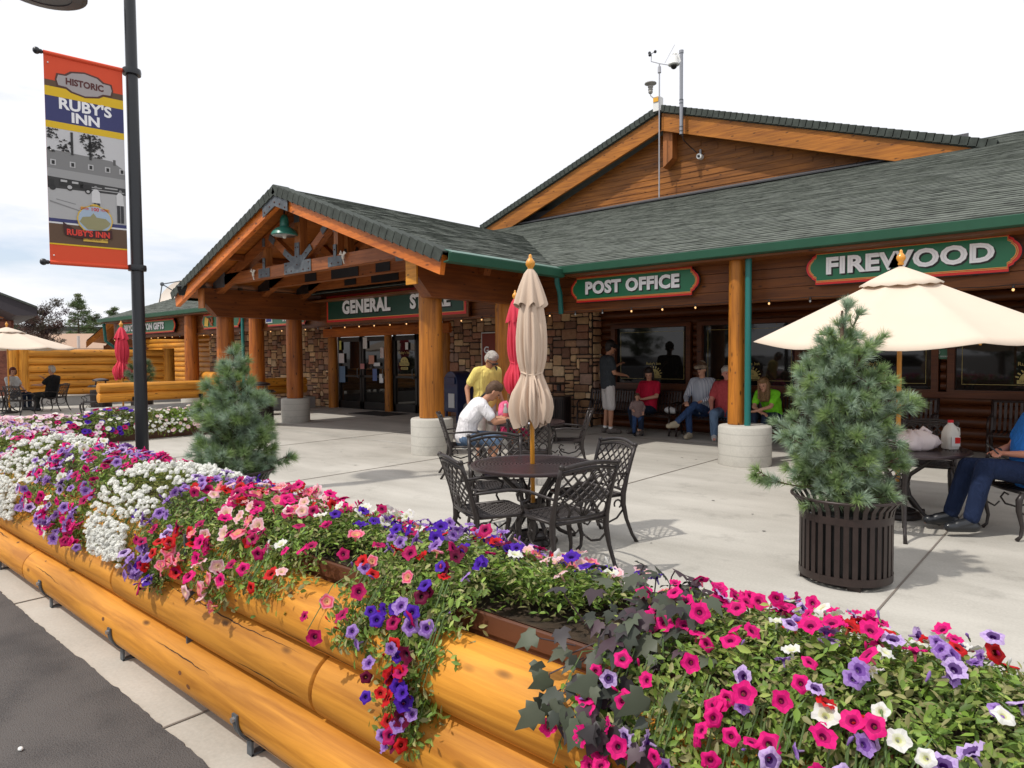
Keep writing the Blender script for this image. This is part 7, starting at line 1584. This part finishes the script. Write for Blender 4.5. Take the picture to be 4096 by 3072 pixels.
person('girl with long light brown hair in lime green tee leaning forward on the bench', (-4.42, 12.10, 0), heading(-.75, -.65), J_sit(hl=(-.05, .1, .48), hr=(-.05, -.1, .48), mid=(.02, 0, .72), sl=(.16, .17, .90), sr=(.16, -.17, .90), neck=(.20, 0, .96), head=(.30, 0, 1.06), el=(.34, .16, .68), er=(.34, -.16, .66), wl=(.46, -.06, .60), wr=(.46, .05, .58), kl=(.42, .10, .52), kr=(.42, -.10, .52), al=(.50, .10, .09), ar=(.46, -.12, .09), tl=(.64, .1, .05), tr=(.6, -.13, .05), fl=(.3, -1, -.2), fr=(.3, 1, -.2)),
       fabric('tee_lime', (.22, .72, .03)), DEND, LBR, shoe=M_BLK, hairlen=.30, S=.98, gaze=(1, .1, -.3), build=.92)
# man in yellow, youth in white and girl in pink at the rear table
def strap(t, V):
    mb = MB(); a = V['sl']+Vector((.07, -.05, .06)); mb.tube([V['sl']+Vector((-.02, -.04, .085)), a, Vector((.165, .03, 1.25)), Vector((.165, -.08, 1.08)), Vector((.08, -.21, .93))], .020, 6, sx=.4); mb.build('shoulder_strap', M_BLKPL, t, smooth=True)
    mb = MB(); mb.sphere((.0, -.27, .86), .12, 14, (.9, .7, .7)); mb.build('camera_bag', M_BLKPL, t, smooth=True)
    text_part('shirt_lettering', 'Gau', .10, plain('print_red', (.62, .10, .04), .6), t, (.165, 0, 1.30), rot=(PI/2, 0, PI/2), ext=.004, bold=.002)
    mb = MB(); mb.tube([(.158, .02+.085*math.cos(a_), 1.20+.085*math.sin(a_)) for a_ in np.linspace(0, 2*PI, 24)], .003, 5); mb.build('shirt_emblem', plain('print_grey', (.42, .36, .14), .6), t)
yp = cam_at(-.40, 9.95)
person('grey haired man in a yellow tee with camera bag strap, standing and looking down', (yp.x, yp.y, 0), heading(.55, -.85), J_stand(head=(.20, 0, 1.57), neck=(.12, 0, 1.46), sl=(.08, .175, 1.40), sr=(.08, -.175, 1.40), mid=(.03, 0, 1.16), el=(-.05, .26, 1.14), er=(-.04, -.28, 1.15), wl=(.10, .26, .94), wr=(.04, -.30, .93), ul=(0, 1, 0), ur=(0, -1, 0)),
       fabric('tee_yellow', (.84, .68, .20)), fabric('shorts_cream', (.62, .58, .52)), GRY, legs='short', shoe=SHOEG, glasses=True, S=.96, gaze=(.75, .25, -.65), skin=TANSK, extra=strap)
wp = cam_at(-.60, 8.97)
person('youth in a white tee and denim shorts leaning over the table and writing', (wp.x, wp.y, 0), heading(1, .10), J_sit(hl=(-.02, .1, .49), hr=(-.02, -.1, .49), mid=(.03, 0, .74), sl=(.19, .175, .93), sr=(.19, -.175, .93), neck=(.25, 0, .99), head=(.36, -.02, 1.10), el=(.38, .24, .72), er=(.36, -.22, .71), wl=(.62, .10, .72), wr=(.64, -.04, .74), fl=(1, -.3, .1), fr=(1, .1, .1), kl=(.40, .13, .47), kr=(.40, -.13, .47), al=(.30, .14, .09), ar=(.28, -.14, .09), tl=(.42, .15, .05), tr=(.40, -.15, .05)),
       fabric('tee_white', (.78, .76, .78), n=.05), DENL, BRN, legs='short', shoe=fabric('sandal_violet', (.05, .03, .10)), S=1.0, gaze=(.8, .0, -.6), skin=TANSK)
gp = cam_at(-.02, 10.02)
person('girl in pink writing at the rear table, mostly hidden by the folded tan umbrella', (gp.x, gp.y, 0), heading(.25, -1), J_sit(sl=(.10, .15, .90), sr=(.10, -.15, .90), mid=(.0, 0, .70), neck=(.15, 0, .96), head=(.24, 0, 1.06), el=(.28, .22, .70), er=(.28, -.22, .70), wl=(.44, .10, .70), wr=(.44, -.08, .71)),
       fabric('tee_pink', (.82, .16, .30)), fabric('skirt_pink', (.62, .05, .16)), LBR, legs='short', hairlen=.12, S=.94, gaze=(.8, 0, -.6), build=.88, shoe=SHOEW)
# man in blue at the right edge
def leash(t, V):
    mb = MB(); mb.tube([(.30, .0, .70), (.2, -.12, .66), (.05, -.24, .60), (-.1, -.3, .62)], .008, 6); mb.tube([(.32, .06, .70), (.36, -.03, .78), (.30, -.12, .74)], .007, 6); mb.build('black_cord', M_BLK, t, smooth=True)
    mb = MB(); mb.tube([V['wr']+Vector((-.03, 0, 0)), V['wr']+Vector((-.008, 0, 0))], .034, 10); mb.build('wristwatch', M_BLK, t)
bp2 = cam_at(4.44, 5.80)
person('man in a bright blue tee and navy trousers seated at the right edge', (bp2.x, bp2.y, 0), heading(-1, .08), J_sit(hl=(0, .1, .52), hr=(0, -.1, .52), sl=(-.10, .19, .98), sr=(-.10, -.19, .98), neck=(-.08, 0, 1.07), head=(-.04, 0, 1.22), mid=(-.01, 0, .74), kl=(.46, .12, .60), kr=(.47, -.11, .57), al=(.56, .10, .12), ar=(.60, -.14, .12), tl=(.74, .10, .07), tr=(.78, -.16, .07), el=(.0, .27, .72), er=(.0, -.27, .72), wl=(.22, .05, .70), wr=(.24, -.10, .70), fl=(.6, -1, 0), fr=(.6, 1, 0)),
       fabric('tee_blue', (.03, .20, .66)), fabric('trousers_navy', (.012, .022, .06)), GRY, shoe=M_BLK, S=1.0, build=1.14, socks=SOCKW, skin=plain('skin_sunburnt', (.56, .24, .16), .55), extra=leash)
# far left people
mp = cam_at(-14.1, 20.9)
person('far man in black tee and dark trousers sitting with a drink, facing left', (mp.x, mp.y, 0), heading(-1, -.05), J_sit(sl=(-.10, .19, 1.0), sr=(-.10, -.19, 1.0), el=(.12, .24, .80), er=(.12, -.26, .84), wl=(.40, .12, .80), wr=(.28, -.08, 1.02), head=(-.04, 0, 1.25), al=(.30, .14, .09), ar=(.55, -.13, .09), tl=(.44, .15, .05), tr=(.69, -.14, .05)),
       fabric('tee_black', (.012, .012, .013)), fabric('trousers_charcoal', (.025, .026, .026)), GRY, S=1.0, build=1.15, skin=TANSK, vox=.014)
wl_ = cam_at(-15.45, 21.2)
person('far woman with curly auburn hair in a pale top at the left edge', (wl_.x, wl_.y, 0), heading(1, -.1), J_sit(), fabric('top_pale', (.55, .58, .60)), DEND, RED_H, S=1.0, hairlen=.08, vox=.014, gaze=(1, -.6, 0))
mb = MB(); mb.sphere((0, 0, .07), .10, 14, (1.1, .7, .7)); mb.sphere((.08, 0, .06), .08, 12, (1, .8, .75)); b_ = mb.build('white_cap', plain('cap_white', (.66, .66, .66), .8), smooth=True); b_.location = (-6.42, 12.12, .42); tag(b_, 'white cap lying on the bench beside the woman in red', 'cap')

# ================================================================== ACROSS THE ROAD (seen only in the shop windows)
def parked_car(x, y, rz, label, col):
    t = thing('parked_car', label, 'car', (x, y, .012), rz, group='cars parked across the road, mirrored in the shop windows')
    paint = plain('car_paint_'+label.split()[0], col, .25, .2, coat=.8)
    body = [(-2.2, .35), (-2.25, .75), (-2.1, .95), (-1.2, 1.02), (1.0, 1.0), (2.0, .88), (2.25, .72), (2.25, .38), (1.85, .30), (-1.9, .30)]
    mb = MB(); mb.prism(body, (0, .88, 0), 1.76); mb.build('body', paint, t, bevel=.06)
    cab = [(-1.9, .98), (-1.55, 1.42), (-1.0, 1.52), (.15, 1.50), (.95, 1.0)]
    mb = MB(); mb.prism(cab, (0, .76, 0), 1.52); mb.build('cabin_glass', M_GLASS, t, bevel=.05)
    mb = MB(); mb.box((-.45, 0, 1.515), (1.3, 1.4, .05)); mb.build('roof', paint, t, bevel=.02)
    for wx in (-1.42, 1.42):
        for wy in (-.84, .84):
            mb = MB(); mb.cyl((wx, wy-.1, .33), (wx, wy+.1, .33), .33, n=24); w = mb.build('wheel', M_BLKPL, t, smooth=True, angle=40); mb = MB(); q = .105 if wy > 0 else -.105; mb.cyl((wx, wy+q*.9, .33), (wx, wy+q, .33), .21, n=18); r = mb.build('rim', M_STEEL); r.parent = w
    for wy in (-.6, .6): mb = MB(); mb.box((2.24, wy, .74), (.06, .3, .12)); mb.build('headlight', M_WHITE, t, bevel=.01)
parked_car(-19.5, -7.5, .1, 'grey car parked across the road, mirrored in the first window', (.22, .23, .25))
parked_car(-13.2, -8.0, .06, 'white car parked across the road, mirrored in the second window', (.7, .7, .7))
parked_car(-6.4, -8.2, -.05, 'silver car parked across the road, mirrored in the third window', (.45, .46, .48))
parked_car(-.6, -8.4, .04, 'dark blue car parked across the road, mirrored in the last window', (.03, .05, .12))
for i, (x, y, h, w) in enumerate(((-44, -26, 9, 5.5), (-33, -30, 8, 5), (-24, -27, 10, 6), (-14, -31, 8, 5.5), (-5, -28, 9, 6), (5, -30, 8, 5))):  # unseen pines added to give the shop windows dark green to reflect
    q = Vector((x, y, 0)); f2 = Vector((-math.sin(YAW), math.cos(YAW), 0))
    tree(q.dot(R0), q.dot(f2), h, w, 'unseen pine added for window reflections, behind the viewer, number %s from the west' % ['one', 'two', 'three', 'four', 'five', 'six'][i], GP, 30+i, zc=.15)

# small litter and stains
for x, y, lab in ((-3.2, .72, 'small white pebble on the asphalt, nearer the pavement'), (-3.05, .55, 'small white pebble on the asphalt, farther from the pavement')):
    mb = MB(); mb.sphere((0, 0, .008), .011, 8, (1.2, .9, .7)); o = mb.build('pebble', M_WHITE, smooth=True); o.location = (x, y, .012); tag(o, lab, 'pebble', 'pebbles on the asphalt')
rs = random.Random(77); mb = MB()
for i in range(70):
    x, y, r = rs.uniform(-12, 1), rs.uniform(2.3, 11), rs.uniform(.008, .022); ring = [(x+r*rs.uniform(.7, 1.2)*math.cos(a), y+r*rs.uniform(.7, 1.2)*math.sin(a), .0035) for a in np.linspace(0, 2*PI, 9)[:-1]]; mb.add(ring, [tuple(range(8))])
tag(mb.build('paving_spots', plain('gum_spot', (.12, .11, .10), .9)), kind='structure')
